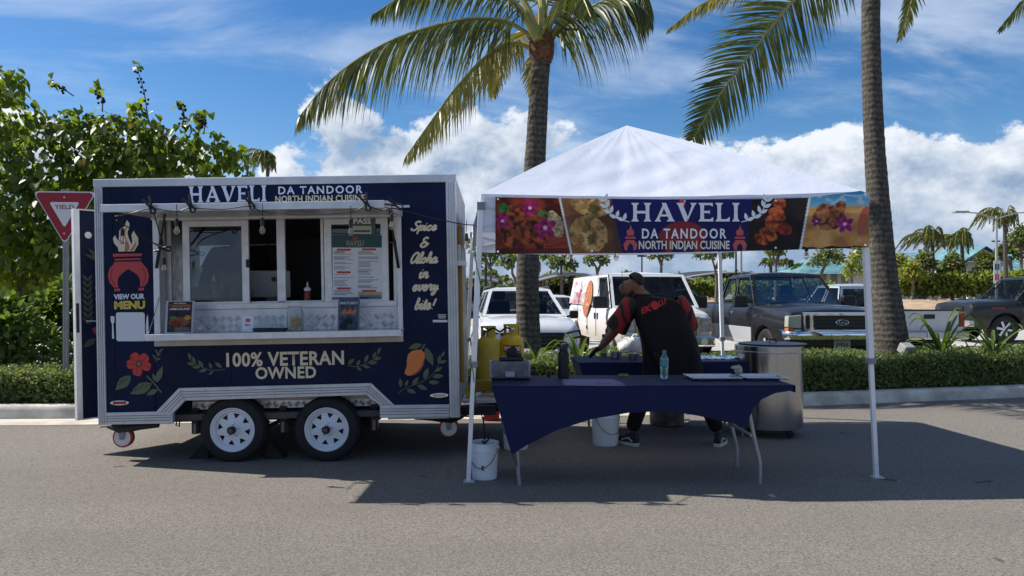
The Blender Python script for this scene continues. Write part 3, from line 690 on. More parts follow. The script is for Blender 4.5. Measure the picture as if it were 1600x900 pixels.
# brush-script slogan
GLY = {'S': [[(.95, 1.6), (.8, 1.9), (.45, 1.9), (.2, 1.6), (.35, 1.2), (.7, .85), (.75, .35), (.35, 0), (-.1, .15), (-.1, .5)]],
 'p': [[(0, .5), (.22, 1.0), (.12, -.85)], [(.2, .55), (.5, 1), (.78, .7), (.62, .1), (.3, .1)], [(.66, .12), (.95, .4)]], 'i': [[(0, .5), (.2, 1), (.15, .2), (.35, 0), (.62, .4)], [(.28, 1.4), (.3, 1.5)]],
 'c': [[(.7, .8), (.45, 1), (.1, .6), (.2, .1), (.5, 0), (.85, .4)]], 'e': [[(0, .35), (.5, .55), (.55, .9), (.3, 1), (.08, .5), (.25, .05), (.5, 0), (.85, .4)]],
 'A': [[(.95, 1.6), (.6, 1.95), (.15, 1.5), (.0, .6), (.25, .0), (.7, .5), (.98, 1.85), (.9, .3), (1.1, 0), (1.35, .35)]], 'l': [[(0, .3), (.38, 1.4), (.36, 1.9), (.2, 1.9), (.12, .4), (.3, 0), (.6, .38)]],
 'o': [[(.4, 1), (.05, .6), (.2, .03), (.55, .2), (.6, .75), (.38, 1.0), (.55, .78), (.9, .8)]], 'h': [[(0, .3), (.35, 1.4), (.33, 1.9), (.18, 1.8), (.10, 0)], [(.14, .4), (.4, .95), (.6, .8), (.55, .2), (.7, 0), (.98, .38)]],
 'a': [[(.65, .85), (.4, 1), (.05, .6), (.15, .03), (.45, .2), (.68, .95), (.62, .2), (.75, 0), (1.02, .38)]], 'n': [[(0, .6), (.18, 1), (.13, 0)], [(.17, .5), (.45, 1), (.62, .8), (.58, .2), (.72, 0), (1, .38)]],
 'v': [[(0, .7), (.15, 1), (.2, .3), (.38, 0), (.62, .4), (.65, 1), (.9, .8)]], 'r': [[(0, .5), (.2, 1.1), (.32, .9), (.58, .9), (.5, .3), (.65, 0), (.92, .38)]],
 'y': [[(0, .7), (.15, 1), (.15, .3), (.35, .05), (.65, .9)], [(.68, 1), (.55, -.4), (.25, -.85), (.1, -.6), (.5, -.1), (.95, .38)]], 'b': [[(0, .3), (.35, 1.4), (.33, 1.9), (.18, 1.8), (.12, .3), (.35, 0), (.65, .35), (.55, .85), (.85, .75)]],
 't': [[(0, .4), (.3, 1.7), (.2, .3), (.35, 0), (.62, .38)], [(.02, 1.15), (.55, 1.2)]], '!': [[(.45, 1.9), (.3, .55)], [(.2, .05), (.22, .15)]],
 '&': [[(1.0, .75), (.75, .2), (.35, 0), (.05, .3), (.25, .75), (.6, .9), (.25, 1.0), (.18, 1.45), (.5, 1.7), (.75, 1.45)], [(.55, .55), (.85, .65), (1.1, .5)]]}
ADV = {'S': .95, 'A': 1.2, 'i': .55, 'l': .52, 't': .55, '!': .5, '&': 1.1}
def script(word, x0, x1, y0, y1):
    st = []; cx = 0
    for ch in word:
        for g in GLY[ch]: st.append([(cx+a+.32*b, b) for a, b in g])
        cx += ADV.get(ch, .85)
    al = np.vstack([np.array(g) for g in st]); lo, hi = al.min(0), al.max(0)
    a = tp(x0, y1); b = tp(x1, y0)
    sx = (b[0]-a[0])/(hi[0]-lo[0]); sz = (b[1]-a[1])/(hi[1]-lo[1])
    def fn(mb):
        for i, g in enumerate(st): ribbon(mb, [(a[0]+(p-lo[0])*sx, a[1]+(q-lo[1])*sz) for p, q in g], .0165, YD-.001-i*2e-4)
    tdraw('lettering', CREAM, fn, 'script word '+word)
script('Spice', 649, 689, 346, 366); script('&', 663, 676, 371, 386); script('Aloha', 648, 690, 394, 411); script('in', 660, 675, 421, 434); script('every', 649, 690, 444, 461); script('bite!', 652, 686, 466, 483)
tdraw('small_badge', WPR, lambda mb: [px_poly(mb, [(x0, y0), (x1, y0), (x1, y1), (x0, y1)]) for x0, x1, y0, y1 in ((688, 701, 491, 492.3), (688, 701, 493.6, 494.6), (689, 700, 495.8, 497), (680, 703, 499.5, 503.2))])
for (px, py, c) in ((189, 629, 'red'), (688, 617, 'clear')):
    u, z = tp(px, py); ml = bpy.data.objects.new('marker_light', None); COL.objects.link(ml); ml.parent = TR; ml.location = (u, -.004, z); ml['label'] = c+' marker light'
    MB().prism([(x*.078, q*.021) for x, q in [(math.cos(t*math.pi/12)*(1 if abs(math.cos(t*math.pi/12)) < .8 else 1), math.sin(t*math.pi/12)) for t in range(24)]], -.01, .002).build('bezel', CHROME, ml, bevel=.003)
    MB().box(-.052, .052, -.017, -.0105, -.011, .011).build('lens', mat('lens_'+c, (.35, .03, .03) if c == 'red' else (.5, .48, .4), .15), ml, bevel=.003)
# tongue in front of the trailer
MB().tube([(TL-.1, .36, .33), (TL+.35, .5, .33), (TL+.72, .95, .34)], .04, 4).build('drawbar', DARK, TR); MB().tube([(TL-.1, 1.64, .33), (TL+.35, 1.5, .33), (TL+.72, 1.05, .34)], .04, 4).build('drawbar', DARK, TR)
MB().box(TL+.0, TL+.62, .45, 1.55, .372, .40).build('tongue_platform', ALU, TR)
MB().cyl((TL+.7, 1.0, .36), (TL+.85, 1.0, .36), .045).build('coupler', DARK, TR); MB().cyl((TL+.66, 1.0, -.05), (TL+.66, 1.0, .6), .03).build('jockey_leg', DARK, TR)
MB().box(TL+.0, TL+.035, .12, .16, .6, 1.95).build('gas_pipe', mat('gas_pipe_yellow', (.30, .17, .02), .5), TR, bevel=.01)
MB().box(TL+.0, TL+.03, .1, .6, 1.60, 1.78).build('vent_cover', ALU, TR); MB().box(TL+.0, TL+.07, .03, .22, 1.6, 1.64).build('light_arm', ALU2, TR)
# ================================================================ canopy tent
bpy.context.view_layer.update()
def srgb(r, g, b): return tuple(((c/255)/12.92 if c/255 <= .04045 else ((c/255+.055)/1.055)**2.4) for c in (r, g, b))
def clothmat(name, col, tr=.3, rough=.8, bump=.3, bs=25, var=.05, vs=4):
    m = bpy.data.materials.new(name); m.use_nodes = True; MATS[name] = m; T = NT(m.node_tree)
    tc = T.n('ShaderNodeTexCoord').outputs['Object']
    c = T.mix(T.noise(tc, vs, 5, .6), (*[q*(1-var) for q in col], 1), (*[min(1, q*(1+var)) for q in col], 1))
    wr = T.m('ADD', T.noise(T.vm('MULTIPLY', tc, (1, 1, .5)), bs*.25, 4, .6, 1.2), T.m('MULTIPLY', T.noise(tc, bs, 5, .6, .6), .35))
    bn = T.n('ShaderNodeBump', {'Strength': bump, 'Distance': .02, 'Height': wr})
    b = T.n('ShaderNodeBsdfPrincipled', {'Base Color': c, 'Roughness': rough, 'Specular IOR Level': .2, 'Normal': bn.outputs[0]})
    t = T.n('ShaderNodeBsdfTranslucent', {0: c, 'Normal': bn.outputs[0]})
    T.n('ShaderNodeOutputMaterial', {0: T.n('ShaderNodeMixShader', {0: tr, 1: b.outputs[0], 2: t.outputs[0]}).outputs[0]})
    return m
FEET = {'FL': G(732, 752), 'FR': G(1369, 746), 'BL': Vector((-.55, 8.5, 0)), 'BR': Vector((2.5, 8.66, 0))}
EAVE = {'FL': P(752, 303, 5.52), 'FR': P(1349, 299, 5.64), 'BL': Vector((-.45, 8.45, 2.19)), 'BR': Vector((2.42, 8.6, 2.19))}
APEX = P(979, 196, 7.05)
TENT = thing('canopy_tent', 'white pop-up canopy tent with peaked roof on four slim white legs', 'tent', FEET['FL'])
TO = FEET['FL']
FAB = clothmat('tent_fabric', (.68, .73, .83), .28, .75, .4, 12, .03)
def canopy_panel(a, b, seed):
    mb = MB(); n = 72; vs = []; r = random.Random(seed); ph = [r.uniform(0, 6) for _ in range(6)]
    for j in range(n+1):
        t = j/n
        for i in range(n+1):
            s = i/n; p = a.lerp(b, s).lerp(APEX, t)
            k = math.sin(math.pi*s)*(1-t); q = math.sin(math.pi*t)
            p = p+Vector((0, 0, -.075*k*(1-t)*q-.03*k+.018*q))
            p.z += (.010*math.sin(14*s*(1-t)+9*t+ph[0])+.006*math.sin(33*s*(1-t)+ph[1]-12*t)+.004*math.sin(61*s*(1-t)+ph[2]+22*t))*k*(.4+q)
            cz_ = sum(a_*abs(math.sin(f_*s+ph[i_]+.8*math.sin(3*t+ph[i_])))**3 for i_, (a_, f_) in enumerate(((.016, 17), (.012, 29), (.009, 43))))
            p.z -= cz_*min(1, t*2.2)*(1-t)**.6*.32*math.sin(math.pi*s)**.4
            vs.append(p-TO)
    mb.add(vs, [(j*(n+1)+i, j*(n+1)+i+1, (j+1)*(n+1)+i+1, (j+1)*(n+1)+i) for j in range(n) for i in range(n)])
    return mb.build('canopy_panel', FAB, TENT, True, ang=80)
for k, (a, b) in enumerate((('FL', 'FR'), ('FR', 'BR'), ('BR', 'BL'), ('BL', 'FL'))):
    canopy_panel(EAVE[a], EAVE[b], k)
    mb = MB(); n = 30; vs = []; ea, eb = EAVE[a]-TO, EAVE[b]-TO; out = (eb-ea).cross(Vector((0, 0, 1))).normalized()
    for i in range(n+1):
        s = i/n; p = ea.lerp(eb, s)+Vector((0, 0, -.03*math.sin(math.pi*s)))
        for q in range(5): vs.append(p+Vector((0, 0, -.29*q/4))+out*(.006+.012*math.sin(s*23+k)*q/4))
    mb.add(vs, [(i*5+q, i*5+q+1, (i+1)*5+q+1, (i+1)*5+q) for i in range(n) for q in range(4)])
    mb.build('valance', FAB, TENT, True, ang=80)
LEGW = mat('white_leg', (.78, .79, .82), .35, .1, .05, 6)
BRK = mat('grey_bracket', (.22, .23, .24), .5)
for k in FEET:
    f, e = FEET[k]-TO, EAVE[k]-TO; e = e-Vector((0, 0, .06)); inw = Vector((1 if 'L' in k else -1, 1 if 'F' in k else -1, 0))*.0
    lg = bpy.data.objects.new('leg', None); COL.objects.link(lg); lg.parent = TENT; lg.location = f
    d = e-f; mid = d*.42
    def sq(p, q, w, nm):
        u = (q-p).normalized(); x = Vector((0, 1, 0)).cross(u).normalized(); y = u.cross(x); mb = MB()
        mb.add([p+x*w*a+y*w*b for a, b in ((1, 1), (-1, 1), (-1, -1), (1, -1))]+[q+x*w*a+y*w*b for a, b in ((1, 1), (-1, 1), (-1, -1), (1, -1))], [(0, 1, 2, 3), (4, 5, 6, 7), (0, 1, 5, 4), (1, 2, 6, 5), (2, 3, 7, 6), (3, 0, 4, 7)])
        return mb.build(nm, LEGW, lg, bevel=.003)
    sq(Vector((0, 0, .008)), mid*1.02, .0165, 'lower_tube'); sq(mid, d, .0205, 'upper_tube')
    MB().box(-.035, .045, -.04, .035, 0, .008).build('foot_plate', ALU, lg)
    MB().box(-.03, .03, -.03, .03, -.022, .022, Matrix.Translation(mid)).build('slider_bracket', BRK, lg, bevel=.004)
    MB().box(-.03, .03, -.03, .03, -.03, .03, Matrix.Translation(d*.985)).build('corner_bracket', BRK, lg, bevel=.004)
# scissor truss under the eaves
for a, b in (('FL', 'FR'), ('FR', 'BR'), ('BR', 'BL'), ('BL', 'FL')):
    A, B = EAVE[a]-TO-Vector((0, 0, .09)), EAVE[b]-TO-Vector((0, 0, .09)); dn = Vector((0, 0, -.16)); n = 4
    for i in range(n):
        p, q = A.lerp(B, i/n), A.lerp(B, (i+1)/n)
        MB().tube([p, q+dn], .010, 4).build('truss_bar', LEGW, TENT); MB().tube([p+dn, q], .010, 4).build('truss_bar', LEGW, TENT)
for k in EAVE: MB().tube([EAVE[k]-TO-Vector((0, 0, .1)), APEX-TO-Vector((0, 0, .06))], .010, 4).build('roof_bar', LEGW, TENT)
# ---------------------------------------------------------------- printed banner
def vnoise(x, y, sc, seed=0):
    x = x/sc+seed*17.3; y = y/sc+seed*9.1; xi = np.floor(x).astype(int); yi = np.floor(y).astype(int); fx = x-xi; fy = y-yi
    fx = fx*fx*(3-2*fx); fy = fy*fy*(3-2*fy)
    h = lambda a, b: np.modf(np.abs(np.sin(a*127.1+b*311.7+seed*74.7)*43758.5453))[0]
    return (h(xi, yi)*(1-fx)+h(xi+1, yi)*fx)*(1-fy)+(h(xi, yi+1)*(1-fx)+h(xi+1, yi+1)*fx)*fy
def fbm(x, y, sc, seed=0): return (vnoise(x, y, sc, seed)+.5*vnoise(x, y, sc/2, seed+1)+.25*vnoise(x, y, sc/4, seed+2))/1.75
def paint_banner(x, y):
    c = np.zeros((len(x), 3)); 
    def put(mask, col, a=1.0):
        col = np.asarray(col); m = (mask*a)[:, None] if mask.dtype != bool else (mask.astype(float)*a)[:, None]
        c[:] = c*(1-m)+col*m
    def ell(cx, cy, rx, ry, rot=0.0, rag=.0, sc=6, seed=0):
        dx, dy = x-cx, y-cy; a = R(rot); u = dx*math.cos(a)+dy*math.sin(a); v = -dx*math.sin(a)+dy*math.cos(a)
        return ((u/rx)**2+(v/ry)**2+(fbm(x, y, sc, seed)-.5)*rag) < 1
    S = lambda *q: np.array(srgb(*q))
    def tex(mask, a, b, sc, seed=0): f = np.clip((fbm(x, y, sc, seed)-.3)*2.5, 0, 1)[:, None]; put(mask, S(*a)*(1-f)+S(*b)*f)
    def orchid(cx, cy, r, c1=(200, 40, 125), c2=(240, 200, 225)):
        for k in range(5):
            a = 2*math.pi*k/5-.5; px, py = cx+math.cos(a)*r*.55, cy+math.sin(a)*r*.55
            tex(ell(px, py, r*.55, r*.32, math.degrees(a)), c1, tuple(int(q*.6) for q in c1), 5, k)
        put(ell(cx, cy, r*.2, r*.2), S(*c2))
    sep1 = 874+(y-308)*.21; sep3 = 1265-(y-308)*.18
    nl = 955+(y-308)*.2; nr = 1176-(y-308)*.12
    # panel 1: tandoori platter
    m1 = x < sep1-1.5
    tex(m1, (70, 22, 14), (150, 60, 38), 26, 3)
    st = np.abs(np.sin((y+x*.15)*.22+fbm(x, y, 20, 5)*6)) < .22; put(m1 & st, S(60, 14, 10), .6)
    for k, (cx, cy, rx, ry) in enumerate(((800, 355, 22, 16), (826, 360, 22, 22), (805, 335, 18, 12), (838, 340, 18, 14), (795, 372, 16, 10), (845, 372, 18, 12))): tex(m1 & ell(cx, cy, rx, ry, 20*k, .8, 7, k), (50, 20, 14), (185, 88, 40), 7, 10+k)
    tex(m1 & ell(866, 350, 13, 22, -20, .5, 4, 8), (140, 120, 80), (225, 208, 170), 3, 9)
    tex(m1 & ell(849, 336, 10, 7, 0, 1.2, 4, 2), (30, 60, 22), (90, 130, 50), 4, 3)
    tex(m1 & ell(786, 326, 9, 8, 0, 1.2, 4, 4), (20, 60, 25), (60, 120, 50), 4, 5)
    orchid(828, 325, 14); orchid(785, 345, 13); orchid(852, 356, 17)
    put(m1 & (y > 388), S(25, 10, 8), .6)
    # panel 2: naan on a board
    m2 = (x > sep1+2) & (x < nl)
    tex(m2, (95, 62, 40), (150, 105, 66), 40, 6)
    put(m2 & (np.abs(np.sin(x*.35+fbm(x, y, 18, 2)*3)) < .16), S(90, 58, 36), .5)
    put(m2 & (x > 955+(y-308)*.05), S(70, 52, 42), .7)
    for (cx, cy, rx, ry, ro, sd) in ((922, 318, 32, 20, 14, 1), (920, 366, 31, 28, 30, 2)):
        e = m2 & ell(cx, cy, rx, ry, ro, .25, 10, sd); tex(e, (150, 108, 58), (222, 184, 120), 12, sd)
        put(e & (fbm(x, y, 5, sd+4) > .63), S(96, 58, 28), .75); put(e & ell(cx+5, cy+8, 8, 8, 0, 1.6, 4, sd), S(60, 78, 32), .8)
    put((x >= sep1-1.5) & (x <= sep1+2), S(225, 225, 228))
    # navy middle with a faint oven
    m3 = (x >= nl) & (x <= nr)
    put(m3, S(22, 20, 92))
    put(m3 & (((x-1067)/38)**2+((y-372)/26)**2 < 1) & (y < 372), S(150, 45, 45)); put(m3 & (np.abs(x-1067) < 34) & (y > 372) & (y < 378), S(150, 45, 45))
    put(m3 & ((np.abs(x-1045) < 5) | (np.abs(x-1090) < 5)) & (y > 374), S(150, 45, 45)); put(m3 & (np.abs(x-1066) < 4) & (y < 322), S(190, 70, 60))
    # panel 3: skewer on black
    m4 = (x > nr) & (x < sep3-1.5)
    tex(m4, (14, 10, 11), (44, 30, 28), 22, 7)
    for k, (cx, cy, rx, ry) in enumerate(((1218, 318, 11, 9), (1214, 335, 14, 11), (1208, 350, 15, 11), (1200, 366, 15, 10), (1190, 374, 12, 8), (1226, 358, 11, 9))): tex(m4 & ell(cx, cy, rx, ry, 30, .7, 6, k), (96, 34, 20), (212, 104, 58) if k < 5 else (215, 60, 48), 6, 20+k)
    put((x >= sep3-1.5) & (x <= sep3+2.2), S(222, 224, 228))
    # panel 4: fried chicken by the sea
    m5 = x > sep3+2.2
    f = np.clip((y-298)/26, 0, 1)[:, None]; put(m5, S(30, 125, 175)*(1-f)+S(120, 180, 205)*f)
    put(m5 & (fbm(x, y*2.5, 14, 3) > .62) & (y < 320), S(185, 215, 225), .5)
    b = m5 & (y > 322-(x-1270)*.02+fbm(x, y, 20, 1)*3); tex(b, (165, 112, 58), (214, 164, 98), 22, 8)
    put(m5 & (y > 383+fbm(x, y, 14, 4)*5), S(24, 18, 16))
    for k, (cx, cy, rx, ry) in enumerate(((1288, 330, 14, 13), (1305, 336, 15, 16), (1295, 350, 17, 10), (1314, 322, 9, 8), (1280, 340, 10, 10))): tex(m5 & ell(cx, cy, rx, ry, 0, .7, 6, k), (80, 42, 26), (186, 120, 72), 7, 30+k)
    orchid(1320, 350, 14, (190, 40, 150)); orchid(1276, 346, 8, (160, 40, 150)); put(m5 & ell(1349, 345, 8, 24, 15), S(176, 98, 78))
    return np.clip(c, 0, 1)
bxs = np.linspace(774, 1358, 560); bt = np.linspace(0, 1, 88)
btop = lambda x: np.interp(x, [774, 900, 1040, 1180, 1262, 1345, 1358], [308, 310, 311.5, 311, 309, 298, 303]); bbot = lambda x: np.interp(x, [774, 1000, 1200, 1358], [397, 395.5, 391.5, 386.5])
def bmap(x, y, off=0.0):
    Y = 5.475+(x-774)/584*.115+.006*np.sin(x*.035)+.004*np.sin(x*.011+y*.05)-off
    return (x-800)/FPX*Y, Y, CAMH+(HOR-y)/FPX*Y
gx, gt = np.meshgrid(bxs, bt); gy = btop(gx)*(1-gt)+bbot(gx)*gt
BX, BY, BZ = bmap(gx.ravel(), gy.ravel())
me = bpy.data.meshes.new('banner'); nx_, ny_ = len(bxs), len(bt)
me.from_pydata(np.stack([BX, BY, BZ], 1).tolist(), [], [(j*nx_+i, (j+1)*nx_+i, (j+1)*nx_+i+1, j*nx_+i+1) for j in range(ny_-1) for i in range(nx_-1)])
ca = me.color_attributes.new('print', 'FLOAT_COLOR', 'POINT'); colr = paint_banner(gx.ravel(), gy.ravel())
ca.data.foreach_set('color', np.concatenate([colr, np.ones((len(colr), 1))], 1).ravel())
bm_ = bpy.data.materials.new('banner_print'); bm_.use_nodes = True; T = NT(bm_.node_tree)
cc = T.n('ShaderNodeAttribute', attribute_name='print').outputs['Color']
b = T.n('ShaderNodeBsdfPrincipled', {'Base Color': cc, 'Roughness': .42, 'Specular IOR Level': .35}); t = T.n('ShaderNodeBsdfTranslucent', {0: cc})
T.n('ShaderNodeOutputMaterial', {0: T.n('ShaderNodeMixShader', {0: .3, 1: b.outputs[0], 2: t.outputs[0]}).outputs[0]})
me.materials.append(bm_); finish(bpy.data.objects.new('tmp', me), True, 80) if False else None
BN = thing('banner', 'long printed vinyl banner with food pictures hung along the tent front', 'banner', (0, 0, 0))
bo = bpy.data.objects.new('printed_sheet', me); COL.objects.link(bo); bo.parent = BN
def bmapped(o, off):
    v = np.empty(len(o.data.vertices)*3); o.data.vertices.foreach_get('co', v); v = v.reshape(-1, 3)
    X, Y, Z = bmap(v[:, 0], -v[:, 2], off-v[:, 1]); o.data.vertices.foreach_set('co', np.stack([X, Y, Z], 1).ravel()); o.data.update()
BWH = mat('banner_white', (.80, .82, .86), .4); BCR = mat('banner_cream', (.70, .66, .56), .4); BRD = mat('banner_red', (.50, .09, .08), .45)
def bfit(body, x0, x1, y0, y1, m, bold=.02, sp=1.0): o = fit_text(body, x0, x1, -y1, -y0, 0, m, BN, bold, sp, label='words '+body); bmapped(o, .004); return o
o = haveli(986, 1156, -346, -317, 0, BWH, BN); bmapped(o, .006)
bfit('DA TANDOOR', 1003, 1135, 357, 373, BWH, .022, 1.25); bfit('NORTH INDIAN CUISINE', 998, 1140, 376, 389.5, BCR, .028, 1.0)
for sx, cx in ((-1, 962), (1, 1180)):
    mb = MB(); pts = [(cx-sx*22, -347), (cx-sx*2, -341), (cx+sx*12, -328), (cx+sx*17, -312)]; ribbon(mb, pts, 1.3, 0)
    for i, t in enumerate((.15, .35, .55, .75, .95)):
        p = cr(pts, 41)[int(t*40)]
        for j, a in enumerate((25, 105)): leafpoly(mb, p, R(a) if sx > 0 else R(180-a), 13, 6, -.0003*(2*i+j+1))
    o = mb.build('laurel_emblem', BWH, BN); bmapped(o, .004)
for cx in (985, 1156):
    mb = MB(); 
    def q(pts, d=0.0): mb.poly([(cx+a, -d, -(372+b)) for a, b in pts])
    q([(-8, -2), (8, -2), (8, 1), (-8, 1)]); q([(-6, 3), (6, 3), (11, 10), (9, 18), (5, 20), (4, 12), (0, 8)]); q([(-6, 3), (0, 8), (-4, 12), (-5, 20), (-9, 18), (-11, 10)], .0003)
    q([(-5, -4), (-6, -11), (-1, -15), (0, -21), (3, -14), (6, -10), (5, -4)]); o = mb.build('oven_emblem', BRD, BN); bmapped(o, .004)
for x in (778, 925, 1070, 1212, 1352):
    for yy in (btop(x)+3, bbot(x)-4): mb = MB(); mb.lathe([(.7, 0), (1.6, 0), (1.6, -.001), (.7, -.001)], (x, 0, -yy), 14, 'y', cap=False); o = mb.build('grommet', CHROME, BN); bmapped(o, .003)
# ================================================================ tables
COVER = clothmat('navy_cover', (.0075, .0125, .056), .02, .7, .35, 22, .2)
TLEG = mat('table_leg_grey', (.33, .34, .36), .4, .5, .1, 9)
def folding_table(px_pts, org, ang, L, D, H, label_t, label_c, group=None, legs=(.22, .22)):
    t = thing('folding_table', label_t, 'table', (org.x, org.y, 0), ang)
    MB().box(.03, L-.03, .03, D-.03, H-.045, H-.008).build('table_top', mat('table_plastic', (.45, .45, .44), .5), t)
    for sx, x in ((1, legs[0]), (-1, L-legs[1])):
        for y in (.10, D-.10):
            yo = y; MB().tube([(x+sx*.06, y, H-.05), (x+sx*.03, y, .50), (x+sx*.0, yo, .345), (x-sx*.045, yo, .16), (x-sx*.045, yo, 0)] if sx < 0 else [(x+sx*.06, y, H-.05), (x+sx*.0, y, .50), (x-.045, yo, .345), (x-.042, yo, .16), (x-.03, yo, 0)], .0145, 10).build('leg', TLEG, t, True)
        MB().tube([(x+sx*.02, .10, .36), (x+sx*.02, D-.10, .36)], .012, 8).build('leg_brace', TLEG, t)
    c = thing('table_cover', label_c, 'table cover', (org.x, org.y, 0), ang)
    MB().box(0, L, 0, D, H-.003, H+.003).build('top_panel', COVER, c, bevel=.003)
    out = [(x, min(z, H-.004)) for x, z in px_pts]
    MB().prism(out, -.004, .0).build('front_panel', COVER, c); MB().prism(out, D, D+.004).build('back_panel', COVER, c)
    MB().box(L-.004, L, 0, D, H-.05, H-.004).build('end_lip', COVER, c)
    for x, xl, sg in ((0, legs[0]-.05, 1),):
        zb = .13
        mb = MB(); v = [(x, 0, H-.004), (x, D, H-.004), (xl, D-.07, zb), (x+(xl-x)*.45, D/2, .46), (xl, .07, zb)]
        mb.add(v+[(a+.004*sg, b, cc_) for a, b, cc_ in v], [(0, 1, 2, 3, 4), (5, 6, 7, 8, 9), (0, 1, 6, 5)]); mb.build('end_panel', COVER, c)
    return t, c
TH = .742
of = G(768, 604, TH); ofr = G(1243, 602.5, TH); TLN = (ofr-of).length; TANG = math.atan2(ofr.y-of.y, ofr.x-of.x)
def ft(x, y): Yv = 5.34; return ((x-768)/FPX*Yv, CAMH+(HOR-y)/FPX*Yv)
outl = [ft(*q) for q in [(768, 603), (775, 626), (786, 662), (794, 692), (798, 706), (803, 709), (811, 703), (822, 696), (840, 687), (870, 672), (925, 655), (985, 645), (1040, 643), (1090, 650), (1130, 659), (1152, 664), (1171, 666), (1173, 655), (1179, 641), (1193, 625), (1214, 615.5), (1243, 611), (1243, 602)]]
folding_table(outl, of, TANG, TLN, .72, TH, 'folding table with bent grey legs under the front navy cover', 'stretchy navy cover with arched hem on the front table', legs=(.235, .27))
ob = G(905, 567, TH); L2 = 1.83
fl2 = [(0, TH), (.05, .6), (.12, .35), (.17, .14), (.22, .14), (.28, .28), (.5, .42), (L2/2, .48), (L2-.5, .42), (L2-.28, .28), (L2-.22, .14), (L2-.17, .14), (L2-.12, .35), (L2-.05, .6), (L2, TH)]
folding_table(fl2, ob, R(2), L2, .76, TH, 'folding table under the rear navy cover where the cook works', 'stretchy navy cover on the rear work table behind the cook', legs=(.22, .22))
ZT1 = TH+.004
def on(x, y, z=ZT1): return G(x, y, z)
# ---------------------------------------------------------------- things on the front table
p = on(797, 594); w = thing('portable_speaker', 'grey box speaker with rounded ends and pale badge on the front table', 'speaker', p, TANG)
body = MB(); hw = .142
for s0, s1, nm, mt, r in ((-hw, hw, 'speaker_grille', mat('speaker_cloth', (.15, .155, .165), .85, 0, .25, 14, .5, 220), .0), (-hw-.016, -hw, 'end_cap', mat('speaker_cap', (.24, .245, .26), .45), .003), (hw, hw+.016, 'end_cap', mat('speaker_cap', (.24, .245, .26), .45), .003)):
    q = rrect(-.075-r, .075+r, .006-r, .142+r, .03); mb = MB(); n = len(q)
    mb.add([(s0, a+.085, b) for a, b in q]+[(s1, a+.085, b) for a, b in q], [tuple(range(n)), tuple(range(2*n-1, n-1, -1))]+[(i, (i+1) % n, (i+1) % n+n, i+n) for i in range(n)]); mb.build(nm, mt, w, True)
MB().box(-.035, .035, .003, .008, .025, .065).build('badge', mat('badge_grey', (.36, .38, .43), .4), w)
for sx in (-.11, .11): MB().cyl((sx, .06, 0), (sx, .06, .01), .012).build('foot', BLACK, w)
p2 = p+Vector((.03, .085, .147)); w = thing('camera_bag', 'lumpy black pouch lying on top of the grey speaker', 'pouch', p2)
def lump(c, r, sx, sy, sz, seed, n=10):
    mb = MB(); vs = []; rr = random.Random(seed)
    for j in range(n+1):
        for i in range(2*n):
            th = math.pi*j/n; ph = math.pi*i/n; k = 1+.16*math.sin(3*ph+seed)*math.sin(2*th+seed)+.1*math.sin(7*ph+2*th+seed)
            z = math.cos(th)*sz*k
            vs.append((c[0]+r*sx*k*math.sin(th)*math.cos(ph), c[1]+r*sy*k*math.sin(th)*math.sin(ph), c[2]+max(r*z, -r*sz*.55)))
    mb.add(vs, [(j*2*n+i, j*2*n+(i+1) % (2*n), (j+1)*2*n+(i+1) % (2*n), (j+1)*2*n+i) for j in range(n) for i in range(2*n)]); return mb
MB().box(-.115, .075, -.05, .055, .0, .03).build('base_tray', BLACK, w, bevel=.008)
lump((-.01, 0, .052), .055, .8, .7, .95, 2).build('pouch_body', mat('black_cloth', (.013, .013, .015), .8, 0, .2, 20, .4, 50), w, True, ang=80)
MB().box(.02, .06, -.03, .03, .03, .062).build('buckle', BLACK, w, bevel=.006)
def bottle(name, prof, m, label, cat, loc, extra=()):
    w = thing(name, label, cat, loc); MB().lathe(prof, (0, 0, 0), 24).build('bottle_body', m, w, True)
    for (nm, pr, mm) in extra: MB().lathe(pr, (0, 0, 0), 24).build(nm, mm, w, True)
    return w
MB_BLK = mat('matte_black', (.008, .008, .009), .55)
w = bottle('drink_flask', [(.040, 0), (.043, .004), (.043, .19), (.040, .205), (.03, .215)], MB_BLK, 'tall matte black steel flask with loop cap on the front table', 'flask', on(880.5, 590), [('screw_cap', [(.032, .2155), (.034, .218), (.034, .262), (.03, .268), (1e-6, .268)], BLACK)])
MB().tube([(-.03, 0, .24), (-.036, 0, .262), (-.02, 0, .282), (.02, 0, .282), (.036, 0, .262), (.03, 0, .24)], .006, 6).build('carry_loop', BLACK, w, True)
w = thing('charger_block', 'tiny black block standing beside the tall flask', 'charger', on(857.5, 588)); MB().box(-.014, .014, -.014, .014, 0, .045).build('charger_body', BLACK, w, bevel=.004); MB().box(-.006, .006, -.003, .003, .045, .052).build('plug', BLACK, w)
w = thing('green_card', 'small flat green card lying near the table middle', 'sponge', on(974, 588), .1); MB().box(-.04, .04, -.02, .02, .0, .014).build('card_body', mat('card_green', (.25, .33, .09), .9, 0, .2, 60, .6, 120), w, bevel=.005); MB().box(-.04, .04, -.02, .02, .0145, .019).build('card_face', mat('card_face_green', (.09, .16, .06), .95), w)  # stands for a flat green card, built as two stacked layers
PET = mat('clear_plastic', (.75, .86, .86), .08, 0, trans=.9, ior=1.3)
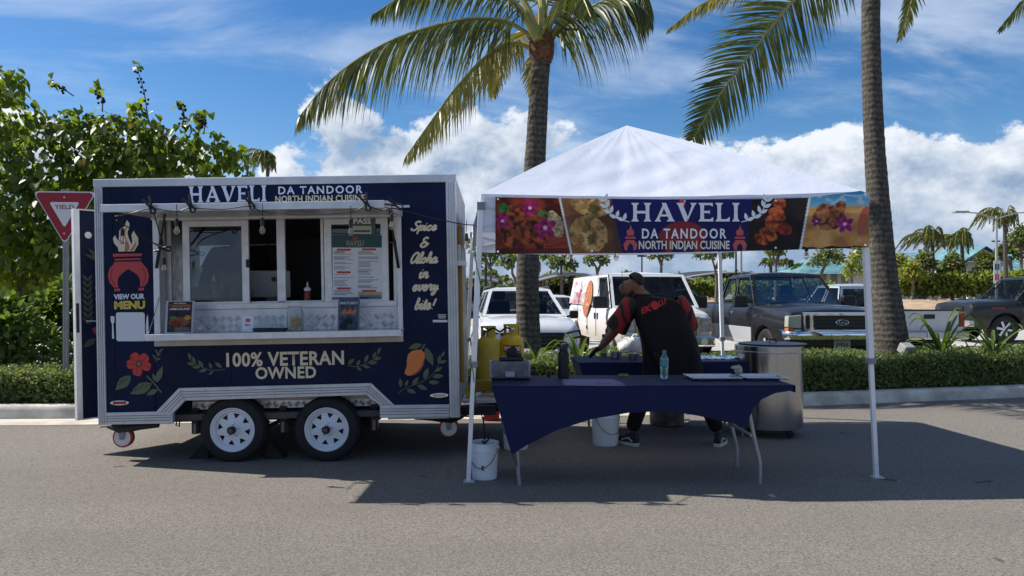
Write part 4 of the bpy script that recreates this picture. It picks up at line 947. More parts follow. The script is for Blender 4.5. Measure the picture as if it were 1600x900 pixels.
w = bottle('water_bottle', [(.026, 0), (.031, .006), (.032, .03), (.029, .05), (.032, .07), (.032, .15), (.029, .165), (.018, .188), (.013, .195), (.013, .205)], PET, 'clear plastic water bottle with teal label and cap', 'bottle', on(1038, 592),
    [('label_sleeve', [(.0328, .10), (.0328, .155)], mat('teal_label', (.07, .28, .30), .4)), ('bottle_cap', [(.0145, .20), (.0145, .222), (.0135, .224), (1e-6, .224)], mat('teal_cap', (.03, .22, .20), .4)), ('water', [(.027, .003), (.030, .008), (.028, .05), (.030, .07), (.030, .09), (1e-6, .09)], mat('water_teal', (.35, .6, .58), .05, trans=.8))])
PAN = mat('sheet_pan', (.55, .56, .58), .3, .95, .1, 10)
def tray(p, L, D, label, rz):
    w = thing('sheet_pan', label, 'sheet pan', p, rz, 'metal sheet pans on the front table')
    mb = MB(); a = [(0, 0), (L, 0), (L, D), (0, D)]; b = [(.014, .014), (L-.014, .014), (L-.014, D-.014), (.014, D-.014)]
    vs = [(x, y, .022) for x, y in a]+[(x+(.006 if x < L/2 else -.006), y+(.006 if y < D/2 else -.006), .022) for x, y in a]+[(x, y, .002) for x, y in b]
    mb.add(vs, [(i, (i+1) % 4, 4+(i+1) % 4, 4+i) for i in range(4)]+[(4+i, 4+(i+1) % 4, 8+(i+1) % 4, 8+i) for i in range(4)]+[(8, 9, 10, 11)]); mb.build('pan_sheet', PAN, w, bevel=.002)
    MB().tube([(0, 0, .022), (L, 0, .022), (L, D, .022), (0, D, .022), (0, 0, .022)], .0035, 6, False).build('rolled_rim', ALU2, w); return w
tray(on(1083, 595.5), .385, .29, 'left of two metal sheet pans, lying beside the water bottle', TANG); tray(on(1166, 595), .34, .29, 'right of two metal sheet pans, at the table end', TANG-.03)
w = thing('crumpled_napkin', 'crumpled tan paper napkin lying on the sheet pans', 'napkin', on(1157, 590)+Vector((0, .05, .024)))
lump((0, 0, .03), .045, .7, .7, .85, 5).build('napkin_ball', mat('tan_paper', (.42, .36, .29), .85, 0, .2, 30, .6, 40), w, True, ang=30); lump((-.03, .0, .05), .03, .9, .6, .5, 8).build('napkin_fold', mat('tan_paper', (.42, .36, .29), .85), w, True, ang=30)
# ---------------------------------------------------------------- things on the rear table
def on2(x, y): return G(x, y, ZT1)
OLIVE = mat('olive_glass', (.10, .13, .03), .1, 0, trans=.35)
bottle('oil_bottle', [(.036, 0), (.038, .004), (.038, .13), (.034, .16), (.017, .185), (.014, .19), (.014, .21)], OLIVE, 'olive green oil bottle with black cap by the cook\'s hand', 'bottle', on2(943, 556), [('bottle_cap', [(.017, .205), (.017, .235), (1e-6, .236)], BLACK), ('paper_label', [(.0386, .03), (.0386, .1)], mat('label_olive', (.3, .32, .14), .6))])
w = thing('white_sack', 'slumped white plastic sack on the rear table', 'sack', on2(985, 552)); lump((0, 0, .07), .115, 1.25, .8, .95, 3).build('sack_body', mat('white_sack_plastic', (.55, .55, .54), .45, 0, .1, 12, .6, 24), w, True, ang=60); MB().tube([(.02, 0, .17), (.04, 0, .21), (.07, 0, .2)], [.02, .012, .025], 8).build('sack_knot', mat('white_sack_plastic', (.55, .55, .54), .45), w, True)
w = thing('steel_pot', 'small shiny steel pan standing left of the white sack', 'pan', on2(962, 560)); MB().lathe([(.055, 0), (.062, .006), (.064, .07), (.068, .072), (.06, .072), (.058, .01), (1e-6, .008)], (0, 0, 0), 24).build('pan_body', STEEL, w, True); MB().tube([(.06, 0, .06), (.2, -.02, .085)], .007, 8).build('pan_handle', STEEL, w)
w = thing('sauce_tub', 'round steel tub between pan and sack', 'tub', on2(990, 562)); MB().lathe([(.05, 0), (.055, .06), (.059, .062), (.05, .06), (.046, .008), (1e-6, .006)], (0, 0, 0), 24).build('tub_body', STEEL, w, True); MB().lathe([(.047, .045), (1e-6, .05)], (0, 0, 0), 20).build('tub_filling', mat('herb_green', (.08, .14, .03), .8), w, True)
w = thing('salad_leaves', 'bright green salad leaves lying by the pan', 'salad', on2(965, 551)); ps = rng.normal(size=(26, 3))*np.array([.05, .03, .012])+np.array([0, 0, .03]); leafcloud('leaves', ps, rdirs(26), rdirs(26, 2), rng.uniform(.05, .08, 26), leafmat('salad', (.12, .22, .03), (.3, .42, .08), .4), 'oval', w)
w = thing('foil_sheet', 'crumpled aluminium foil sheet at the rear table end', 'foil', on2(1118, 563)); mb = MB(); vs = []; 
for j in range(9):
    for i in range(15): vs.append((-.24+.48*i/14, -.02+.34*j/8, .012+.02*random.random()))
mb.add(vs, [(j*15+i, j*15+i+1, (j+1)*15+i+1, (j+1)*15+i) for j in range(8) for i in range(14)]); mb.build('foil', mat('foil', (.75, .77, .8), .2, 1.0), w)
MB().box(-.24, .24, -.02, .32, 0, .008).build('tray_base', ALU, w)
# ---------------------------------------------------------------- drum oven
dc = Vector(((1201-800)/FPX*7.46, 7.46, 0)); w = thing('tandoor_drum', 'stainless steel drum oven on casters at the right table end', 'drum oven', dc)
DRUM = mat('drum_steel', (.44, .445, .45), .19, 1.0); r = .327; MB().lathe([(r-.01, .085), (r, .09), (r, .84), (r+.004, .843), (r+.004, .90), (r-.004, .905), (r-.03, .905), (r-.05, .88), (1e-6, .87)], (0, 0, 0), 64).build('drum_body', DRUM, w, True); MB().lathe([(r+.002, .835), (r+.007, .84), (r+.007, .848), (r+.002, .853)], (0, 0, 0), 64, cap=False).build('seam_band', STEEL, w, True)
MB().lathe([(1e-6, .906), (.30, .907), (.33, .912), (.33, .918), (.05, .925), (1e-6, .925)], (.05, .04, 0), 40).build('lid', mat('lid_dark', (.05, .05, .052), .4, .8), w, True); MB().tube([(.02, .04, .925), (.02, .04, .955), (.09, .04, .955), (.09, .04, .925)], .007, 8).build('lid_handle', DARK, w, True)
for a in (-60, 30, 120, 210):
    cx, cy = (r-.07)*math.cos(R(a)), (r-.07)*math.sin(R(a)); MB().lathe([(1e-6, -.014), (.036, -.014), (.039, -.01), (.039, .01), (.036, .014), (1e-6, .014)], (cx, cy, .039), 20, 'y').build('caster_wheel', RUBBER, w, True); MB().box(cx-.02, cx+.02, cy-.026, cy+.026, .055, .086).build('caster_fork', DARK, w)
# ---------------------------------------------------------------- buckets and cans
BUK = mat('bucket_white', (.76, .79, .83), .45, 0, .06, 7)
def bucket(p, r, h, label, rz, marks=False):
    w = thing('plastic_bucket', label, 'bucket', p, rz, 'white plastic buckets under the tent')
    MB().lathe([(r*.86, 0), (r*.88, .004), (r*.97, h*.78), (r*1.035, h*.785), (r*1.035, h*.81), (r*.985, h*.815), (r*1.0, h*.97), (r*1.05, h*.975), (r*1.05, h), (r*.96, h), (r*.84, .01), (1e-6, .009)], (0, 0, 0), 40).build('bucket_body', BUK, w, True, ang=50)
    MB().tube([(r*1.04*math.cos(a), -r*1.04*math.sin(a)*.9-.004, h*.88-.55*h*math.sin(a)) for a in np.linspace(0, math.pi, 15)], .0025, 6).build('wire_handle', DARK, w, True)
    for s in (1, -1): MB().cyl((s*r*.98, 0, h*.88), (s*r*1.1, 0, h*.88), .011).build('handle_lug', BUK, w)
    if marks:
        mk = MB()
        for i in range(9): mk.box(.012+.0, .032, -r*.985, -r*.955, h*.28+i*.0042, h*.28+i*.0042+(.0028 if i % 3 else .0018))
        stuff(mk.build('printed_marks', mat('ink_grey', (.07, .07, .08), .6), w))
    return w
b1 = bucket(G(757, 746), .108, .275, 'white bucket holding a rod by the left tent leg', -.3, True); bucket(G(946, 694), .135, .33, 'white bucket standing under the front table middle', .5); bucket(G(806, 700), .125, .27, 'white bucket half hidden behind the front table leg', .1)
w = thing('support_rod', 'black rod with hook standing in the white bucket', 'rod', G(757, 746)+Vector((.0, 0, .014)), 0); MB().tube([(.02, .01, 0), (.0, 0, .3), (-.01, -.02, .45)], .006, 8).build('rod_shaft', BLACK, w, True); MB().tube([(-.02, -.01, .27), (0, -.03, .25), (.03, -.02, .28), (.03, .0, .31), (.0, .0, .3)], .008, 8).build('rod_hook', DARK, w, True)
w = thing('guy_cord', 'thin green cord wound round the left tent leg down to the bucket', 'cord', (0, 0, 0)); pts = []
fl, e = FEET['FL'], EAVE['FL']
for i in range(60):
    t = i/59; q = e.lerp(fl, t*.62); a = t*11; pts.append((q.x+.034*math.cos(a)+.0, q.y+.034*math.sin(a), q.z))
pts += [(-.27, 5.58, .55), tuple(G(757, 746)+Vector((-.01, -.02, .46)))]
MB().tube(pts, .0035, 5).build('cord_strand', mat('cord_green', (.02, .10, .05), .6), w); MB().ball(pts[-1], .012, 8).build('knot', mat('cord_green', (.02, .10, .05), .6), w)
w = thing('stock_pot', 'dark speckled stock pot on the ground behind the tables', 'pot', G(1042, 663)); MB().lathe([(.17, 0), (.185, .01), (.185, .28), (.195, .285), (.18, .285), (.17, .02), (1e-6, .015)], (0, 0, 0), 32).build('pot_body', mat('pot_grey', (.10, .10, .095), .6, .3, .5, 10), w, True); MB().tube([(.18, 0, .22), (.23, 0, .23), (.23, 0, .2), (.18, 0, .19)], .007, 6).build('pot_handle', DARK, w)
# ---------------------------------------------------------------- gas bottles on the drawbar
TANKY = mat('tank_yellow', (.60, .42, .018), .5, 0, .12, 9, .1, 30, col2=None); TANKW = mat('tank_worn_yellow', (.56, .41, .03), .55, 0, 0, 13, .15, 30, col2=(.44, .32, .06))
def tank(px, Y, r, h, m, label, rz):
    q = P(px, 590, Y); q.z = .458; w = thing('propane_tank', label, 'gas tank', q, rz, 'yellow gas tanks')
    MB().lathe([(r*.6, .0), (r*.62, .03), (r*.6, .03), (r*.8, .045), (r, .10), (r, h*.82), (r*.9, h*.92), (r*.6, h*.985), (r*.2, h), (1e-6, h)], (0, 0, 0), 36).build('tank_body', m, w, True, ang=60); MB().lathe([(r*1.004, h*.5), (r*1.02, h*.505), (r*1.004, h*.51)], (0, 0, 0), 36, cap=False).build('weld_band', m, w, True)
    for s in range(3):
        a0 = s*2.09; cl = MB(); n = 8; vs = []
        for i in range(n+1): a = a0+1.35*i/n; vs += [(r*.62*math.cos(a), r*.62*math.sin(a), h*.96), (r*.62*math.cos(a), r*.62*math.sin(a), h*.96+.12), (r*.58*math.cos(a), r*.58*math.sin(a), h*.96), (r*.58*math.cos(a), r*.58*math.sin(a), h*.96+.12)]
        cl.add(vs, [f for i in range(n) for f in ((4*i, 4*i+1, 4*i+5, 4*i+4), (4*i+2, 4*i+3, 4*i+7, 4*i+6), (4*i+1, 4*i+3, 4*i+7, 4*i+5))]); cl.build('collar', m, w)
    MB().lathe([(r*.64, h*.96+.105), (r*.64, h*.96+.122), (r*.56, h*.96+.122), (r*.56, h*.96+.105)], (0, 0, 0), 24, cap=False).build('collar_ring', m, w, True)
    MB().cyl((0, 0, h), (0, 0, h+.07), .016).build('valve', mat('brass', (.35, .25, .1), .35, .9), w); MB().lathe([(.03, h+.07), (.032, h+.085), (1e-6, h+.087)], (0, 0, 0), 12).build('valve_knob', DARK, w); return w
tank(763, 7.2, .118, .545, TANKW, 'scuffed yellow gas tank behind the left tent leg', .5); tk = tank(799, 7.3, .124, .56, TANKY, 'yellow gas tank with red printed label beside the palm', .2)
def wrap(o, r):
    v = np.empty(len(o.data.vertices)*3); o.data.vertices.foreach_get('co', v); v = v.reshape(-1, 3); a = v[:, 0]/r-math.pi/2-.2; rr = r-v[:, 1]
    o.data.vertices.foreach_set('co', np.stack([rr*np.cos(a), rr*np.sin(a), v[:, 2]], 1).ravel()); o.data.update()
def patch(x0, x1, z0, z1, y, m, nm):
    mb = MB(); n = 14; mb.add([(x0+(x1-x0)*i/n, y, z) for i in range(n+1) for z in (z0, z1)], [(2*i, 2*i+1, 2*i+3, 2*i+2) for i in range(n)]); o = mb.build(nm, m, tk); wrap(o, .124); return o
patch(-.085, .10, .39, .46, -.001, mat('label_red', (.45, .03, .02), .5), 'red_label'); patch(-.085, .10, .33, .389, -.001, mat('label_yellow', (.5, .38, .02), .5), 'yellow_label')
o = fit_text('PROPANE', -.075, .09, .405, .447, -.002, mat('label_white', (.75, .75, .7), .5), tk, .03, label='word PROPANE'); wrap(o, .124)
o = fit_text('LP GAS', -.075, .07, .342, .378, -.002, mat('label_ink', (.05, .03, .02), .5), tk, .03); wrap(o, .124)
w = thing('gas_hose', 'black rubber hose linking the two yellow tanks', 'hose', (0, 0, 0)); a, b = P(763, 517, 7.1), P(799, 515, 7.2); MB().tube(cr([a, a+Vector((.05, -.05, .03)), (a+b)/2+Vector((0, -.06, -.01)), b+Vector((-.05, -.05, .02)), b], 24), .009, 8).build('hose_line', RUBBER, w, True); MB().cyl(b+Vector((-.02, 0, 0)), b+Vector((.03, 0, 0)), .016).build('regulator', ALU, w)
w = thing('yellow_hose_coil', 'coiled yellow hose hanging below the gas tanks', 'hose', P(757, 620, 6.9)); YH = mat('hose_yellow', (.35, .22, .015), .5)
for k in range(6): MB().tube([(.13*math.cos(a)*(1+.06*k), -.02*k+.05*math.sin(a), .08*math.sin(a)*(1+.05*k)+.016*k-.02) for a in np.linspace(0, 2*math.pi, 22)], .011, 6, False).build('hose_loop', YH, w, True)
w = thing('red_fuel_can', 'red fuel can on the ground beyond the drawbar', 'fuel can', G(768, 656)); MB().box(-.09, .09, -.08, .08, 0, .2).build('can_body', mat('can_red', (.40, .03, .02), .4), w, bevel=.02); MB().tube([(-.05, 0, .2), (-.05, 0, .24), (.05, 0, .24), (.05, 0, .2)], .012, 8).build('can_handle', mat('can_red', (.40, .03, .02), .4), w); MB().cyl((.06, 0, .2), (.09, 0, .25), .018).build('can_spout', BLACK, w)
# wheel chocks
for px, rz in ((305, 0), (424, math.pi)):
    q = G(px, 720); q.y += .13; w = thing('wheel_chock', 'black rubber chock %s the left trailer wheel' % ('left of' if px < 350 else 'right of'), 'wheel chock', q, rz, 'wheel chocks'); MB().prism([(-.09, 0), (.09, 0), (.055, .13), (.03, .14)], -.06, .06).build('wedge', RUBBER, w, bevel=.006); MB().tube([(-.06, -.062, .02), (.03, -.062, .12)], .006, 6).build('rib', BLACK, w)
# ================================================================ things on the serving counter and inside
TM = TR.matrix_world.copy()
def tw(x, y, d): u, z = tp(x, y, d); return TM @ Vector((u, d, z))
def shelf(x, d=-.14): u, _ = tp(x, 519, d); return TM @ Vector((u, d, SZ+.001))
RZ = R(1.34); s_ = lambda px, d=-.14: px/FPX*(6.15+d)
def sign(name, x0, x1, h, label, cat, m, d=-.14, lean=.12):
    w = thing(name, label, cat, shelf((x0+x1)/2, d), RZ); W_ = s_(x1-x0, d); M = Matrix.Rotation(-lean, 4, 'X')
    MB().box(-W_/2, W_/2, 0, .004, 0, h, M).build('panel', m, w); MB().box(-W_/2, W_/2, 0, .07, 0, .004).build('stand_foot', mat('acrylic', (.5, .52, .55), .1, trans=.6), w); return w, W_, M
def lean_text(body, x0, x1, z0, z1, m, w, lean=.12, bold=.02, off=.003):
    o = fit_text(body, x0, x1, z0, z1, -off, m, w, bold); o.matrix_local = Matrix.Rotation(-lean, 4, 'X'); return o
w, W_, M = sign('menu_stand', 259, 303, .27, 'framed photo card for tandoori lamb at the left counter end', 'menu card', mat('frame_grey', (.34, .36, .42), .4))
def foodcard(w, W_, z0, z1, lean, cols, blobs, nm='printed_photo'):
    n = 46; mm = 56; X = np.linspace(-W_*.42, W_*.42, n); Z = np.linspace(z0, z1, mm); gx, gz = np.meshgrid(X, Z); f = np.clip((fbm(gx.ravel()*1000, gz.ravel()*1000, 26, 3)-.3)*2.4, 0, 1)[:, None]
    c = np.array(srgb(*cols[0]))*(1-f)+np.array(srgb(*cols[1]))*f
    for (a, b, r1, r2, cc_) in blobs:
        k = (((gx.ravel()-a*W_)/(r1*W_))**2+((gz.ravel()-b*(z1-z0)-z0)/(r2*(z1-z0)))**2+(fbm(gx.ravel()*1000, gz.ravel()*1000, 12, 7)-.5)*1.1) < 1
        c[k] = np.array(srgb(*cc_))*(.45+.9*fbm(gx.ravel()*1000, gz.ravel()*1000, 7, 2)[k])[:, None]
    me = bpy.data.meshes.new(nm); me.from_pydata([(a, -.002, b) for a, b in zip(gx.ravel(), gz.ravel())], [], [(j*n+i, j*n+i+1, (j+1)*n+i+1, (j+1)*n+i) for j in range(mm-1) for i in range(n-1)])
    ca = me.color_attributes.new('print', 'FLOAT_COLOR', 'POINT'); ca.data.foreach_set('color', np.concatenate([np.clip(c, 0, 1), np.ones((len(c), 1))], 1).ravel()); me.materials.append(bm_)
    o = bpy.data.objects.new(nm, me); COL.objects.link(o); o.parent = w; o.matrix_local = Matrix.Rotation(-lean, 4, 'X'); return o
foodcard(w, W_, .012, .262, .12, ((22, 24, 34), (62, 54, 60)), [(0, .33, .36, .16, (150, 86, 58)), (-.22, .47, .12, .05, (90, 130, 50)), (.28, .48, .13, .08, (205, 150, 60)), (.12, .08, .3, .1, (120, 112, 100)), (-.1, .28, .2, .1, (120, 50, 36))])
lean_text('NEW SPECIAL', -.05, .05, .243, .253, mat('paper_white', (.7, .72, .75), .5), w, off=.004); lean_text('TANDOORI', -.085, .085, .213, .238, mat('orange_ink', (.45, .13, .05), .5), w, bold=.04, off=.004); lean_text('LAMB LOLLIPOP', -.082, .082, .193, .209, mat('paper_white', (.7, .72, .75), .5), w, bold=.02, off=.004)
w, W_, M = sign('card_stand', 379, 397, .135, 'small white payment card stand in the counter middle', 'card stand', PAPER)
for z0, z1, x0, x1, c in ((.085, .112, -.018, .018, 'pink_ink'), (.055, .067, -.02, .0, 'ink_grey'), (.055, .067, .008, .018, 'ink_grey')): o = MB().box(x0, x1, -.0025, -.001, z0, z1).build('printed_mark', mat(c, (.5, .05, .15) if 'pink' in c else (.07, .07, .08), .5), w); o.matrix_local = Matrix.Rotation(-.12, 4, 'X')
w, W_, M = sign('hot_sign', 529, 563, .275, 'dark blue-grey card asking LIKE IT HOT at the right counter end', 'sign', mat('card_edge', (.1, .13, .18), .5))
foodcard(w, W_, .004, .272, .12, ((44, 60, 84), (86, 104, 128)), [(0, .25, .22, .14, (24, 30, 42)), (-.2, .12, .25, .12, (30, 38, 52)), (.2, .1, .25, .1, (70, 84, 100))])
lean_text('LIKE IT HOT?', -.072, .072, .215, .235, mat('paper_white', (.7, .72, .75), .5), w, bold=.02, off=.004)
mb = MB()
for k in range(9): leafpoly(mb, (-.056+.014*k, .135), R(90), .02+.016*((k*7) % 3), .02, -.0045-.0002*k)
mb.box(-.06, .06, -.0046, -.004, .13, .135); o = mb.build('flame_print', mat('orange_ink', (.45, .13, .05), .5), w); o.matrix_local = Matrix.Rotation(-.12, 4, 'X')
w = thing('tip_jar', 'clear glass jar filled with yellow and orange sweets on the counter', 'jar', shelf(463)); JG = mat('jar_glass', (.8, .84, .85), .05, 0, trans=.95)
MB().lathe([(.05, 0), (.062, .01), (.072, .10), (.068, .16), (.055, .185), (.06, .205), (.058, .206), (.052, .186), (.064, .16), (.068, .1), (.058, .014), (1e-6, .012)], (0, 0, 0), 28).build('jar_glass', JG, w, True, ang=60)
for k in range(60):
    a = random.uniform(0, 6.28); z = random.uniform(.03, .12); rr = .046*math.sqrt(random.random()); c = random.choice(((.55, .40, .06), (.5, .17, .05), (.45, .38, .14))); MB().ball((rr*math.cos(a), rr*math.sin(a), z), .011, 6).build('sweet', mat('sweet_%d' % int(c[1]*100), c, .4), w, True)
w = thing('black_tray', 'shallow black tray on the counter beside the card stand', 'tray', shelf(424, -.1), RZ); MB().add([(-.12, -.05, 0), (.12, -.05, 0), (.12, .05, 0), (-.12, .05, 0), (-.13, -.06, .03), (.13, -.06, .03), (.13, .06, .03), (-.13, .06, .03)], [(0, 1, 2, 3), (0, 1, 5, 4), (1, 2, 6, 5), (2, 3, 7, 6), (3, 0, 4, 7)]).build('tray_pan', mat('tray_blue_black', (.03, .04, .06), .4), w); MB().box(-.02, .02, -.07, -.06, .012, .026).build('tray_tab', BLACK, w)
# menu poster and inspection card on the right window
def flat(name, x0, x1, y0, y1, d, m, label, cat):
    a = tw(x0, y1, d); w = thing(name, label, cat, a, RZ); W_ = s_(x1-x0, d); H_ = s_(y1-y0, d); MB().box(0, W_, 0, .002, 0, H_).build('sheet', m, w); return w, W_, H_
w, W_, H_ = flat('menu_poster', 523, 600, 367, 464, .0925, PAPER, 'printed menu poster with teal heading taped to the right window', 'poster')
MB().box(0, W_, -.0015, -.0005, H_*.80, H_).build('teal_heading', mat('teal_ink', (.02, .075, .085), .5), w); haveli(W_*.28, W_*.64, H_*.835, H_*.91, -.0025, mat('heading_cream', (.4, .36, .28), .5), w); fit_text('DA TANDOOR', W_*.34, W_*.58, H_*.812, H_*.825, -.0025, mat('heading_cream', (.4, .36, .28), .5), w)
mb = MB(); ellipse(mb, W_*.46, H_*.945, .02, .016, -.0025, 10); mb.build('red_roof_mark', REDP, w)
rib_ = MB(); ln = MB(); ln2 = MB(); rr = random.Random(4)
for cx, z in ((.23, .765), (.74, .77), (.23, .40), (.23, .14), (.74, .10)):
    rib_.poly([(W_*(cx-.14), -.003, H_*(z-.016)), (W_*(cx+.14), -.003, H_*(z-.016)), (W_*(cx+.14), -.003, H_*(z+.016)), (W_*(cx-.14), -.003, H_*(z+.016))])
for c0 in (.03, .52):
    z = .73
    while z > .03:
        if not any(abs(z-q) < .03 and (c0 < .3) == (cx < .5) for cx, q in ((.23, .40), (.23, .14), (.74, .10))):
            k = rr.random(); tgt = ln if k < .3 else ln2
            tgt.box(W_*c0, W_*(c0+rr.uniform(.2, .42)), -.002, -.0008, H_*z, H_*(z+.009))
        z -= .021 if rr.random() < .75 else .045
rib_.build('red_ribbons', REDP, w)['kind'] = 'stuff'; stuff(ln.build('print_lines', mat('ink_grey', (.07, .07, .08), .6), w)); stuff(ln2.build('print_lines', mat('ink_light', (.25, .26, .29), .6), w))
MB().box(W_*.52, W_, -.0032, -.0022, 0, H_*.085).build('tan_panel', mat('tan_ink', (.45, .32, .18), .5), w); MB().box(W_*.56, W_*.97, -.0042, -.0034, 0, H_*.03).build('blue_panel', mat('blue_ink', (.06, .16, .35), .5), w)
w, W_, H_ = flat('inspection_card', 553, 592, 337, 366, .092, mat('pass_green', (.07, .12, .09), .5), 'green PASS inspection card in the right window top', 'card')
fit_text('PASS', W_*.12, W_*.82, H_*.56, H_*.86, -.002, mat('paper_white', (.7, .72, .75), .5), w, .03, label='word PASS'); MB().box(W_*.08, W_*.84, -.0015, -.0005, .002, H_*.45).build('white_box', mat('pass_pale', (.42, .47, .43), .5), w); MB().box(W_*.14, W_*.78, -.0025, -.0017, H_*.12, H_*.22).build('stamp_line', mat('ink_grey', (.07, .07, .08), .6), w)
w = thing('order_screen', 'grey back of an order screen standing inside the hatch', 'screen', tw(428, 482, .42), RZ); ws = s_(62, .42); MB().box(-ws/2, ws/2, 0, .02, .1, .34, Matrix.Rotation(.15, 4, 'X')).build('screen_back', mat('screen_grey', (.30, .31, .33), .4), w, bevel=.008); MB().prism([(-.05, 0), (.05, 0), (.06, .18), (-.06, .18)], .03, .09).build('screen_stand', mat('stand_grey', (.12, .125, .14), .4), w, bevel=.008); MB().box(.03, .07, -.055, -.05, .25, .29, Matrix.Rotation(.15, 4, 'X')).build('badge', BLACK, w)
bottle('sauce_bottle', [(.028, 0), (.03, .004), (.03, .10), (.02, .115)], mat('sauce_red', (.22, .03, .025), .35), 'red squeeze bottle with white nozzle on the hatch sill', 'bottle', tw(484, 475, .2), [('nozzle', [(.03, .115), (.03, .135), (.02, .145), (.008, .15), (.004, .19), (1e-6, .19)], WPLASTIC)])
for i, (px, c) in enumerate(((350, (.45, .44, .42)), (367, (.5, .49, .45)))): bottle('squeeze_bottle', [(.036, 0), (.037, .004), (.037, .10), (.024, .12)], mat('squeeze_%d' % i, c, .4), ['left', 'right'][i]+' of two pale squeeze bottles behind the left window', 'bottle', tw(px, 474, .3), [('nozzle', [(.034, .12), (.034, .135), (.01, .15), (.004, .19), (1e-6, .19)], WPLASTIC)])
w = thing('napkin_stack', 'leaning stack of white napkins behind the left window', 'napkins', tw(322, 474, .32), RZ)
for k in range(9): MB().box(-.003, .003, -.07, .07, 0, .15, Matrix.Translation((-.08+.018*k, 0, 0)) @ Matrix.Rotation(R(-22+2*k), 4, 'Y')).build('napkin', PAPER, w)
MB().box(tp(253, 480, .2)[0], tp(612, 480, .2)[0], .145, .60, zs-.02, zs+.012).build('inner_worktop', STEEL, TR)
# ================================================================ festoon lights
SL = thing('festoon_lights', 'black festoon cable with clear bulbs clipped along the raised hatch', 'string lights', (0, 0, 0))
def hp(x, y, Y=None): return P(x, y, 5.40 if Y is None else Y)
BUL = mat('bulb_glass', (.85, .85, .82), .04, 0, trans=.96, ior=1.25)
def bulb(q, par):
    s = bpy.data.objects.new('bulb_socket', None); COL.objects.link(s); s.parent = par; s.location = q
    s.scale = (.8, .8, .8)
    MB().lathe([(.004, .075), (.012, .07), (.017, .05), (.018, .0), (.014, -.004)], (0, 0, 0), 14).build('socket', BLACK, s, True)
    MB().lathe([(.012, -.002), (.014, -.012), (.024, -.035), (.026, -.052), (.02, -.072), (.008, -.082), (1e-6, -.084)], (0, 0, 0), 16).build('bulb', BUL, s, True)
    MB().tube([(-.006, 0, -.01), (-.008, 0, -.045), (0, 0, -.052), (.008, 0, -.045), (.006, 0, -.01)], .0016, 5).build('filament', mat('filament', (.8, .7, .5), .4, .5), s)
cab = [hp(180, 338, 5.6), hp(205, 333), hp(235, 326), hp(262, 329), hp(280, 330), hp(297, 325), hp(345, 327), hp(390, 322), hp(410, 330), hp(480, 335), hp(548, 331), hp(572, 322), hp(595, 328), hp(617, 326), P(665, 338, 5.6), P(715, 349, 5.75), P(744, 352, 5.6)]
MB().tube(cr([tuple(q) for q in cab], 90), .0045, 6).build('cable', BLACK, SL, True)
drop = [P(182, 344, 5.75), P(205, 358, 5.85), P(252, 385, 5.95), P(248, 360, 5.8), P(240, 332, 5.5)]
MB().tube(cr([tuple(q) for q in drop], 30), .0045, 6).build('cable', BLACK, SL, True)
for q in (hp(276, 353), hp(410, 352), hp(548, 355), hp(612, 345), P(191, 368, 5.8), P(256, 413, 5.95), P(729, 376, 5.75)):
    bulb(q, SL); MB().tube([q+Vector((0, 0, .07)), q+Vector((0, 0, .16))], .003, 5).build('bulb_lead', BLACK, SL)
def clamp(q, rz=0.0, ry=0.0):
    c = bpy.data.objects.new('spring_clamp', None); COL.objects.link(c); c.parent = SL; c.location = q; c.rotation_euler = (0, ry, rz)
    for s in (1, -1):
        MB().tube([(-.07, 0, s*.03), (0, 0, s*.006), (.05, 0, s*.018), (.065, 0, s*.002)], [.012, .014, .011, .007], 6, flat=.7).build('clamp_jaw', BLACK, c)
    MB().cyl((0, -.016, 0), (0, .016, 0), .009).build('clamp_pivot', DARK, c)
for x, y, ry in ((235, 322, 1.1), (297, 320, 1.1), (390, 315, 1.1), (572, 317, 1.2), (617, 319, .4)): clamp(hp(x, y), 0, ry)
clamp(P(255, 388, 5.9), 0, .1)
TB_ = thing('tent_festoon', 'few clear bulbs on dark cable hanging below the tent banner', 'string lights', (0, 0, 0))
tb = [P(752, 395, 5.62), P(800, 396, 5.62), P(887, 392, 5.62), P(963, 391, 5.62), P(1100, 388, 5.65), P(1260, 384, 5.7), P(1352, 390, 5.72)]
MB().tube(cr([tuple(q) for q in tb], 60), .004, 6).build('cable', BLACK, TB_, True)
for q in (P(887, 396, 5.62), P(963, 394, 5.62), P(1260, 392, 5.7)): bulb(q, TB_)
# ================================================================ people
def skin_mesh(name, J, E, m, parent, root, subs=2, flat=None):
    names = list(J); me = bpy.data.meshes.new(name)
    me.from_pydata([J[k][0] for k in names], [(names.index(a), names.index(b)) for a, b in E], [])
    o = bpy.data.objects.new(name, me); COL.objects.link(o)
    o.modifiers.new('skin', 'SKIN').use_smooth_shade = True
    for i, k in enumerate(names):
        r = J[k][1]; me.skin_vertices[0].data[i].radius = r if isinstance(r, tuple) else (r, r); me.skin_vertices[0].data[i].use_root = (k == root)
    sb = o.modifiers.new('sub', 'SUBSURF'); sb.levels = subs; sb.render_levels = subs
    bpy.context.view_layer.update()
    m2 = bpy.data.meshes.new_from_object(o.evaluated_get(bpy.context.evaluated_depsgraph_get()))
    bpy.data.objects.remove(o); m2.materials.clear(); m2.materials.append(m)
    m2.polygons.foreach_set('use_smooth', [True]*len(m2.polygons)); m2.name = name
    r = bpy.data.objects.new(name, m2); COL.objects.link(r); r.parent = parent; return r
SKIN = mat('skin', (.19, .09, .055), .5, 0, .12, 20, .05, 60)
HAIR = mat('hair_black', (.012, .010, .009), .6, 0, .3, 60, .6, 120)
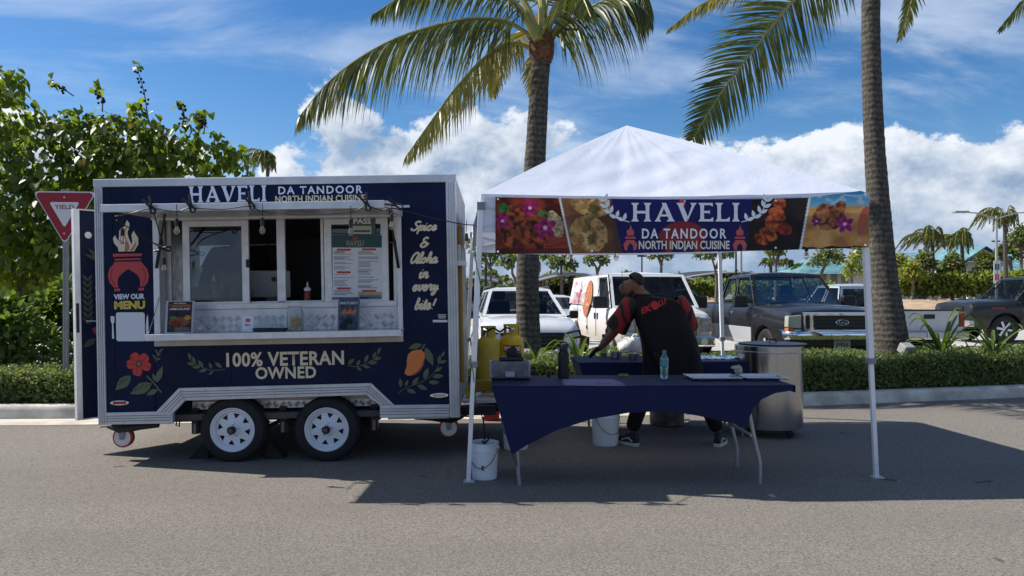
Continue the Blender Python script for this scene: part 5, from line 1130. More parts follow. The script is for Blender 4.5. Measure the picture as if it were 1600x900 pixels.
def sleeve_mat():
    m = bpy.data.materials.new('red_black_print'); m.use_nodes = True; T = NT(m.node_tree); tc = T.n('ShaderNodeTexCoord').outputs['Object']
    w = T.n('ShaderNodeTexWave', {'Vector': tc, 'Scale': 3.0, 'Distortion': 7.0, 'Detail': 2.0, 'Detail Scale': 1.6}).outputs[1]
    b = T.n('ShaderNodeBsdfPrincipled', {'Base Color': T.mix(T.mr(w, .36, .42), (.006, .005, .006, 1), (.24, .008, .011, 1)), 'Roughness': .7})
    T.n('ShaderNodeOutputMaterial', {0: b.outputs[0]}); return m
JERSEY = clothmat('black_jersey', (.007, .006, .008), .0, .75, .25, 18, .2)
TROUS = clothmat('black_trousers', (.008, .008, .010), .0, .8, .25, 18, .2)
GLOVE = mat('black_glove', (.012, .012, .014), .35, 0, .1, 30, .1, 60)
def hand(name, wrist, palm, dirn, side, m, parent, curl=.5):
    """palm with five unequal bent fingers"""
    w, p = Vector(wrist), Vector(palm); d = Vector(dirn).normalized(); s = Vector(side).normalized(); nrm = d.cross(s).normalized(); dn = -abs(curl)*Vector((0, 0, 1))
    J = {'w': (w, .030), 'p': (p, (.034, .022)), 'k': (p+d*.035, (.036, .018))}; E = [('w', 'p'), ('p', 'k')]
    for i, (off, ln) in enumerate(((-.030, .062), (-.011, .074), (.010, .07), (.029, .055))):
        b = p+d*.045+s*off; a1 = b+(d+dn*.3).normalized()*ln*.5; a2 = a1+(d*.6+dn).normalized()*ln*.5
        J['f%d' % i] = (b, .0105); J['g%d' % i] = (a1, .0095); J['h%d' % i] = (a2, .008); E += [('k', 'f%d' % i), ('f%d' % i, 'g%d' % i), ('g%d' % i, 'h%d' % i)]
    t0 = p-s*.032; t1 = t0-s*.02+d*.03+dn*.02; t2 = t1+d*.03+dn*.025
    J['t0'] = (t0, .013); J['t1'] = (t1, .011); J['t2'] = (t2, .009); E += [('p', 't0'), ('t0', 't1'), ('t1', 't2')]
    return skin_mesh(name, J, E, m, parent, 'p', 2)
def shoe(p, rz, parent):
    s = bpy.data.objects.new('shoe', None); COL.objects.link(s); s.parent = parent; s.location = p; s.rotation_euler = (0, 0, rz)
    out = [(-.09, 0), (-.085, .03), (-.03, .036), (.06, .045), (.13, .046), (.175, .03), (.19, 0)]; out = out+[(x, -y) for x, y in out[-2:0:-1]]; n = len(out)
    mb = MB(); vs = []
    for z, k in ((0, 1.0), (.03, 1.04), (.032, .99)): vs += [(x*k, y*k, z) for x, y in out]
    mb.add(vs, [tuple(range(n))]+[(j*n+i, j*n+(i+1) % n, (j+1)*n+(i+1) % n, (j+1)*n+i) for j in range(2) for i in range(n)]+[tuple(range(2*n, 3*n))]); mb.build('sole', mat('sole_pale', (.50, .49, .44), .6), s, True)
    mb = MB(); vs = []
    for z, k, sh, fl in ((.032, .98, 0, 1), (.06, .95, -.005, .92), (.085, .80, -.03, .68), (.12, .60, -.055, .42)): vs += [(x*k*fl+sh+(.0 if fl == 1 else -.01), y*k, z) for x, y in out]
    mb.add(vs, [(j*n+i, j*n+(i+1) % n, (j+1)*n+(i+1) % n, (j+1)*n+i) for j in range(3) for i in range(n)]+[tuple(range(3*n, 4*n))]); mb.build('upper', mat('shoe_black', (.012, .012, .016), .6), s, True, ang=60)
    for sg in (1, -1): MB().tube([(-.06, sg*.036, .045), (-.01, sg*.038, .075), (.04, sg*.04, .06), (.075, sg*.044, .045)], .007, 6).build('trim_stripe', mat('shoe_lime', (.45, .5, .28), .5), s); MB().ball((.0, sg*.034, .056), .016, 8).build('side_patch', mat('shoe_blue', (.03, .07, .25), .5), s)
CK = thing('person', 'cook in a black and red jersey bending over the rear table', 'person', (1.46, 6.85, 0))
O = Vector((1.46, 6.85, 0)); q_ = lambda x, y, z: Vector((x, y, z))-O
B = {'pel': (q_(1.46, 6.82, .88), (.12, .10)), 'bel': (q_(1.43, 6.87, 1.05), (.10, .08)), 'che': (q_(1.36, 6.97, 1.23), (.11, .08)), 'nkb': (q_(1.25, 7.02, 1.385), .08), 'nk': (q_(1.205, 7.035, 1.43), .064), 'hd': (q_(1.16, 7.05, 1.505), (.098, .10)), 'top': (q_(1.158, 7.05, 1.575), (.086, .088)), 'brow': (q_(1.075, 7.045, 1.53), .048), 'face': (q_(1.085, 7.04, 1.465), .062), 'chin': (q_(1.088, 7.035, 1.40), .036), 'nose': (q_(1.018, 7.035, 1.468), .013),
     'shL': (q_(1.12, 6.99, 1.32), .05), 'elL': (q_(1.00, 7.05, 1.08), .050), 'faL': (q_(.93, 7.13, .98), .044), 'wrL': (q_(.86, 7.22, .885), .030), 'shR': (q_(1.57, 7.0, 1.31), .05), 'elR': (q_(1.69, 7.12, 1.08), .045), 'wrR': (q_(1.5, 7.38, .90), .03),
     'hpL': (q_(1.36, 6.82, .84), .10), 'knL': (q_(1.22, 6.86, .47), .065), 'anL': (q_(1.11, 6.89, .11), .042), 'hpR': (q_(1.57, 6.82, .84), .10), 'knR': (q_(1.78, 6.84, .47), .065), 'anR': (q_(1.93, 6.87, .11), .042)}
BE = [('pel', 'bel'), ('bel', 'che'), ('che', 'nkb'), ('nkb', 'nk'), ('nk', 'hd'), ('hd', 'top'), ('hd', 'brow'), ('hd', 'face'), ('face', 'chin'), ('face', 'nose'), ('che', 'shL'), ('shL', 'elL'), ('elL', 'faL'), ('faL', 'wrL'), ('che', 'shR'), ('shR', 'elR'), ('elR', 'wrR'), ('pel', 'hpL'), ('hpL', 'knL'), ('knL', 'anL'), ('pel', 'hpR'), ('hpR', 'knR'), ('knR', 'anR')]
skin_mesh('body', B, BE, SKIN, CK, 'pel')
def jersey():
    mb = MB(); n = 44; vs = []; k = 0
    base = [(.55, 1.50, 6.84, .275, .20), (.70, 1.495, 6.84, .272, .195), (.86, 1.48, 6.84, .265, .19), (1.02, 1.45, 6.87, .255, .182), (1.16, 1.41, 6.92, .25, .172), (1.25, 1.385, 6.95, .248, .158), (1.33, 1.37, 6.975, .235, .135), (1.375, 1.33, 6.99, .175, .108), (1.395, 1.265, 7.01, .10, .09), (1.415, 1.245, 7.018, .078, .078)]
    rings = cr(base, 46)
    for j, (z, cx, cy, a_, b_) in enumerate(rings):
        fold = .030*max(0, 1.15-z)/.6+.008
        for i in range(n):
            th = 2*math.pi*i/n; f = 1+fold*(math.sin(5*th+2.2*math.sin(z*7))+.6*math.sin(9*th-z*11)+.4*math.sin(3*th+z*16))
            x, y = a_*f*math.copysign(abs(math.cos(th))**.85, math.cos(th)), b_*f*math.copysign(abs(math.sin(th))**.85, math.sin(th))
            vs.append(Vector((cx+x, cy+y, z))-O)
    mb.add(vs, [(j*n+i, j*n+(i+1) % n, (j+1)*n+(i+1) % n, (j+1)*n+i) for j in range(len(rings)-1) for i in range(n)]); return mb.build('jersey', JERSEY, CK, True, ang=80)
jr = jersey()
SLV = sleeve_mat()
for a, b, c in ((q_(1.175, 6.975, 1.355), q_(1.09, 6.99, 1.25), q_(.995, 7.045, 1.085)), (q_(1.53, 6.975, 1.35), q_(1.63, 7.0, 1.24), q_(1.68, 7.09, 1.10))):
    mb = MB(); pts = cr([tuple(a), tuple(b), tuple(c)], 14); rr = [.095+.022*math.sin(i*.6)*.3+.012*i/13 for i in range(14)]; rr[0] = .06; mb.tube(pts, rr, 18, False); mb.build('sleeve', SLV, CK, True, ang=80)
skin_mesh('trousers', {'pel': (q_(1.46, 6.82, .86), (.17, .14)), 'hpL': (q_(1.36, 6.82, .80), .125), 'knL': (q_(1.22, 6.85, .47), .09), 'anL': (q_(1.115, 6.88, .13), .07), 'hpR': (q_(1.57, 6.82, .80), .125), 'knR': (q_(1.78, 6.84, .47), .09), 'anR': (q_(1.925, 6.86, .13), .07)}, [('pel', 'hpL'), ('hpL', 'knL'), ('knL', 'anL'), ('pel', 'hpR'), ('hpR', 'knR'), ('knR', 'anR')], TROUS, CK, 'pel')
hand('glove', q_(.87, 7.20, .895), q_(.835, 7.26, .865), (-.6, .55, -.6), (.65, .7, 0), GLOVE, CK, .6); hand('glove', q_(1.49, 7.39, .895), q_(1.44, 7.44, .865), (-.6, .5, -.6), (.6, .7, 0), GLOVE, CK, .6)
shoe(q_(1.11, 6.90, 0), R(125), CK); shoe(q_(1.935, 6.88, 0), R(60), CK)
# short hair cap, sides, beard, ear, brow
def capmesh(c, rx, ry, rz, lo, m, nm, par, tilt=0.0):
    mb = MB(); n, k = 20, 8; vs = []
    for j in range(k+1):
        th = lo*j/k
        for i in range(n): a = 2*math.pi*i/n; r = 1+.02*math.sin(5*a+j); vs.append(Vector((rx*r*math.sin(th)*math.cos(a), ry*r*math.sin(th)*math.sin(a), rz*math.cos(th))))
    M = Matrix.Translation(c) @ Matrix.Rotation(tilt, 4, 'Y'); mb.add([M @ v for v in vs], [(j*n+i, j*n+(i+1) % n, (j+1)*n+(i+1) % n, (j+1)*n+i) for j in range(k) for i in range(n)]); return mb.build(nm, m, par, True, ang=80)
capmesh(q_(1.176, 7.05, 1.535), .089, .087, .092, R(92), HAIR, 'hair', CK, R(52))
skin_mesh('ear', {'a': (q_(1.172, 6.962, 1.51), .016), 'b': (q_(1.176, 6.955, 1.49), .018), 'c': (q_(1.166, 6.962, 1.466), .011)}, [('a', 'b'), ('b', 'c')], SKIN, CK, 'b', 2)
skin_mesh('beard', {'a': (q_(1.080, 7.033, 1.388), .030), 'b': (q_(1.042, 7.03, 1.425), .010), 'c': (q_(1.118, 7.005, 1.405), .022), 'd': (q_(1.15, 6.98, 1.45), .012)}, [('b', 'a'), ('a', 'c'), ('c', 'd')], HAIR, CK, 'a', 2)
MB().ball(q_(1.047, 6.995, 1.495), .009, 8).build('eye', mat('eye_dark', (.03, .02, .02), .2), CK); MB().tube([q_(1.035, 6.995, 1.515), q_(1.065, 6.985, 1.52)], .005, 6).build('eyebrow', HAIR, CK)
# number-style back print wrapped on the jersey
JP = mat('jersey_red_print', (.42, .016, .02), .6)
def on_back(o):
    o.parent = CK; v = np.empty(len(o.data.vertices)*3); o.data.vertices.foreach_get('co', v); v = v.reshape(-1, 3)
    for i in range(len(v)):
        Yv = 6.72; w_ = P(v[i, 0], -v[i, 2], Yv); v[i] = (w_.x-O.x, w_.y-O.y, w_.z)
    o.data.vertices.foreach_set('co', v.ravel()); o.data.update()
    sw = o.modifiers.new('wrap', 'SHRINKWRAP'); sw.target = jr; sw.wrap_method = 'PROJECT'; sw.use_project_y = True; sw.use_positive_direction = True; sw.use_negative_direction = False; sw.offset = .006; sw.wrap_mode = 'ABOVE_SURFACE'
on_back(fit_text('EK', 1006, 1021, -492, -482, 0, JP, None, .04, slope=.42, label='letters EK')); on_back(fit_text('LU', 1033, 1045, -480.5, -471, 0, JP, None, .04, slope=.42, label='letters LU'))
mb = MB(); ellipse(mb, 1026.5, -478, 6.4, 6.6, 0, 24); on_back(mb.build('round_emblem', JP, None))
# helper inside the trailer
HP = thing('person', 'second worker in a dark shirt standing inside the trailer at the left', 'person', TM @ Vector((.93, .62, .382)), RZ)
hb = {'pel': ((0, 0, .9), (.14, .11)), 'che': ((0, 0, 1.25), (.17, .11)), 'nk': ((0, 0, 1.47), .06), 'hd': ((0, -.02, 1.58), (.085, .095)), 'top': ((0, 0, 1.66), .075), 'shL': ((-.19, 0, 1.38), .065), 'elL': ((-.30, -.03, 1.10), .048), 'wrL': ((-.22, -.25, 1.02), .032), 'shR': ((.19, 0, 1.38), .065), 'elR': ((.27, -.02, 1.1), .048), 'wrR': ((.18, -.25, 1.02), .032), 'hpL': ((-.1, 0, .85), .1), 'knL': ((-.1, 0, .47), .07), 'anL': ((-.1, .02, .06), .05), 'hpR': ((.1, 0, .85), .1), 'knR': ((.1, 0, .47), .07), 'anR': ((.1, .02, .06), .05)}
he = [('pel', 'che'), ('che', 'nk'), ('nk', 'hd'), ('hd', 'top'), ('che', 'shL'), ('shL', 'elL'), ('elL', 'wrL'), ('che', 'shR'), ('shR', 'elR'), ('elR', 'wrR'), ('pel', 'hpL'), ('hpL', 'knL'), ('knL', 'anL'), ('pel', 'hpR'), ('hpR', 'knR'), ('knR', 'anR')]
skin_mesh('body', hb, he, mat('skin_light', (.32, .17, .11), .5), HP, 'pel')
skin_mesh('shirt', {'pel': ((0, 0, .85), (.18, .14)), 'che': ((0, 0, 1.25), (.20, .14)), 'col': ((0, 0, 1.42), .09), 'shL': ((-.2, 0, 1.38), .085), 'slL': ((-.27, -.02, 1.2), .075), 'shR': ((.2, 0, 1.38), .085), 'slR': ((.25, -.01, 1.2), .075)}, [('pel', 'che'), ('che', 'col'), ('che', 'shL'), ('shL', 'slL'), ('che', 'shR'), ('shR', 'slR')], JERSEY, HP, 'che')
skin_mesh('trousers', {'pel': ((0, 0, .88), (.16, .13)), 'knL': ((-.1, 0, .47), .09), 'anL': ((-.1, .01, .08), .075), 'knR': ((.1, 0, .47), .09), 'anR': ((.1, .01, .08), .075)}, [('pel', 'knL'), ('knL', 'anL'), ('pel', 'knR'), ('knR', 'anR')], TROUS, HP, 'pel')
hand('hand', (-.22, -.25, 1.02), (-.20, -.31, 1.0), (.1, -1, -.2), (1, 0, 0), MATS['skin_light'], HP); hand('hand', (.18, -.25, 1.02), (.16, -.31, 1.0), (-.1, -1, -.2), (1, 0, 0), MATS['skin_light'], HP); capmesh(Vector((0, 0, 1.6)), .105, .115, .12, R(86), HAIR, 'hair', HP)
# ================================================================ vehicles
CGLASS = glassmat('car_glass', (.78, .84, .82), .02); TINT = glassmat('tinted_glass', (.05, .055, .06), .03)
def paint(name, col, metal=0.0, rough=.25, coat=.8, var=.02): return mat(name, col, rough, metal, var, 4, coat=coat)
def arch_cut(o, wheels, hw):
    cut = MB()
    for x, r in wheels:
        for s in (1, -1): cut.lathe([(r, s*(hw-.30)), (r, s*(hw+.2))], (x, 0, r-.045), 28, 'y')
    c = cut.build('cutter', None, o.parent); b = o.modifiers.new('arch', 'BOOLEAN'); b.operation = 'DIFFERENCE'; b.solver = 'EXACT'; b.object = c
    bpy.context.view_layer.update(); m2 = bpy.data.meshes.new_from_object(o.evaluated_get(bpy.context.evaluated_depsgraph_get()))
    o.modifiers.clear(); o.data = m2; bpy.data.objects.remove(c); finish(o, True, 32)
def vbody(st, W_, m, v, wheels):
    mb = MB(); rings = []
    for (x, zl, zt, k, cw) in st:
        h = zt-zl; w = W_/2*k
        half = [(w*.80, zl), (w*.95, zl+.06*h), (w*.985, zl+.22*h), (w, zl+.5*h), (w*.995, zl+.72*h), (w*.965, zl+.90*h), (w*.92, zl+.97*h), (w*.85, zt), (w*.45, zt+cw*.8)]
        rings.append([(x, -y, z) for y, z in half]+[(x, 0, zt+cw)]+[(x, y, z) for y, z in half[::-1]])
    n = len(rings[0]); mb.add([p for r in rings for p in r], [(i*n+j, i*n+(j+1) % n, (i+1)*n+(j+1) % n, (i+1)*n+j) for i in range(len(rings)-1) for j in range(n)]+[tuple(range(n)), tuple(range((len(rings)-1)*n, len(rings)*n))])
    o = mb.build('body', m, v, True, ang=32); arch_cut(o, [(x, r+.055) for x, r in wheels], W_/2); return o
def cabin(v, m, g, glass=None):
    """g: xfb,xfr,xrr,xrb (front base, front roof, rear roof, rear base), zb,zbr,zr, wb,wr, side splits [(t0,t1,glass?)]"""
    A = lambda s, t: Vector((g['xfb']+(g['xrb']-g['xfb'])*t, s*g['wb'], g['zb']+(g.get('zbr', g['zb'])-g['zb'])*t)); Bt = lambda s, t: Vector((g['xfr']+(g['xrr']-g['xfr'])*t, s*g['wr'], g['zr']-g.get('drop', .02)*t))
    fr = MB(); panes = []
    def quad(a, b, c, d, gl, mg=.05, kind='side'):
        cen = (a+b+c+d)/4; nrm = (b-a).cross(d-a).normalized()
        if nrm.dot(cen-Vector((cen.x*.6+(g['xfb']+g['xrb'])*.2, 0, cen.z-.3))) < 0: nrm = -nrm
        if not gl: fr.add([a, b, c, d], [(0, 1, 2, 3)]); return
        ins = []
        P4 = [a, b, c, d]
        for i in range(4):
            p, nx, pv = P4[i], P4[(i+1) % 4], P4[i-1]; e1 = (nx-p).normalized(); e2 = (pv-p).normalized(); sn = max(.3, e1.cross(e2).length); ins.append(p+(e1+e2)*mg/sn)
        inn = [q-nrm*.018 for q in ins]
        fr.add(P4+ins+inn, [(i, (i+1) % 4, 4+(i+1) % 4, 4+i) for i in range(4)]+[(4+i, 4+(i+1) % 4, 8+(i+1) % 4, 8+i) for i in range(4)])
        panes.append((kind, inn))
    for s in (1, -1):
        for (t0, t1, gl) in g['sides']: quad(A(s, t0), A(s, t1), Bt(s, t1), Bt(s, t0), gl, g.get('mg', .045))
    quad(A(-1, 0), A(1, 0), Bt(1, 0), Bt(-1, 0), True, .06, 'front'); quad(A(-1, 1), A(1, 1), Bt(1, 1), Bt(-1, 1), g.get('rear', True), .07, 'rear')
    n = 6; vs = []
    for i in range(n+1):
        t = (0, .03, .12, .5, .88, .97, 1)[i]
        for j in range(7): s = (-1, -.94, -.7, 0, .7, .94, 1)[j]; e_ = (0, .6, 1, 1.05, 1, .6, 0)[i]; p = Bt(1, t); vs.append((p.x, s*g['wr'], p.z+.06*(1-abs(s)**3)*e_+.004))
    fr.add(vs, [(i*7+j, i*7+j+1, (i+1)*7+j+1, (i+1)*7+j) for i in range(n) for j in range(6)])
    o = fr.build('cabin', m, v, True, ang=25); 
    for kind, q in panes: MB().poly(q).build({'front': 'windscreen', 'rear': 'rear_window', 'side': 'side_window'}[kind], (glass or {}).get(kind, CGLASS), v)
    x0, x1 = g['xfb'], g['xrb']; MB().box(x1+.12, x0-.1, -g['wb']+.07, g['wb']-.07, g['zb']+.02, g['zb']+.035).build('interior_floor', mat('car_interior', (.02, .02, .022), .8), v)
    return o
def seats(v, x, z, ys=(-.38, .38)):
    for y in ys: MB().box(x-.12, x, y-.22, y+.22, z, z+.34).build('seat', mat('seat_grey', (.03, .032, .036), .8), v, bevel=.05); MB().box(x-.10, x-.02, y-.12, y+.12, z+.37, z+.55).build('headrest', mat('seat_grey', (.03, .032, .036), .8), v, bevel=.04)
    MB().tube([(x+.62, .38+.19*math.cos(a), z+.14+.16*math.sin(a)) for a in np.linspace(0, 6.28, 20)], .016, 6, False).build('steering_wheel', BLACK, v, True)
def wheels(v, W_, ws, tw_=.23, rimm=None, frac=.62):
    for x, r in ws:
        for s in (1, -1):
            w = bpy.data.objects.new('wheel', None); COL.objects.link(w); w.parent = v; w.location = (x, s*(W_/2-.03), r); w.rotation_euler = (0, 0, 0 if s < 0 else math.pi)
            k = r*frac; MB().lathe([(k, .01), (k+.03, -.005), (r*.9, 0), (r*.98, .03), (r, .06), (r, tw_-.06), (r*.98, tw_-.03), (r*.9, tw_), (k, tw_-.01)], (0, 0, 0), 36, 'y', cap=False).build('tyre', RUBBER, w, True); MB().lathe([(k+.004, .0), (k-.02, .02), (k-.04, .06), (k-.05, .11), (1e-6, .11)], (0, 0, 0), 30, 'y', cap=False).build('rim', mat('rim_dark', (.08, .08, .085), .5, .6), w, True)
            for a in range(6): M = Matrix.Rotation(R(60*a+10), 4, 'Y'); MB().box(.02, k-.02, .025, .05, -.035, .035, M).build('spoke', rimm or ALU2, w, bevel=.008)
            MB().lathe([(1e-6, .01), (.06, .012), (.065, .03)], (0, 0, 0), 16, 'y').build('hub_cap', rimm or ALU2, w, True)
def mirror(v, x, y, z, m=BLACK, sz=1.0):
    for s in (1, -1):
        o = bpy.data.objects.new('mirror', None); COL.objects.link(o); o.parent = v; o.location = (x, s*y, z)
        MB().box(-.05*sz, .06*sz, s*.06-.11*sz+s*.06, s*.06+.11*sz+s*.06, -.02*sz, .17*sz).build('mirror_shell', m, o, bevel=.035, seg=3); MB().tube([(0, -s*.06, .0), (0, s*.06, .04)], .022, 6).build('mirror_arm', m, o); MB().box(-.055*sz, -.051*sz, s*.12-.09*sz, s*.12+.09*sz, 0, .15*sz).build('mirror_glass', CHROME, o)
def place(name, label, cat, px, Y, phi, group='vehicles parked beyond the planting bed'):
    a = R(phi); h = Vector((math.sin(a), -math.cos(a))); return thing(name, label, cat, ((px-800)/FPX*Y, Y, .0), math.atan2(h.y, h.x), group)
def seam(v, pts, w=.007, m=None):  # door gaps
    MB().tube(pts, w, 4, flat=.4).build('door_gap', m or mat('gap_black', (.008, .008, .009), .7), v)
WCAR = paint('car_white', (.66, .67, .68)); BCAR = paint('car_black', (.010, .010, .011), .0, .35, .35); SILV = paint('car_silver', (.52, .54, .55), .25, .35)
HL = mat('lamp_clear', (.55, .57, .58), .1, .3); AMB = mat('lamp_amber', (.55, .16, .02), .2); RLAMP = mat('lamp_red', (.30, .02, .02), .2); PLATE = mat('plate', (.50, .53, .48), .5)
# --- white sport utility
v = place('white_suv', 'white sport utility vehicle parked nose-out behind the near palm', 'suv', 832, 12.7, 6); W_ = 1.80; ws = [(-.92, .35), (-3.6, .35)]
vbody([(0, .34, .72, .72, .02), (-.05, .26, .82, .86, .03), (-.18, .22, .90, .95, .04), (-.6, .2, .97, .99, .04), (-1.2, .2, 1.02, 1.0, .03), (-1.6, .2, 1.04, 1.0, .0), (-3.4, .22, 1.08, 1.0, 0), (-4.2, .28, 1.06, .96, 0), (-4.45, .4, .98, .88, 0)], W_, WCAR, v, ws)
cabin(v, WCAR, dict(xfb=-1.1, xfr=-1.9, xrr=-3.75, xrb=-4.3, zb=1.02, zbr=1.06, zr=1.53, wb=.80, wr=.60, sides=[(0.03, .36, True), (.38, .70, True), (.72, .97, True)]), {'side': TINT, 'rear': TINT}); wheels(v, W_, ws); seats(v, -2.2, .95); mirror(v, -1.35, .86, .98, BLACK, .8)
MB().prism([(-.62, .80), (.62, .80), (.50, .52), (.30, .43), (-.30, .43), (-.50, .52)], .0, .02).build('tmp', BLACK) if False else None
def fpanel(nm, m, pts, x0, x1, bev=0.0): mb = MB(); n = len(pts); mb.add([(x0, y, z) for y, z in pts]+[(x1, y, z) for y, z in pts], [tuple(range(n)), tuple(range(2*n-1, n-1, -1))]+[(i, (i+1) % n, (i+1) % n+n, i+n) for i in range(n)]); return mb.build(nm, m, v, bevel=bev)
GRL = mat('grille_black', (.01, .01, .011), .4)
fpanel('grille', GRL, [(-.56, .76), (.56, .76), (.50, .56), (.36, .44), (-.36, .44), (-.50, .56)], -.06, .012, .01)
for z in (.5, .57, .64, .71): MB().box(.012, .018, -.44, .44, z-.006, z+.006).build('grille_bar', mat('grille_bar_grey', (.05, .05, .055), .4), v)
for s in (1, -1): MB().tube([(.0, s*.58, .76), (.02, s*.50, .54), (.02, s*.36, .43), (.02, s*.1, .42)], .018, 8).build('grille_wing', CHROME, v, True); fpanel('headlight', HL, [(s*.56, .72), (s*.80, .78), (s*.84, .70), (s*.60, .655)], -.22, -.006, .01); fpanel('headlight_mask', BLACK, [(s*.54, .75), (s*.84, .81), (s*.87, .67), (s*.58, .63)], -.25, -.012); fpanel('air_intake', GRL, [(s*.62, .44), (s*.78, .48), (s*.78, .36), (s*.64, .34)], -.2, -.01)
MB().tube([(.022, .085*math.cos(a), .655+.062*math.sin(a)) for a in np.linspace(0, 6.28, 24)], .011, 6, False).build('badge_ring', CHROME, v, True); MB().tube([(.024, -.075, .67), (.024, -.03, .672), (.024, 0, .635), (.024, .03, .672), (.024, .075, .67)], .009, 6).build('badge_wings', CHROME, v, True)
fpanel('lower_grille', GRL, [(-.5, .37), (.5, .37), (.42, .27), (-.42, .27)], -.1, .0); fpanel('number_plate', PLATE, [(-.16, .42), (.16, .42), (.16, .34), (-.16, .34)], .012, .02)
for s in (1, -1): MB().tube([(-1.95, s*.60, 1.55), (-2.2, s*.60, 1.585), (-3.6, s*.60, 1.57), (-3.8, s*.60, 1.53)], .018, 6).build('roof_rail', BLACK, v, True); MB().box(-4.2, -.3, s*.885, s*.90, .22, .32).build('sill_cladding', BLACK, v) if False else None
MB().box(-2.9, -2.0, -.42, .42, 1.575, 1.588).build('sunroof', mat('sunroof_blue', (.03, .05, .08), .05), v)
# --- white panel van
v = place('white_van', 'white panel van with red script lettering and a paella picture', 'van', 1043, 14.6, 7); W_ = 1.95; ws = [(-.85, .36), (-4.1, .36)]
VANP = bpy.data.materials.new('van_white_dusty'); VANP.use_nodes = True; T = NT(VANP.node_tree); tc = T.n('ShaderNodeTexCoord').outputs['Object']; zz = T.n('ShaderNodeSeparateXYZ', {0: tc}).outputs[2]
T.n('ShaderNodeOutputMaterial', {0: T.n('ShaderNodeBsdfPrincipled', {'Base Color': T.mix(T.mr(T.m('ADD', zz, T.m('MULTIPLY', T.noise(tc, 3, 5, .6), .35)), .62, 1.12, .72, 0), (.70, .70, .70, 1), (.40, .30, .19, 1)), 'Roughness': .35, 'Coat Weight': .5}).outputs[0]})
vbody([(0, .46, .96, .90, .03), (-.06, .40, 1.03, .96, .04), (-.3, .38, 1.09, .985, .05), (-.8, .36, 1.16, 1.0, .05), (-1.1, .36, 1.18, 1.0, 0), (-5.0, .40, 1.20, 1.0, 0), (-5.2, .44, 1.19, .97, 0)], W_, VANP, v, ws)
cabin(v, VANP, dict(xfb=-.72, xfr=-1.38, xrr=-5.05, xrb=-5.2, zb=1.15, zbr=1.20, zr=1.86, drop=.0, wb=.93, wr=.83, mg=.05, sides=[(.03, .27, True), (.28, .46, False), (.465, .72, False), (.725, 1.0, False)]), {'front': glassmat('van_screen', (.16, .17, .18), .03), 'rear': TINT}); wheels(v, W_, ws, .24, mat('steel_rim', (.3, .3, .3), .4, .6)); seats(v, -1.95, 1.08); mirror(v, -1.12, .98, 1.16, BLACK, 1.35)
fpanel('grille', mat('van_grille', (.16, .165, .17), .4, .5), [(-.62, .98), (.62, .98), (.62, .62), (-.62, .62)], -.05, .03, .02)
for z in (.69, .80, .91): fpanel('grille_slot', GRL, [(-.52, z+.035), (.52, z+.035), (.52, z-.035), (-.52, z-.035)], .03, .036)
for y in (-.62, -.30, .30, .62): fpanel('grille_upright', CHROME, [(y-.03, .99), (y+.03, .99), (y+.03, .61), (y-.03, .61)], .036, .045, .004)
for s in (1, -1): fpanel('headlight', mat('lamp_ribbed', (.34, .35, .36), .15, .5, .4, 18), [(s*.65, .97), (s*.91, .95), (s*.93, .68), (s*.65, .66)], -.12, .012, .015); fpanel('side_lamp', AMB, [(s*.86, .80), (s*.90, .80), (s*.90, .70), (s*.86, .70)], .012, .016)
MB().box(-.1, .12, -.95, .95, .38, .60).build('bumper', CHROME, v, bevel=.04, seg=3); fpanel('bumper_pad', BLACK, [(-.35, .50), (.35, .50), (.35, .42), (-.35, .42)], .12, .128)
for s in (1, -1): fpanel('fog_lamp', HL, [(s*.72+.07*math.cos(a), .49+.07*math.sin(a)) for a in np.linspace(0, 6.1, 14)], .12, .127)
for s in (1, -1):
    yb = s*.979
    for x in (-.98, -1.98, -2.85, -3.9): seam(v, [(x, yb, .5), (x-.02, yb, 1.12), (x-.05, s*.955, 1.22), (x-.16*(1 if x > -1.5 else .3), s*.855, 1.76)], .006)
    for x in (-1.85, -2.1): MB().box(x-.03, x+.03, yb-.012, yb+.012, .88, 1.02).build('door_handle', BLACK, v, bevel=.006)
    for x in (-1.06, -2.9): MB().box(x-.03, x+.03, yb-.01, yb+.01, .62, .70).build('door_hinge', BLACK, v)
def side_map(o, s=-1):  # x,z drawn on the right-hand flank of the van
    vv = np.empty(len(o.data.vertices)*3); o.data.vertices.foreach_get('co', vv); vv = vv.reshape(-1, 3)
    z = vv[:, 2]; t = np.clip((z-1.19)/.67, 0, 1); y = np.where(z > 1.19, .945-(t*.10), .985)+.012
    x = vv[:, 0]; o.data.vertices.foreach_set('co', np.stack([x, s*y-vv[:, 1]*s, z], 1).ravel()); o.data.update()
VRED = mat('van_red_ink', (.38, .02, .05), .4)
GLY['s'] = [[(0, .3), (.35, 1.0), (.5, .55), (.45, .1), (.1, .05)]]; GLY['q'] = [[(.2, 1.9), (.1, 1.5)]]; ADV['q'] = .3
mb = MB(); st = []; cx = 0
for ch in 'Santiqs':
    for g_ in GLY[ch]: st.append([(cx+a+.3*b_, b_) for a, b_ in g_])
    cx += ADV.get(ch, .8)
for g_ in st: ribbon(mb, [(-4.95+a*.33, 1.22+b_*.27) for a, b_ in g_], .032, 0, dz=1e-4)
o = mb.build('lettering', VRED, v); o['label'] = 'red script words on the van side'; side_map(o)
for body, x0, x1, z0, z1, m_ in (('PAELLA', -4.5, -3.6, 1.06, 1.13, mat('van_tan_ink', (.45, .28, .22), .5)), ('CATERING  EVENTS', -5.0, -3.2, .93, .98, mat('van_tan_ink', (.45, .28, .22), .5)), ('FOOD TRUCK', -5.0, -3.2, .84, .89, mat('van_tan_ink', (.45, .28, .22), .5))): side_map(fit_text(body, x0, x1, z0, z1, 0, m_, v, .01)) if body == 'PAELLA' else None
PAE = mat('paella', (.50, .20, .07), .6, 0, 0, 14, .3, 40, col2=(.25, .07, .03))
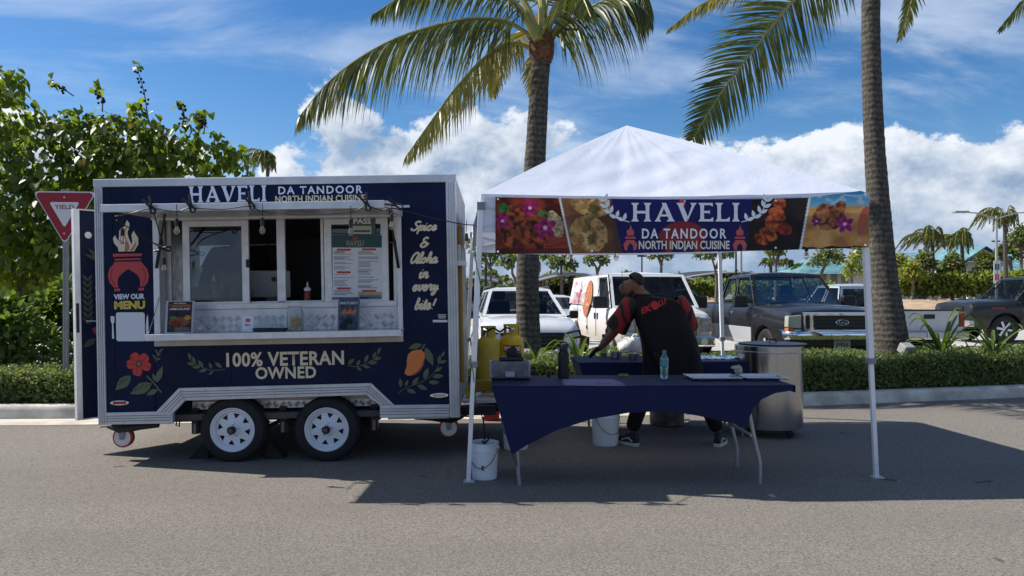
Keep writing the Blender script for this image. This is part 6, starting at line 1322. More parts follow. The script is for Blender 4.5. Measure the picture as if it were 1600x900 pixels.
mb = MB(); vs = [(-2.95, 0, 1.33)]
for k in range(5):
    for i in range(28): a = 2*math.pi*i/28; vs.append((-2.95+.37*(k+1)/5*math.cos(a), 0, 1.33+.43*(k+1)/5*math.sin(a)))
mb.add(vs, [(0, 1+i, 1+(i+1) % 28) for i in range(28)]+[(1+k*28+i, 1+k*28+(i+1) % 28, 1+(k+1)*28+(i+1) % 28, 1+(k+1)*28+i) for k in range(4) for i in range(28)]); o = mb.build('paella_picture', PAE, v); side_map(o)
for i in range(22):
    a = random.uniform(0, 6.28); r_ = math.sqrt(random.random())*.85; mb = MB(); ellipse(mb, -2.95+.37*r_*math.cos(a), 1.33+.43*r_*math.sin(a), .035, .022, .004+.001*i, 8, random.uniform(0, 3)); o = mb.build('topping', mat('topping_%d' % (i % 3), ((.6, .35, .15), (.55, .12, .06), (.62, .52, .35))[i % 3], .5), v); side_map(o)
MB().cyl((-.7, -.7, 1.15), (-.75, -.72, 2.0), .006, .003, 6).build('aerial', BLACK, v)
for s in (1, -1): MB().tube([(-.62, s*.55-.3, 1.2), (-.78, s*.55, 1.27)], .012, 6).build('wiper', BLACK, v)
# --- black pickup with silver flanks
def pickup(name, label, px, Y, phi, m, W_, hood, cab_, bed, zb, zr, r, sides, low=None, glass=None, deck=None):
    v = place(name, label, 'pickup truck', px, Y, phi); ws = [(-.98, r), (-(bed-1.15), r)]
    vbody([(0, .50, zb-.16, .90, .03), (-.05, .44, zb-.08, .955, .04), (-.3, .42, zb-.03, .985, .06), (-hood+.1, .42, zb+.02, 1.0, .05), (-hood-.25, .42, zb+.03, 1.0, .0), (-cab_, .44, zb+.04, 1.0, 0), (-cab_-.03, .44, zb+.04, 1.0, -.02), (-bed+.08, .5, zb+.05, 1.0, -.02), (-bed, .55, zb+.04, .985, -.02)], W_, m, v, ws)
    cabin(v, m, dict(xfb=-hood, xfr=-hood-.62, xrr=-cab_+.22, xrb=-cab_+.03, zb=zb+.01, zbr=zb+.03, zr=zr, wb=W_/2*.90, wr=W_/2*.74, sides=sides), glass); wheels(v, W_, ws, .27); seats(v, -hood-1.35, zb-.12)
    if low:
        for s in (1, -1):
            for x0, x1 in ((-.98-r-.16, -(bed-1.15)+r+.10), (-(bed-1.15)-r-.12, -bed+.06)): MB().box(min(x0, x1), max(x0, x1), s*W_/2-.025 if s > 0 else -W_/2-.006, s*W_/2+.006 if s > 0 else -W_/2+.025, .45, .78).build('lower_flank', low, v, bevel=.01)
    for s in (1, -1):
        yb = s*(W_/2*.998)
        for x in (-hood-.05, -hood-1.15, -cab_-.01): seam(v, [(x, yb, .55), (x, yb, zb-.08), (x, yb*.94, zb)], .006)
        MB().box(-hood-1.08, -hood-.92, yb-.015, yb+.015, zb-.17, zb-.11).build('door_handle', CHROME if low else BLACK, v, bevel=.008)
    if deck: MB().box(-bed+.06, -cab_-.08, -W_/2+.12, W_/2-.12, zb+.03, zb+.045).build('bed_cover', deck, v)
    mirror(v, -hood-.25, W_/2+.02, zb+.0, BLACK, 1.25); return v
v = pickup('black_pickup', 'black pickup truck with silver lower flanks and chrome grille facing out', 1313, 13.05, 5, BCAR, 1.98, 1.5, 3.6, 5.9, 1.19, 1.83, .39, [(.03, .52, True), (.56, .96, True)], SILV, {'side': CGLASS, 'rear': CGLASS}, mat('bed_liner', (.015, .015, .015), .8))
fpanel('grille', CHROME, [(-.70, 1.11), (.70, 1.11), (.68, .80), (.56, .75), (-.56, .75), (-.68, .80)], -.06, .035, .02); fpanel('grille_mesh', GRL, [(-.52, 1.05), (.52, 1.05), (.50, .80), (-.50, .80)], .035, .04)
for z in (.86, .925, .99): fpanel('grille_bar', mat('grille_bar_black', (.025, .025, .027), .4), [(-.51, z+.018), (.51, z+.018), (.51, z-.018), (-.51, z-.018)], .04, .055)
for s in (1, -1): fpanel('grille_side_slot', GRL, [(s*.58, 1.05), (s*.66, 1.05), (s*.65, .82), (s*.58, .81)], .035, .04); fpanel('headlight', mat('lamp_hazy', (.40, .42, .36), .12, .2), [(s*.72, 1.06), (s*.96, 1.04), (s*.97, .84), (s*.72, .82)], -.14, .012, .015); fpanel('indicator', AMB, [(s*.87, .825), (s*.965, .825), (s*.965, .73), (s*.87, .73)], -.14, .010, .01); fpanel('side_light', HL, [(s*.72, .80), (s*.86, .80), (s*.86, .72), (s*.72, .72)], -.14, .010, .01)
fpanel('badge', mat('badge_blue', (.05, .06, .08), .2, .5), [(.115*math.cos(a), .925+.048*math.sin(a)) for a in np.linspace(0, 6.02, 24)], .055, .068); MB().tube([(.069, .115*math.cos(a), .925+.048*math.sin(a)) for a in np.linspace(0, 6.28, 26)], .008, 6, False).build('badge_rim', CHROME, v, True)
MB().tube([(.068, y, .92+.014*math.sin(y*90)) for y in np.linspace(-.07, .07, 18)], .006, 5).build('badge_script', CHROME, v)
mb = MB(); prf = [(.0, .79), (.13, .77), (.16, .71), (.13, .63), (.0, .61)]; vs = []
for y, dx in ((-1.0, -.30), (-.96, -.12), (-.80, -.02), (0, .02), (.80, -.02), (.96, -.12), (1.0, -.30)): vs += [(x+dx, y, z) for x, z in prf]
mb.add(vs, [(i*5+j, i*5+j+1, (i+1)*5+j+1, (i+1)*5+j) for i in range(6) for j in range(4)]); mb.build('bumper', CHROME, v, True, ang=50)
def plate(v, x, y, z, txt, face=1, w=.30, h=.15):
    o = MB().box(min(x, x+face*.01), max(x, x+face*.01), y-w/2, y+w/2, z-h/2, z+h/2).build('number_plate', PLATE, v); t_ = fit_text(txt, -w*.40, w*.40, -.04, .04, 0, mat('plate_ink', (.05, .07, .06), .5), o, .02); t_.matrix_local = Matrix.Translation((x+face*.016, y, z)) @ Matrix.Rotation(R(90)*face, 4, 'Z'); return o
fpanel('valance_panel', BLACK, [(-.85, .62), (.85, .62), (.75, .34), (-.75, .34)], -.15, -.02); plate(v, .0, .03, .53, '5956')
fpanel('fender_badge', CHROME, [(0, 0), (0, .01), (.01, .01)], -.9, -.89) if False else None
for s in (1, -1): MB().box(-1.42, -1.22, s*.992-.008, s*.992+.008, .98, 1.03).build('fender_badge', CHROME, v)
for s in (1, -1): MB().tube([(-1.42, s*.4-.25, 1.245), (-1.55, s*.4+.15, 1.27)], .011, 6).build('wiper', BLACK, v)
MB().cyl((-1.3, -.8, 1.2), (-1.33, -.8, 2.0), .006, .003, 6).build('aerial', BLACK, v)
# --- silver pickup seen from behind, black pickup side-on, far cars
v = pickup('silver_pickup', 'silver pickup truck with its tailgate towards us, right of the palm', 1254, 21.96, 187, SILV, 1.75, 1.35, 3.3, 5.5, 1.02, 1.66, .36, [(.03, .5, True), (.54, .96, True)], None, {'side': TINT, 'rear': TINT}, mat('bed_liner', (.015, .015, .015), .8))
fp = lambda nm, m, pts, x0, x1, bev=0.0: fpanel(nm, m, pts, x0, x1, bev)
fp('tailgate', SILV, [(-.72, 1.06), (.72, 1.06), (.72, .60), (-.72, .60)], -5.52, -5.5, .008); fp('tailgate_handle', BLACK, [(-.13, .98), (.13, .98), (.13, .88), (-.13, .88)], -5.54, -5.52, .006); fp('tailgate_cap', mat('cap_dark', (.03, .03, .03), .6), [(-.78, 1.09), (.78, 1.09), (.78, 1.062), (-.78, 1.062)], -5.54, -5.48)
for s in (1, -1): fp('tail_lamp', RLAMP, [(s*.745, 1.04), (s*.86, 1.04), (s*.86, .70), (s*.745, .70)], -5.53, -5.46, .01)
MB().box(-5.68, -5.5, -.86, .86, .42, .60).build('rear_bumper', mat('bumper_chrome_dull', (.5, .5, .5), .25, 1.0), v, bevel=.03); plate(v, -5.685, 0, .52, 'TE5 872', -1, .32, .13)
v = pickup('black_crew_pickup', 'black crew cab pickup parked side-on at the right edge', 1487, 22.3, 270, BCAR, 2.0, 1.35, 3.75, 5.9, 1.24, 1.92, .42, [(.06, .48, True), (.53, .94, True)], None, {'side': glassmat('ram_side_glass', (.28, .31, .32), .03)}, mat('bed_liner', (.015, .015, .015), .8))
for s in (1, -1): MB().box(-1.75, -1.5, s*.998-.008, s*.998+.008, .93, 1.03).build('door_badge', ALU2, v); MB().box(-.95, -.6, s*.99-.006, s*.99+.006, 1.02, 1.06).build('fender_stripe', RLAMP, v)
MB().box(-4.0, -1.5, -1.06, -.9, .36, .42).build('step_rail', BLACK, v); fpanel('grille', GRL, [(-.6, 1.1), (.6, 1.1), (.55, .7), (-.55, .7)], -.05, .03, .02); fpanel('bumper_bar', CHROME, [(-.95, .68), (.95, .68), (.95, .5), (-.95, .5)], -.1, .06, .02)
def far_car(name, label, px, Y, phi, m, H=1.42, cat='car'):
    v = place(name, label, cat, px, Y, phi); W_ = 1.78; ws = [(-.85, .32), (-3.5, .32)]; b = H*.63
    vbody([(0, .36, b-.22, .80, .02), (-.1, .28, b-.1, .93, .03), (-.9, .24, b, 1.0, .03), (-3.6, .26, b+.03, 1.0, 0), (-4.3, .36, b-.02, .9, 0)], W_, m, v, ws); cabin(v, m, dict(xfb=-1.0, xfr=-1.7, xrr=-3.3, xrb=-4.0, zb=b, zr=H-.04, wb=.80, wr=.58, sides=[(.04, .48, True), (.52, .94, True)])); wheels(v, W_, ws); mirror(v, -1.25, .86, b, m, .8)
    for s in (1, -1): mb = MB(); mb.box(-.12, .0, s*.62-.14, s*.62+.14, b-.24, b-.14); mb.build('headlight', HL, v, bevel=.02)
    mb = MB(); mb.box(-.02, .015, -.35, .35, b-.34, b-.2); mb.build('grille', GRL, v); return v
far_car('white_sedan', 'small white car seen between the suv and the van', 884, 24.5, 10, WCAR); far_car('teal_sedan', 'dark teal car seen between the van and the black pickup', 1092, 25.0, 10, paint('car_teal', (.02, .05, .05), .3), 1.62); far_car('dark_wagon', 'dark car parked under the carport beyond the near suv', 768, 33, 20, BCAR, 1.8)
# ================================================================ planting
LEAFG = leafmat('hedge_leaf', (.055, .080, .026), (.20, .25, .075), .40, .5, (.30, .40, .06))
def undul(x, y): return .035*math.sin(x*1.7+y)+.03*math.sin(x*3.9-y*2.1)+.02*math.sin(y*4.3+x)
def hedge(name, label, x0, x1, n, depth, topz, skip=None):
    h = thing(name, label, 'hedge', ((x0+x1)/2, kerbY((x0+x1)/2)+.25, .12)); o0 = Vector(h.location)
    mb = MB(); k = int((x1-x0)/.25); m = 8; vs = []
    for i in range(k+1):
        x = x0+(x1-x0)*i/k; yb = kerbY(x)+.25
        vs.append((x-o0.x, yb+.03-o0.y, .10-o0.z))
        for j in range(m): y = yb+.05+(depth-.1)*j/(m-1); vs.append((x-o0.x, y-o0.y, topz(x, y)-.05-o0.z))
        vs.append((x-o0.x, yb+depth-o0.y, .10-o0.z))
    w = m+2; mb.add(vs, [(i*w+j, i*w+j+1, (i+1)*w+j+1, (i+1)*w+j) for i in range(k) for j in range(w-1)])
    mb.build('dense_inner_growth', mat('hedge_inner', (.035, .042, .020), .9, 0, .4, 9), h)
    nf = int(n*.42); X = rng.uniform(x0, x1, n); pos = np.zeros((n, 3)); nrm = np.zeros((n, 3))
    for i in range(n):
        x = X[i]; yb = kerbY(x)+.25
        if i < nf:
            z = .13+(topz(x, yb)-.13)*rng.random()**.85; pos[i] = (x, yb+rng.uniform(-.05, .06)+.02*math.sin(x*5), z); nrm[i] = (0, -1, .35)
        else:
            y = yb+depth*rng.random()**1.3; pos[i] = (x, y, topz(x, y)+rng.uniform(-.05, .03)); nrm[i] = (0, -.2, 1)
    nrm += rng.normal(size=(n, 3))*.75; d = rdirs(n, .3)
    leafcloud('foliage', pos-np.array(o0), d, nrm, rng.uniform(.03, .055, n), LEAFG, 'oval', h)
    for i in range(14): x = rng.uniform(x0+.1, x1-.1); MB().tube([(x-o0.x, kerbY(x)+.3-o0.y, 0), (x-o0.x+.03, kerbY(x)+.3-o0.y, .3)], .007, 5).build('stem', mat('stem_brown', (.06, .04, .025), .9), h)
    return h
tz = lambda x, y: .50+undul(x, y)*.6
tzr = lambda x, y: .56+undul(x, y)*.7-.045*(y-kerbY(x))
hedge('clipped_hedge', 'clipped green hedge along the kerb at the left of the trailer', -8.2, -3.0, 15000, .9, tz)
hedge('low_hedge', 'low clipped hedge and ground cover along the kerb behind the tent', -1.0, 9.6, 44000, 3.0, tzr)
def blobs_pts(blobs, n, shell=.55):
    """points in ellipsoids given as (cx,cy,cz,rx,ry,rz)"""
    B_ = np.array(blobs, float); vol = B_[:, 3]*B_[:, 4]+B_[:, 3]*B_[:, 5]; idx = rng.choice(len(B_), n, p=vol/vol.sum())
    d = rdirs(n); r = rng.uniform(shell, 1.0, n)**.7; pos = B_[idx, :3]+d*B_[idx, 3:]*r[:, None]; return pos, d
def pxblobs(L, Y, k=1.0, dy=1.0): 
    out = []
    for t in L: x, y, r = t[:3]; yy = Y+(t[3] if len(t) > 3 else 0); q = P(x, y, yy); rr = r/FPX*yy*k; out.append((q.x, q.y, q.z, rr, rr*dy, rr))
    return out
BARK = mat('bark_grey', (.13, .11, .085), .9, 0, .35, 9, .7, 22, stretch=(1, 1, .3))
# --- big heart-leaved tree at the left
TREE_L = leafmat('heart_leaf', (.022, .045, .011), (.135, .20, .027), .5, .4, (.34, .46, .02))
t = thing('heart_leaf_tree', 'broad tree with large heart shaped leaves behind the trailer', 'tree', (-9.0, 12.6, .0)); o0 = np.array(t.location)
bl = pxblobs([(5, 185, 62), (-50, 230, 80), (70, 262, 66), (130, 228, 52), (190, 220, 46), (178, 262, 60), (245, 232, 46), (290, 225, 34), (330, 250, 36), (362, 240, 22), (378, 262, 18), (238, 268, 50), (300, 268, 40), (45, 345, 78), (110, 385, 62), (0, 395, 78), (120, 310, 70), (-40, 330, 90), (70, 430, 48), (150, 430, 40), (225, 200, 24), (212, 170, 14), (300, 195, 18), (120, 190, 24), (95, 200, 22), (345, 215, 15), (310, 178, 10), (0, 130, 28), (20, 120, 18), (160, 190, 22)], 12.6, .94, 1.5)
pos, d = blobs_pts(bl, 5700, .30); d2 = d*.7+np.array([0, 0, -1.0])+rng.normal(size=d.shape)*.35; nr = d+rng.normal(size=d.shape)*.5+np.array([0, -.2, .5])
sz = rng.uniform(.08, .17, len(pos))
order = np.argsort(pos[:, 1]); near = order[:220]; rest = order[220:]
stuff(leafcloud('crown', pos[rest]-o0, d2[rest], nr[rest], sz[rest], TREE_L, 'heart', t))
proto = leafcloud('leaf', np.zeros((1, 3)), np.array([[1., 0, 0]]), np.array([[0, 0, 1.]]), [1.0], TREE_L, 'heart', t); D_, S_, W3 = frames(d2[near], nr[near])
for i, k in enumerate(near):
    o = proto if i == 0 else proto.copy()
    if i: COL.objects.link(o); o.parent = t
    M = Matrix(((D_[i][0], S_[i][0], W3[i][0], 0), (D_[i][1], S_[i][1], W3[i][1], 0), (D_[i][2], S_[i][2], W3[i][2], 0), (0, 0, 0, 1))); o.matrix_local = Matrix.Translation(Vector(pos[k]-o0)) @ M @ Matrix.Scale(float(sz[k]), 4)
yl = leafcloud('yellow_leaves', pos[:90]-o0+rng.normal(size=(90, 3))*.1, d2[:90], nr[:90], sz[:90]*.9, leafmat('yellow_leaf', (.35, .22, .02), (.45, .36, .04), .4), 'heart', t); stuff(yl)
trk = [[(28, 600), (30, 500), (34, 430), (40, 330), (20, 230)], [(46, 600), (50, 480), (66, 380), (130, 310), (210, 240), (290, 220)], [(38, 560), (20, 420), (-20, 320), (-40, 250)], [(60, 420), (110, 330), (150, 270), (160, 200)], [(130, 310), (220, 290), (320, 265)]]
for i, q in enumerate(trk):
    pts = cr([tuple(P(x, y, 12.6+.2*i)-Vector(t.location)) for x, y in q], 16); rr = np.linspace(.09 if i < 2 else .055, .018, 16); MB().tube(pts, list(rr), 8).build('trunk' if i < 2 else 'branch', BARK, t, True)
for (x0, y0, x1, y1) in ((232, 190, 214, 104), (115, 150, 78, 128), (160, 175, 155, 140), (285, 200, 283, 162), (318, 210, 318, 178)):
    a, b_ = P(x0, y0, 12.4), P(x1, y1, 12.4); a -= Vector(t.location); b_ -= Vector(t.location); MB().tube([a, (a+b_)/2+Vector((.03, 0, 0)), b_], [.012, .009, .006], 5).build('twig', BARK, t)
    mb = MB()
    for k in range(16): f = .3+.65*random.random(); q = a.lerp(b_, f)+Vector((random.uniform(-.07, .07), random.uniform(-.07, .07), random.uniform(-.05, .05))); mb.ball(tuple(q), .022, 6)
    stuff(mb.build('seed_capsules', mat('seed_dark', (.012, .008, .008), .7), t)); n = 7; pp = np.array([tuple(b_)]*n)+rng.normal(size=(n, 3))*.05; leafcloud('tip_leaves', pp, rdirs(n, -.8), rdirs(n, .5), rng.uniform(.08, .14, n), TREE_L, 'heart', t)
# --- shrubs under it
SHRUB = leafmat('shrub_leaf', (.035, .065, .014), (.15, .22, .035), .40, .4)
for i, (nm, lab, L, Y) in enumerate((('leafy_shrub', 'dense bright leaved shrub at the far left behind the hedge', [(-40, 540, 70), (20, 520, 52), (60, 545, 44), (10, 480, 24), (-20, 500, 45)], 9.7), ('leafy_shrub', 'taller shrub beside the yield sign post', [(95, 500, 40), (120, 545, 42), (80, 480, 26), (140, 480, 40), (105, 455, 24)], 10.4), ('leafy_shrub', 'shrub mostly hidden behind the trailer body', [(200, 480, 80), (300, 500, 80), (400, 510, 70)], 11.5))):
    c = P(L[0][0], 600, Y); t = thing(nm, lab, 'shrub', (c.x, Y, .12), 0, 'shrubs under the tree'); p_, d_ = blobs_pts(pxblobs(L, Y, 1, .8), 2600, .3); m_ = p_[:, 2] > .1; p_, d_ = p_[m_], d_[m_]
    stuff(leafcloud('foliage', p_-np.array(t.location), d_+rng.normal(size=d_.shape)*.5, d_+np.array([0, -.3, .8])+rng.normal(size=d_.shape)*.4, rng.uniform(.06, .12, len(p_)), SHRUB, 'oval', t))
    for k in range(4): q = P(L[k % len(L)][0], L[k % len(L)][1], Y)-Vector(t.location); MB().tube([(q.x*.5, q.y, 0), (q.x*.8, q.y, q.z*.5), tuple(q)], [.03, .02, .01], 6).build('stem', BARK, t)
# --- strap leaved lilies
STRAP = leafmat('strap_leaf', (.03, .055, .015), (.15, .21, .04), .35, .35)
def lily(px, py, Y, n, ln, label, seed):
    r = random.Random(seed); c = P(px, py, Y); t = thing('strap_leaf_lily', label, 'plant', (c.x, Y, .12), 0, 'strap leaved lilies in the bed')
    for k in range(n):
        a = 2*math.pi*k/n+r.uniform(-.3, .3); L = ln*r.uniform(.7, 1.1); up = r.uniform(.40, 1.1); m = 9; vs = []
        for i in range(m):
            s = i/(m-1); h = L*(s*.75*math.cos(up*.3)); z = L*(s*up-s*s*s*.62*(1.3-up*.5)); w = .029*(math.sin(math.pi*min(1, .18+s*.82)))**.7*(1-s*.55)+.002
            if s == 1: w = .003
            ca, sa = math.cos(a), math.sin(a); hh = h*(1.15-up*.45)
            for sg, dz in ((-1, .014), (0, 0), (1, .014)): vs.append((ca*hh-sa*w*sg, sa*hh+ca*w*sg, .38+z+dz))
        mb = MB(); mb.add(vs, [(i*3+j, i*3+j+1, (i+1)*3+j+1, (i+1)*3+j) for i in range(m-1) for j in range(2)]); mb.build('leaf', STRAP, t, True, ang=80)
    MB().lathe([(.06, 0), (.05, .25), (.03, .42)], (0, 0, 0), 10).build('leaf_base', STRAP, t, True)
lily(838, 580, 9.7, 13, .62, 'strap leaved lily at the foot of the near palm', 1); lily(905, 580, 9.9, 14, .66, 'strap leaved lily between flask and cook', 3); lily(1470, 560, 10.9, 20, 1.2, 'larger strap leaved lily right of the leaning palm', 5); lily(1552, 560, 11.0, 18, 1.15, 'strap leaved lily at the right edge of the bed', 8); lily(990, 575, 10.8, 11, .5, 'strap leaved lily behind the cook', 9)
# --- coconut palms
FROND = leafmat('palm_leaflet', (.022, .038, .009), (.11, .135, .030), .34, .42, (.30, .34, .04)); FRONDY = leafmat('palm_leaflet_yellow', (.16, .15, .03), (.36, .32, .07), .35, .35, (.45, .36, .05)); RACH = mat('frond_rib', (.30, .27, .07), .5, 0, .15, 8)
def palm_bark():
    m = bpy.data.materials.new('palm_bark'); m.use_nodes = True; T = NT(m.node_tree); tc = T.n('ShaderNodeTexCoord').outputs['Object']
    rings = T.n('ShaderNodeTexWave', {'Vector': tc, 'Scale': 3.6, 'Distortion': 2.2, 'Detail': 4.0, 'Detail Scale': 3.0}, bands_direction='Z').outputs[1]; fib = T.noise(T.vm('MULTIPLY', tc, (9, 9, 5)), 3, 6, .65)
    c = T.mix(T.mr(T.m('ADD', T.m('MULTIPLY', rings, .12), T.m('MULTIPLY', fib, .9)), .3, .85), (.040, .035, .029, 1), (.165, .148, .122, 1)); b = T.n('ShaderNodeBsdfPrincipled', {'Base Color': c, 'Roughness': .92, 'Specular IOR Level': .2})
    T.set(b.inputs['Normal'], T.n('ShaderNodeBump', {'Strength': .6, 'Distance': .018, 'Height': T.m('ADD', T.m('MULTIPLY', rings, .35), fib)}).outputs[0]); T.n('ShaderNodeOutputMaterial', {0: b.outputs[0]}); return m
PBARK = palm_bark()
def trunk(t, path, name='trunk', seed=0, ring=.075):
    r_ = random.Random(seed); pts = cr([tuple(q[0]) for q in path], 160); rad = np.interp(np.linspace(0, 1, 160), np.linspace(0, 1, len(path)), [q[1] for q in path]); L = np.cumsum(np.r_[0, np.linalg.norm(np.diff(pts, axis=0), axis=1)]); ph = 0; rr = []
    for i in range(160): f = (L[i]/ring) % 1.0; rr.append(rad[i]*(1+.035*(1-f)**2+.02*r_.uniform(-1, 1)))
    return MB().tube([Vector(p)-Vector(t.location) for p in pts], rr, 22).build(name, PBARK, t, True, ang=70)
def frond(t, path, ll, hang, n=95, m=None, fan=.0, wid=.020, start=.12, seed=0):
    """path: world points of the rib; leaflets droop by 'hang' (1 = straight down), fan: spread in the picture plane"""
    r_ = np.random.default_rng(seed); p = cr([tuple(q) for q in path], n*2); f = bpy.data.objects.new('frond', None); COL.objects.link(f); f.parent = t; loc = np.array(t.location)
    MB().tube([Vector(q-loc) for q in p[::4]], list(np.linspace(.035, .006, len(p[::4]))), 6).build('rib', RACH, f, True)
    V = []; F = []; down = np.array([0, 0, -1.0])
    for i in range(int(n*2*start), n*2, 1):
        s = i/(n*2-1); tg = p[min(i+1, n*2-1)]-p[max(i-1, 0)]; tg /= np.linalg.norm(tg)+1e-9
        side0 = np.cross(tg, down); side0 /= np.linalg.norm(side0)+1e-9; pl_ = np.cross(side0, tg)
        sg = 1 if i % 2 else -1
        L = ll*(.35+.65*math.sin(math.pi*min(1, .12+.9*s))**.8)*(1-.35*s**4)*r_.uniform(.85, 1.08)
        per = np.array([tg[2], 0, -tg[0]]); per /= np.linalg.norm(per)+1e-9     # picture-plane normal to the rib
        d0 = side0*sg*(1-fan)*.75+per*sg*fan+tg*(.35+.55*s)+down*hang*.35+r_.normal(size=3)*.06; d0 /= np.linalg.norm(d0); q = p[i].copy(); base = len(V); k = 6; w0 = wid*r_.uniform(.8, 1.15)
        wd = np.cross(d0, np.array([.3*r_.normal(), -1, .25*r_.normal()])); wd /= np.linalg.norm(wd)+1e-9
        dd = d0.copy()
        for j in range(k):
            u = j/(k-1); w = w0*(.45+.9*u if u < .35 else .77*(1-(u-.35)/.65)**.8+.02); V.append(q-wd*w-loc); V.append(q+wd*w-loc)
            dd = dd+down*hang*(.35+.25*u)*.8+r_.normal(size=3)*.02; dd /= np.linalg.norm(dd); q = q+dd*L/(k-1)
        F += [(base+2*j, base+2*j+1, base+2*j+3, base+2*j+2) for j in range(k-1)]
    mb = MB(); mb.add(V, F); me = bpy.data.meshes.new('leaflets'); me.from_pydata(mb.v, [], mb.f); me.materials.append(m or FROND); o = bpy.data.objects.new('leaflets', me); COL.objects.link(o); o.parent = f; stuff(o); finish(o, True, 80); return f
def pp(L, Y, dY=0.0): n = len(L); return [P(x, y, Y+dY*i/(n-1)) for i, (x, y) in enumerate(L)]
YP = 11.0
t = thing('coconut_palm', 'coconut palm with crown in view rising behind the tent\'s left side', 'palm tree', P(826, 560, YP).to_2d().to_3d(), 0, 'tall coconut palms in the bed'); t.location.z = .1
trunk(t, [(Vector((t.location.x, YP, .0)), .235), (P(825, 500, YP), .175), (P(825, 400, YP), .165), (P(836, 250, YP), .155), (P(843, 130, YP), .137), (P(846, 80, YP), .15)], seed=1)
MB().lathe([(.15, -.22), (.19, -.1), (.20, .06), (.15, .25), (.08, .5)], tuple(P(846, 75, YP)-Vector(t.location)), 16).build('crown_fibre', mat('palm_fibre', (.16, .075, .04), .95, 0, .5, 14, .9, 30), t, True)
for dx in (-.1, .0, .12, .05, -.06): q = P(846, 70, YP)-Vector(t.location); MB().tube([q+Vector((dx*.6, -.12+dx, 0)), q+Vector((dx*3.2, -.1+dx, .45)), q+Vector((dx*7, dx, .9))], [.07, .05, .035], 8).build('frond_stalk', RACH, t, True)
frond(t, pp([(838, 62), (795, 36), (745, 29), (690, 38), (620, 60), (560, 92), (510, 132), (468, 182)], YP, -1.0), 1.32, 1.0, 150, seed=1, wid=.019)
frond(t, pp([(836, 78), (800, 68), (760, 88), (715, 135), (675, 188), (637, 242)], YP, -1.2), .92, .85, 115, FRONDY, wid=.018, seed=2)
frond(t, pp([(852, 66), (885, 38), (930, 8), (975, -6), (1014, 22)], YP, -.4), 1.2, 1.05, 120, seed=3)
frond(t, pp([(840, 50), (790, -5), (720, -28), (650, -18), (584, 22)], YP, -.6), .85, .95, 115, seed=4)
frond(t, pp([(852, 50), (900, -40), (960, -60), (1000, -20), (1015, 40)], YP, 1.0), .8, .9, 75, seed=5)
frond(t, pp([(846, 45), (835, -60), (800, -130), (740, -150)], YP, .8), .7, .6, 70, seed=6); frond(t, pp([(848, 45), (870, -70), (920, -140), (990, -150)], YP, .5), .7, .6, 70, seed=7)
frond(t, pp([(840, 62), (815, 50), (790, 70), (775, 110), (770, 150)], YP, 1.6), .5, .6, 60, FRONDY, seed=8); frond(t, pp([(846, 78), (838, 90), (832, 115), (830, 150)], YP, 1.5), .35, .5, 50, FRONDY, seed=9); frond(t, pp([(850, 50), (880, 10), (905, -10), (925, 30)], YP, -1.6), .6, .8, 60, seed=10)
YP2 = 11.1; t = thing('coconut_palm', 'taller leaning coconut palm at the tent\'s right side, crown out of view', 'palm tree', (P(1392, 555, YP2).x, YP2, .1), 0, 'tall coconut palms in the bed')
trunk(t, [(Vector((t.location.x, YP2, .0)), .28), (P(1391, 530, YP2), .25), (P(1384, 450, YP2), .185), (P(1375, 350, YP2), .163), (P(1366, 220, YP2), .143), (P(1361, 80, YP2), .132), (P(1361, -20, YP2), .125), (P(1362, -105, YP2), .13)], seed=2)
frond(t, pp([(1356, -100), (1310, -70), (1248, -8), (1190, 62), (1130, 140), (1082, 218)], YP2, -1.0), 1.0, .22, 160, fan=.9, seed=11); frond(t, pp([(1356, -105), (1270, -70), (1170, -25), (1095, 8), (1045, 46)], YP2, -.6), .45, .6, 80, FRONDY, seed=12)
frond(t, pp([(1366, -105), (1410, -90), (1430, -40), (1422, 10), (1405, 62)], YP2, .5), .38, .35, 60, fan=.6, seed=13)
for k, L in enumerate(([(1362, -110), (1400, -200), (1480, -250), (1560, -200)], [(1362, -110), (1320, -210), (1240, -260), (1160, -220)], [(1362, -110), (1365, -230), (1380, -330), (1420, -400)])): frond(t, pp(L, YP2, .5*k), .8, .6, 70, seed=14+k)
t = thing('coconut_palm', 'coconut palm beyond the right edge with one frond tip in view', 'palm tree', (9.2, 11.9, .1), 0, 'tall coconut palms in the bed'); trunk(t, [(Vector((9.2, 11.9, 0)), .28), (Vector((9.15, 11.9, 3)), .17), (Vector((9.3, 11.9, 6.2)), .14)], seed=3); C3 = Vector((9.3, 11.9, 6.25))
frond(t, [C3, C3+Vector((-.5, -.2, .35))]+pp([(1625, -25), (1562, 46)], 11.2), .5, .5, 60, fan=.5, seed=21)
for k in range(7): a = k*.9+.2; frond(t, [C3, C3+Vector((math.cos(a)*.9, math.sin(a)*.9, .6)), C3+Vector((math.cos(a)*2.0, math.sin(a)*2.0, .4)), C3+Vector((math.cos(a)*2.8, math.sin(a)*2.8, -.6))], .8, .7, 70, seed=30+k) if abs(a-3.2) > 1.35 else None
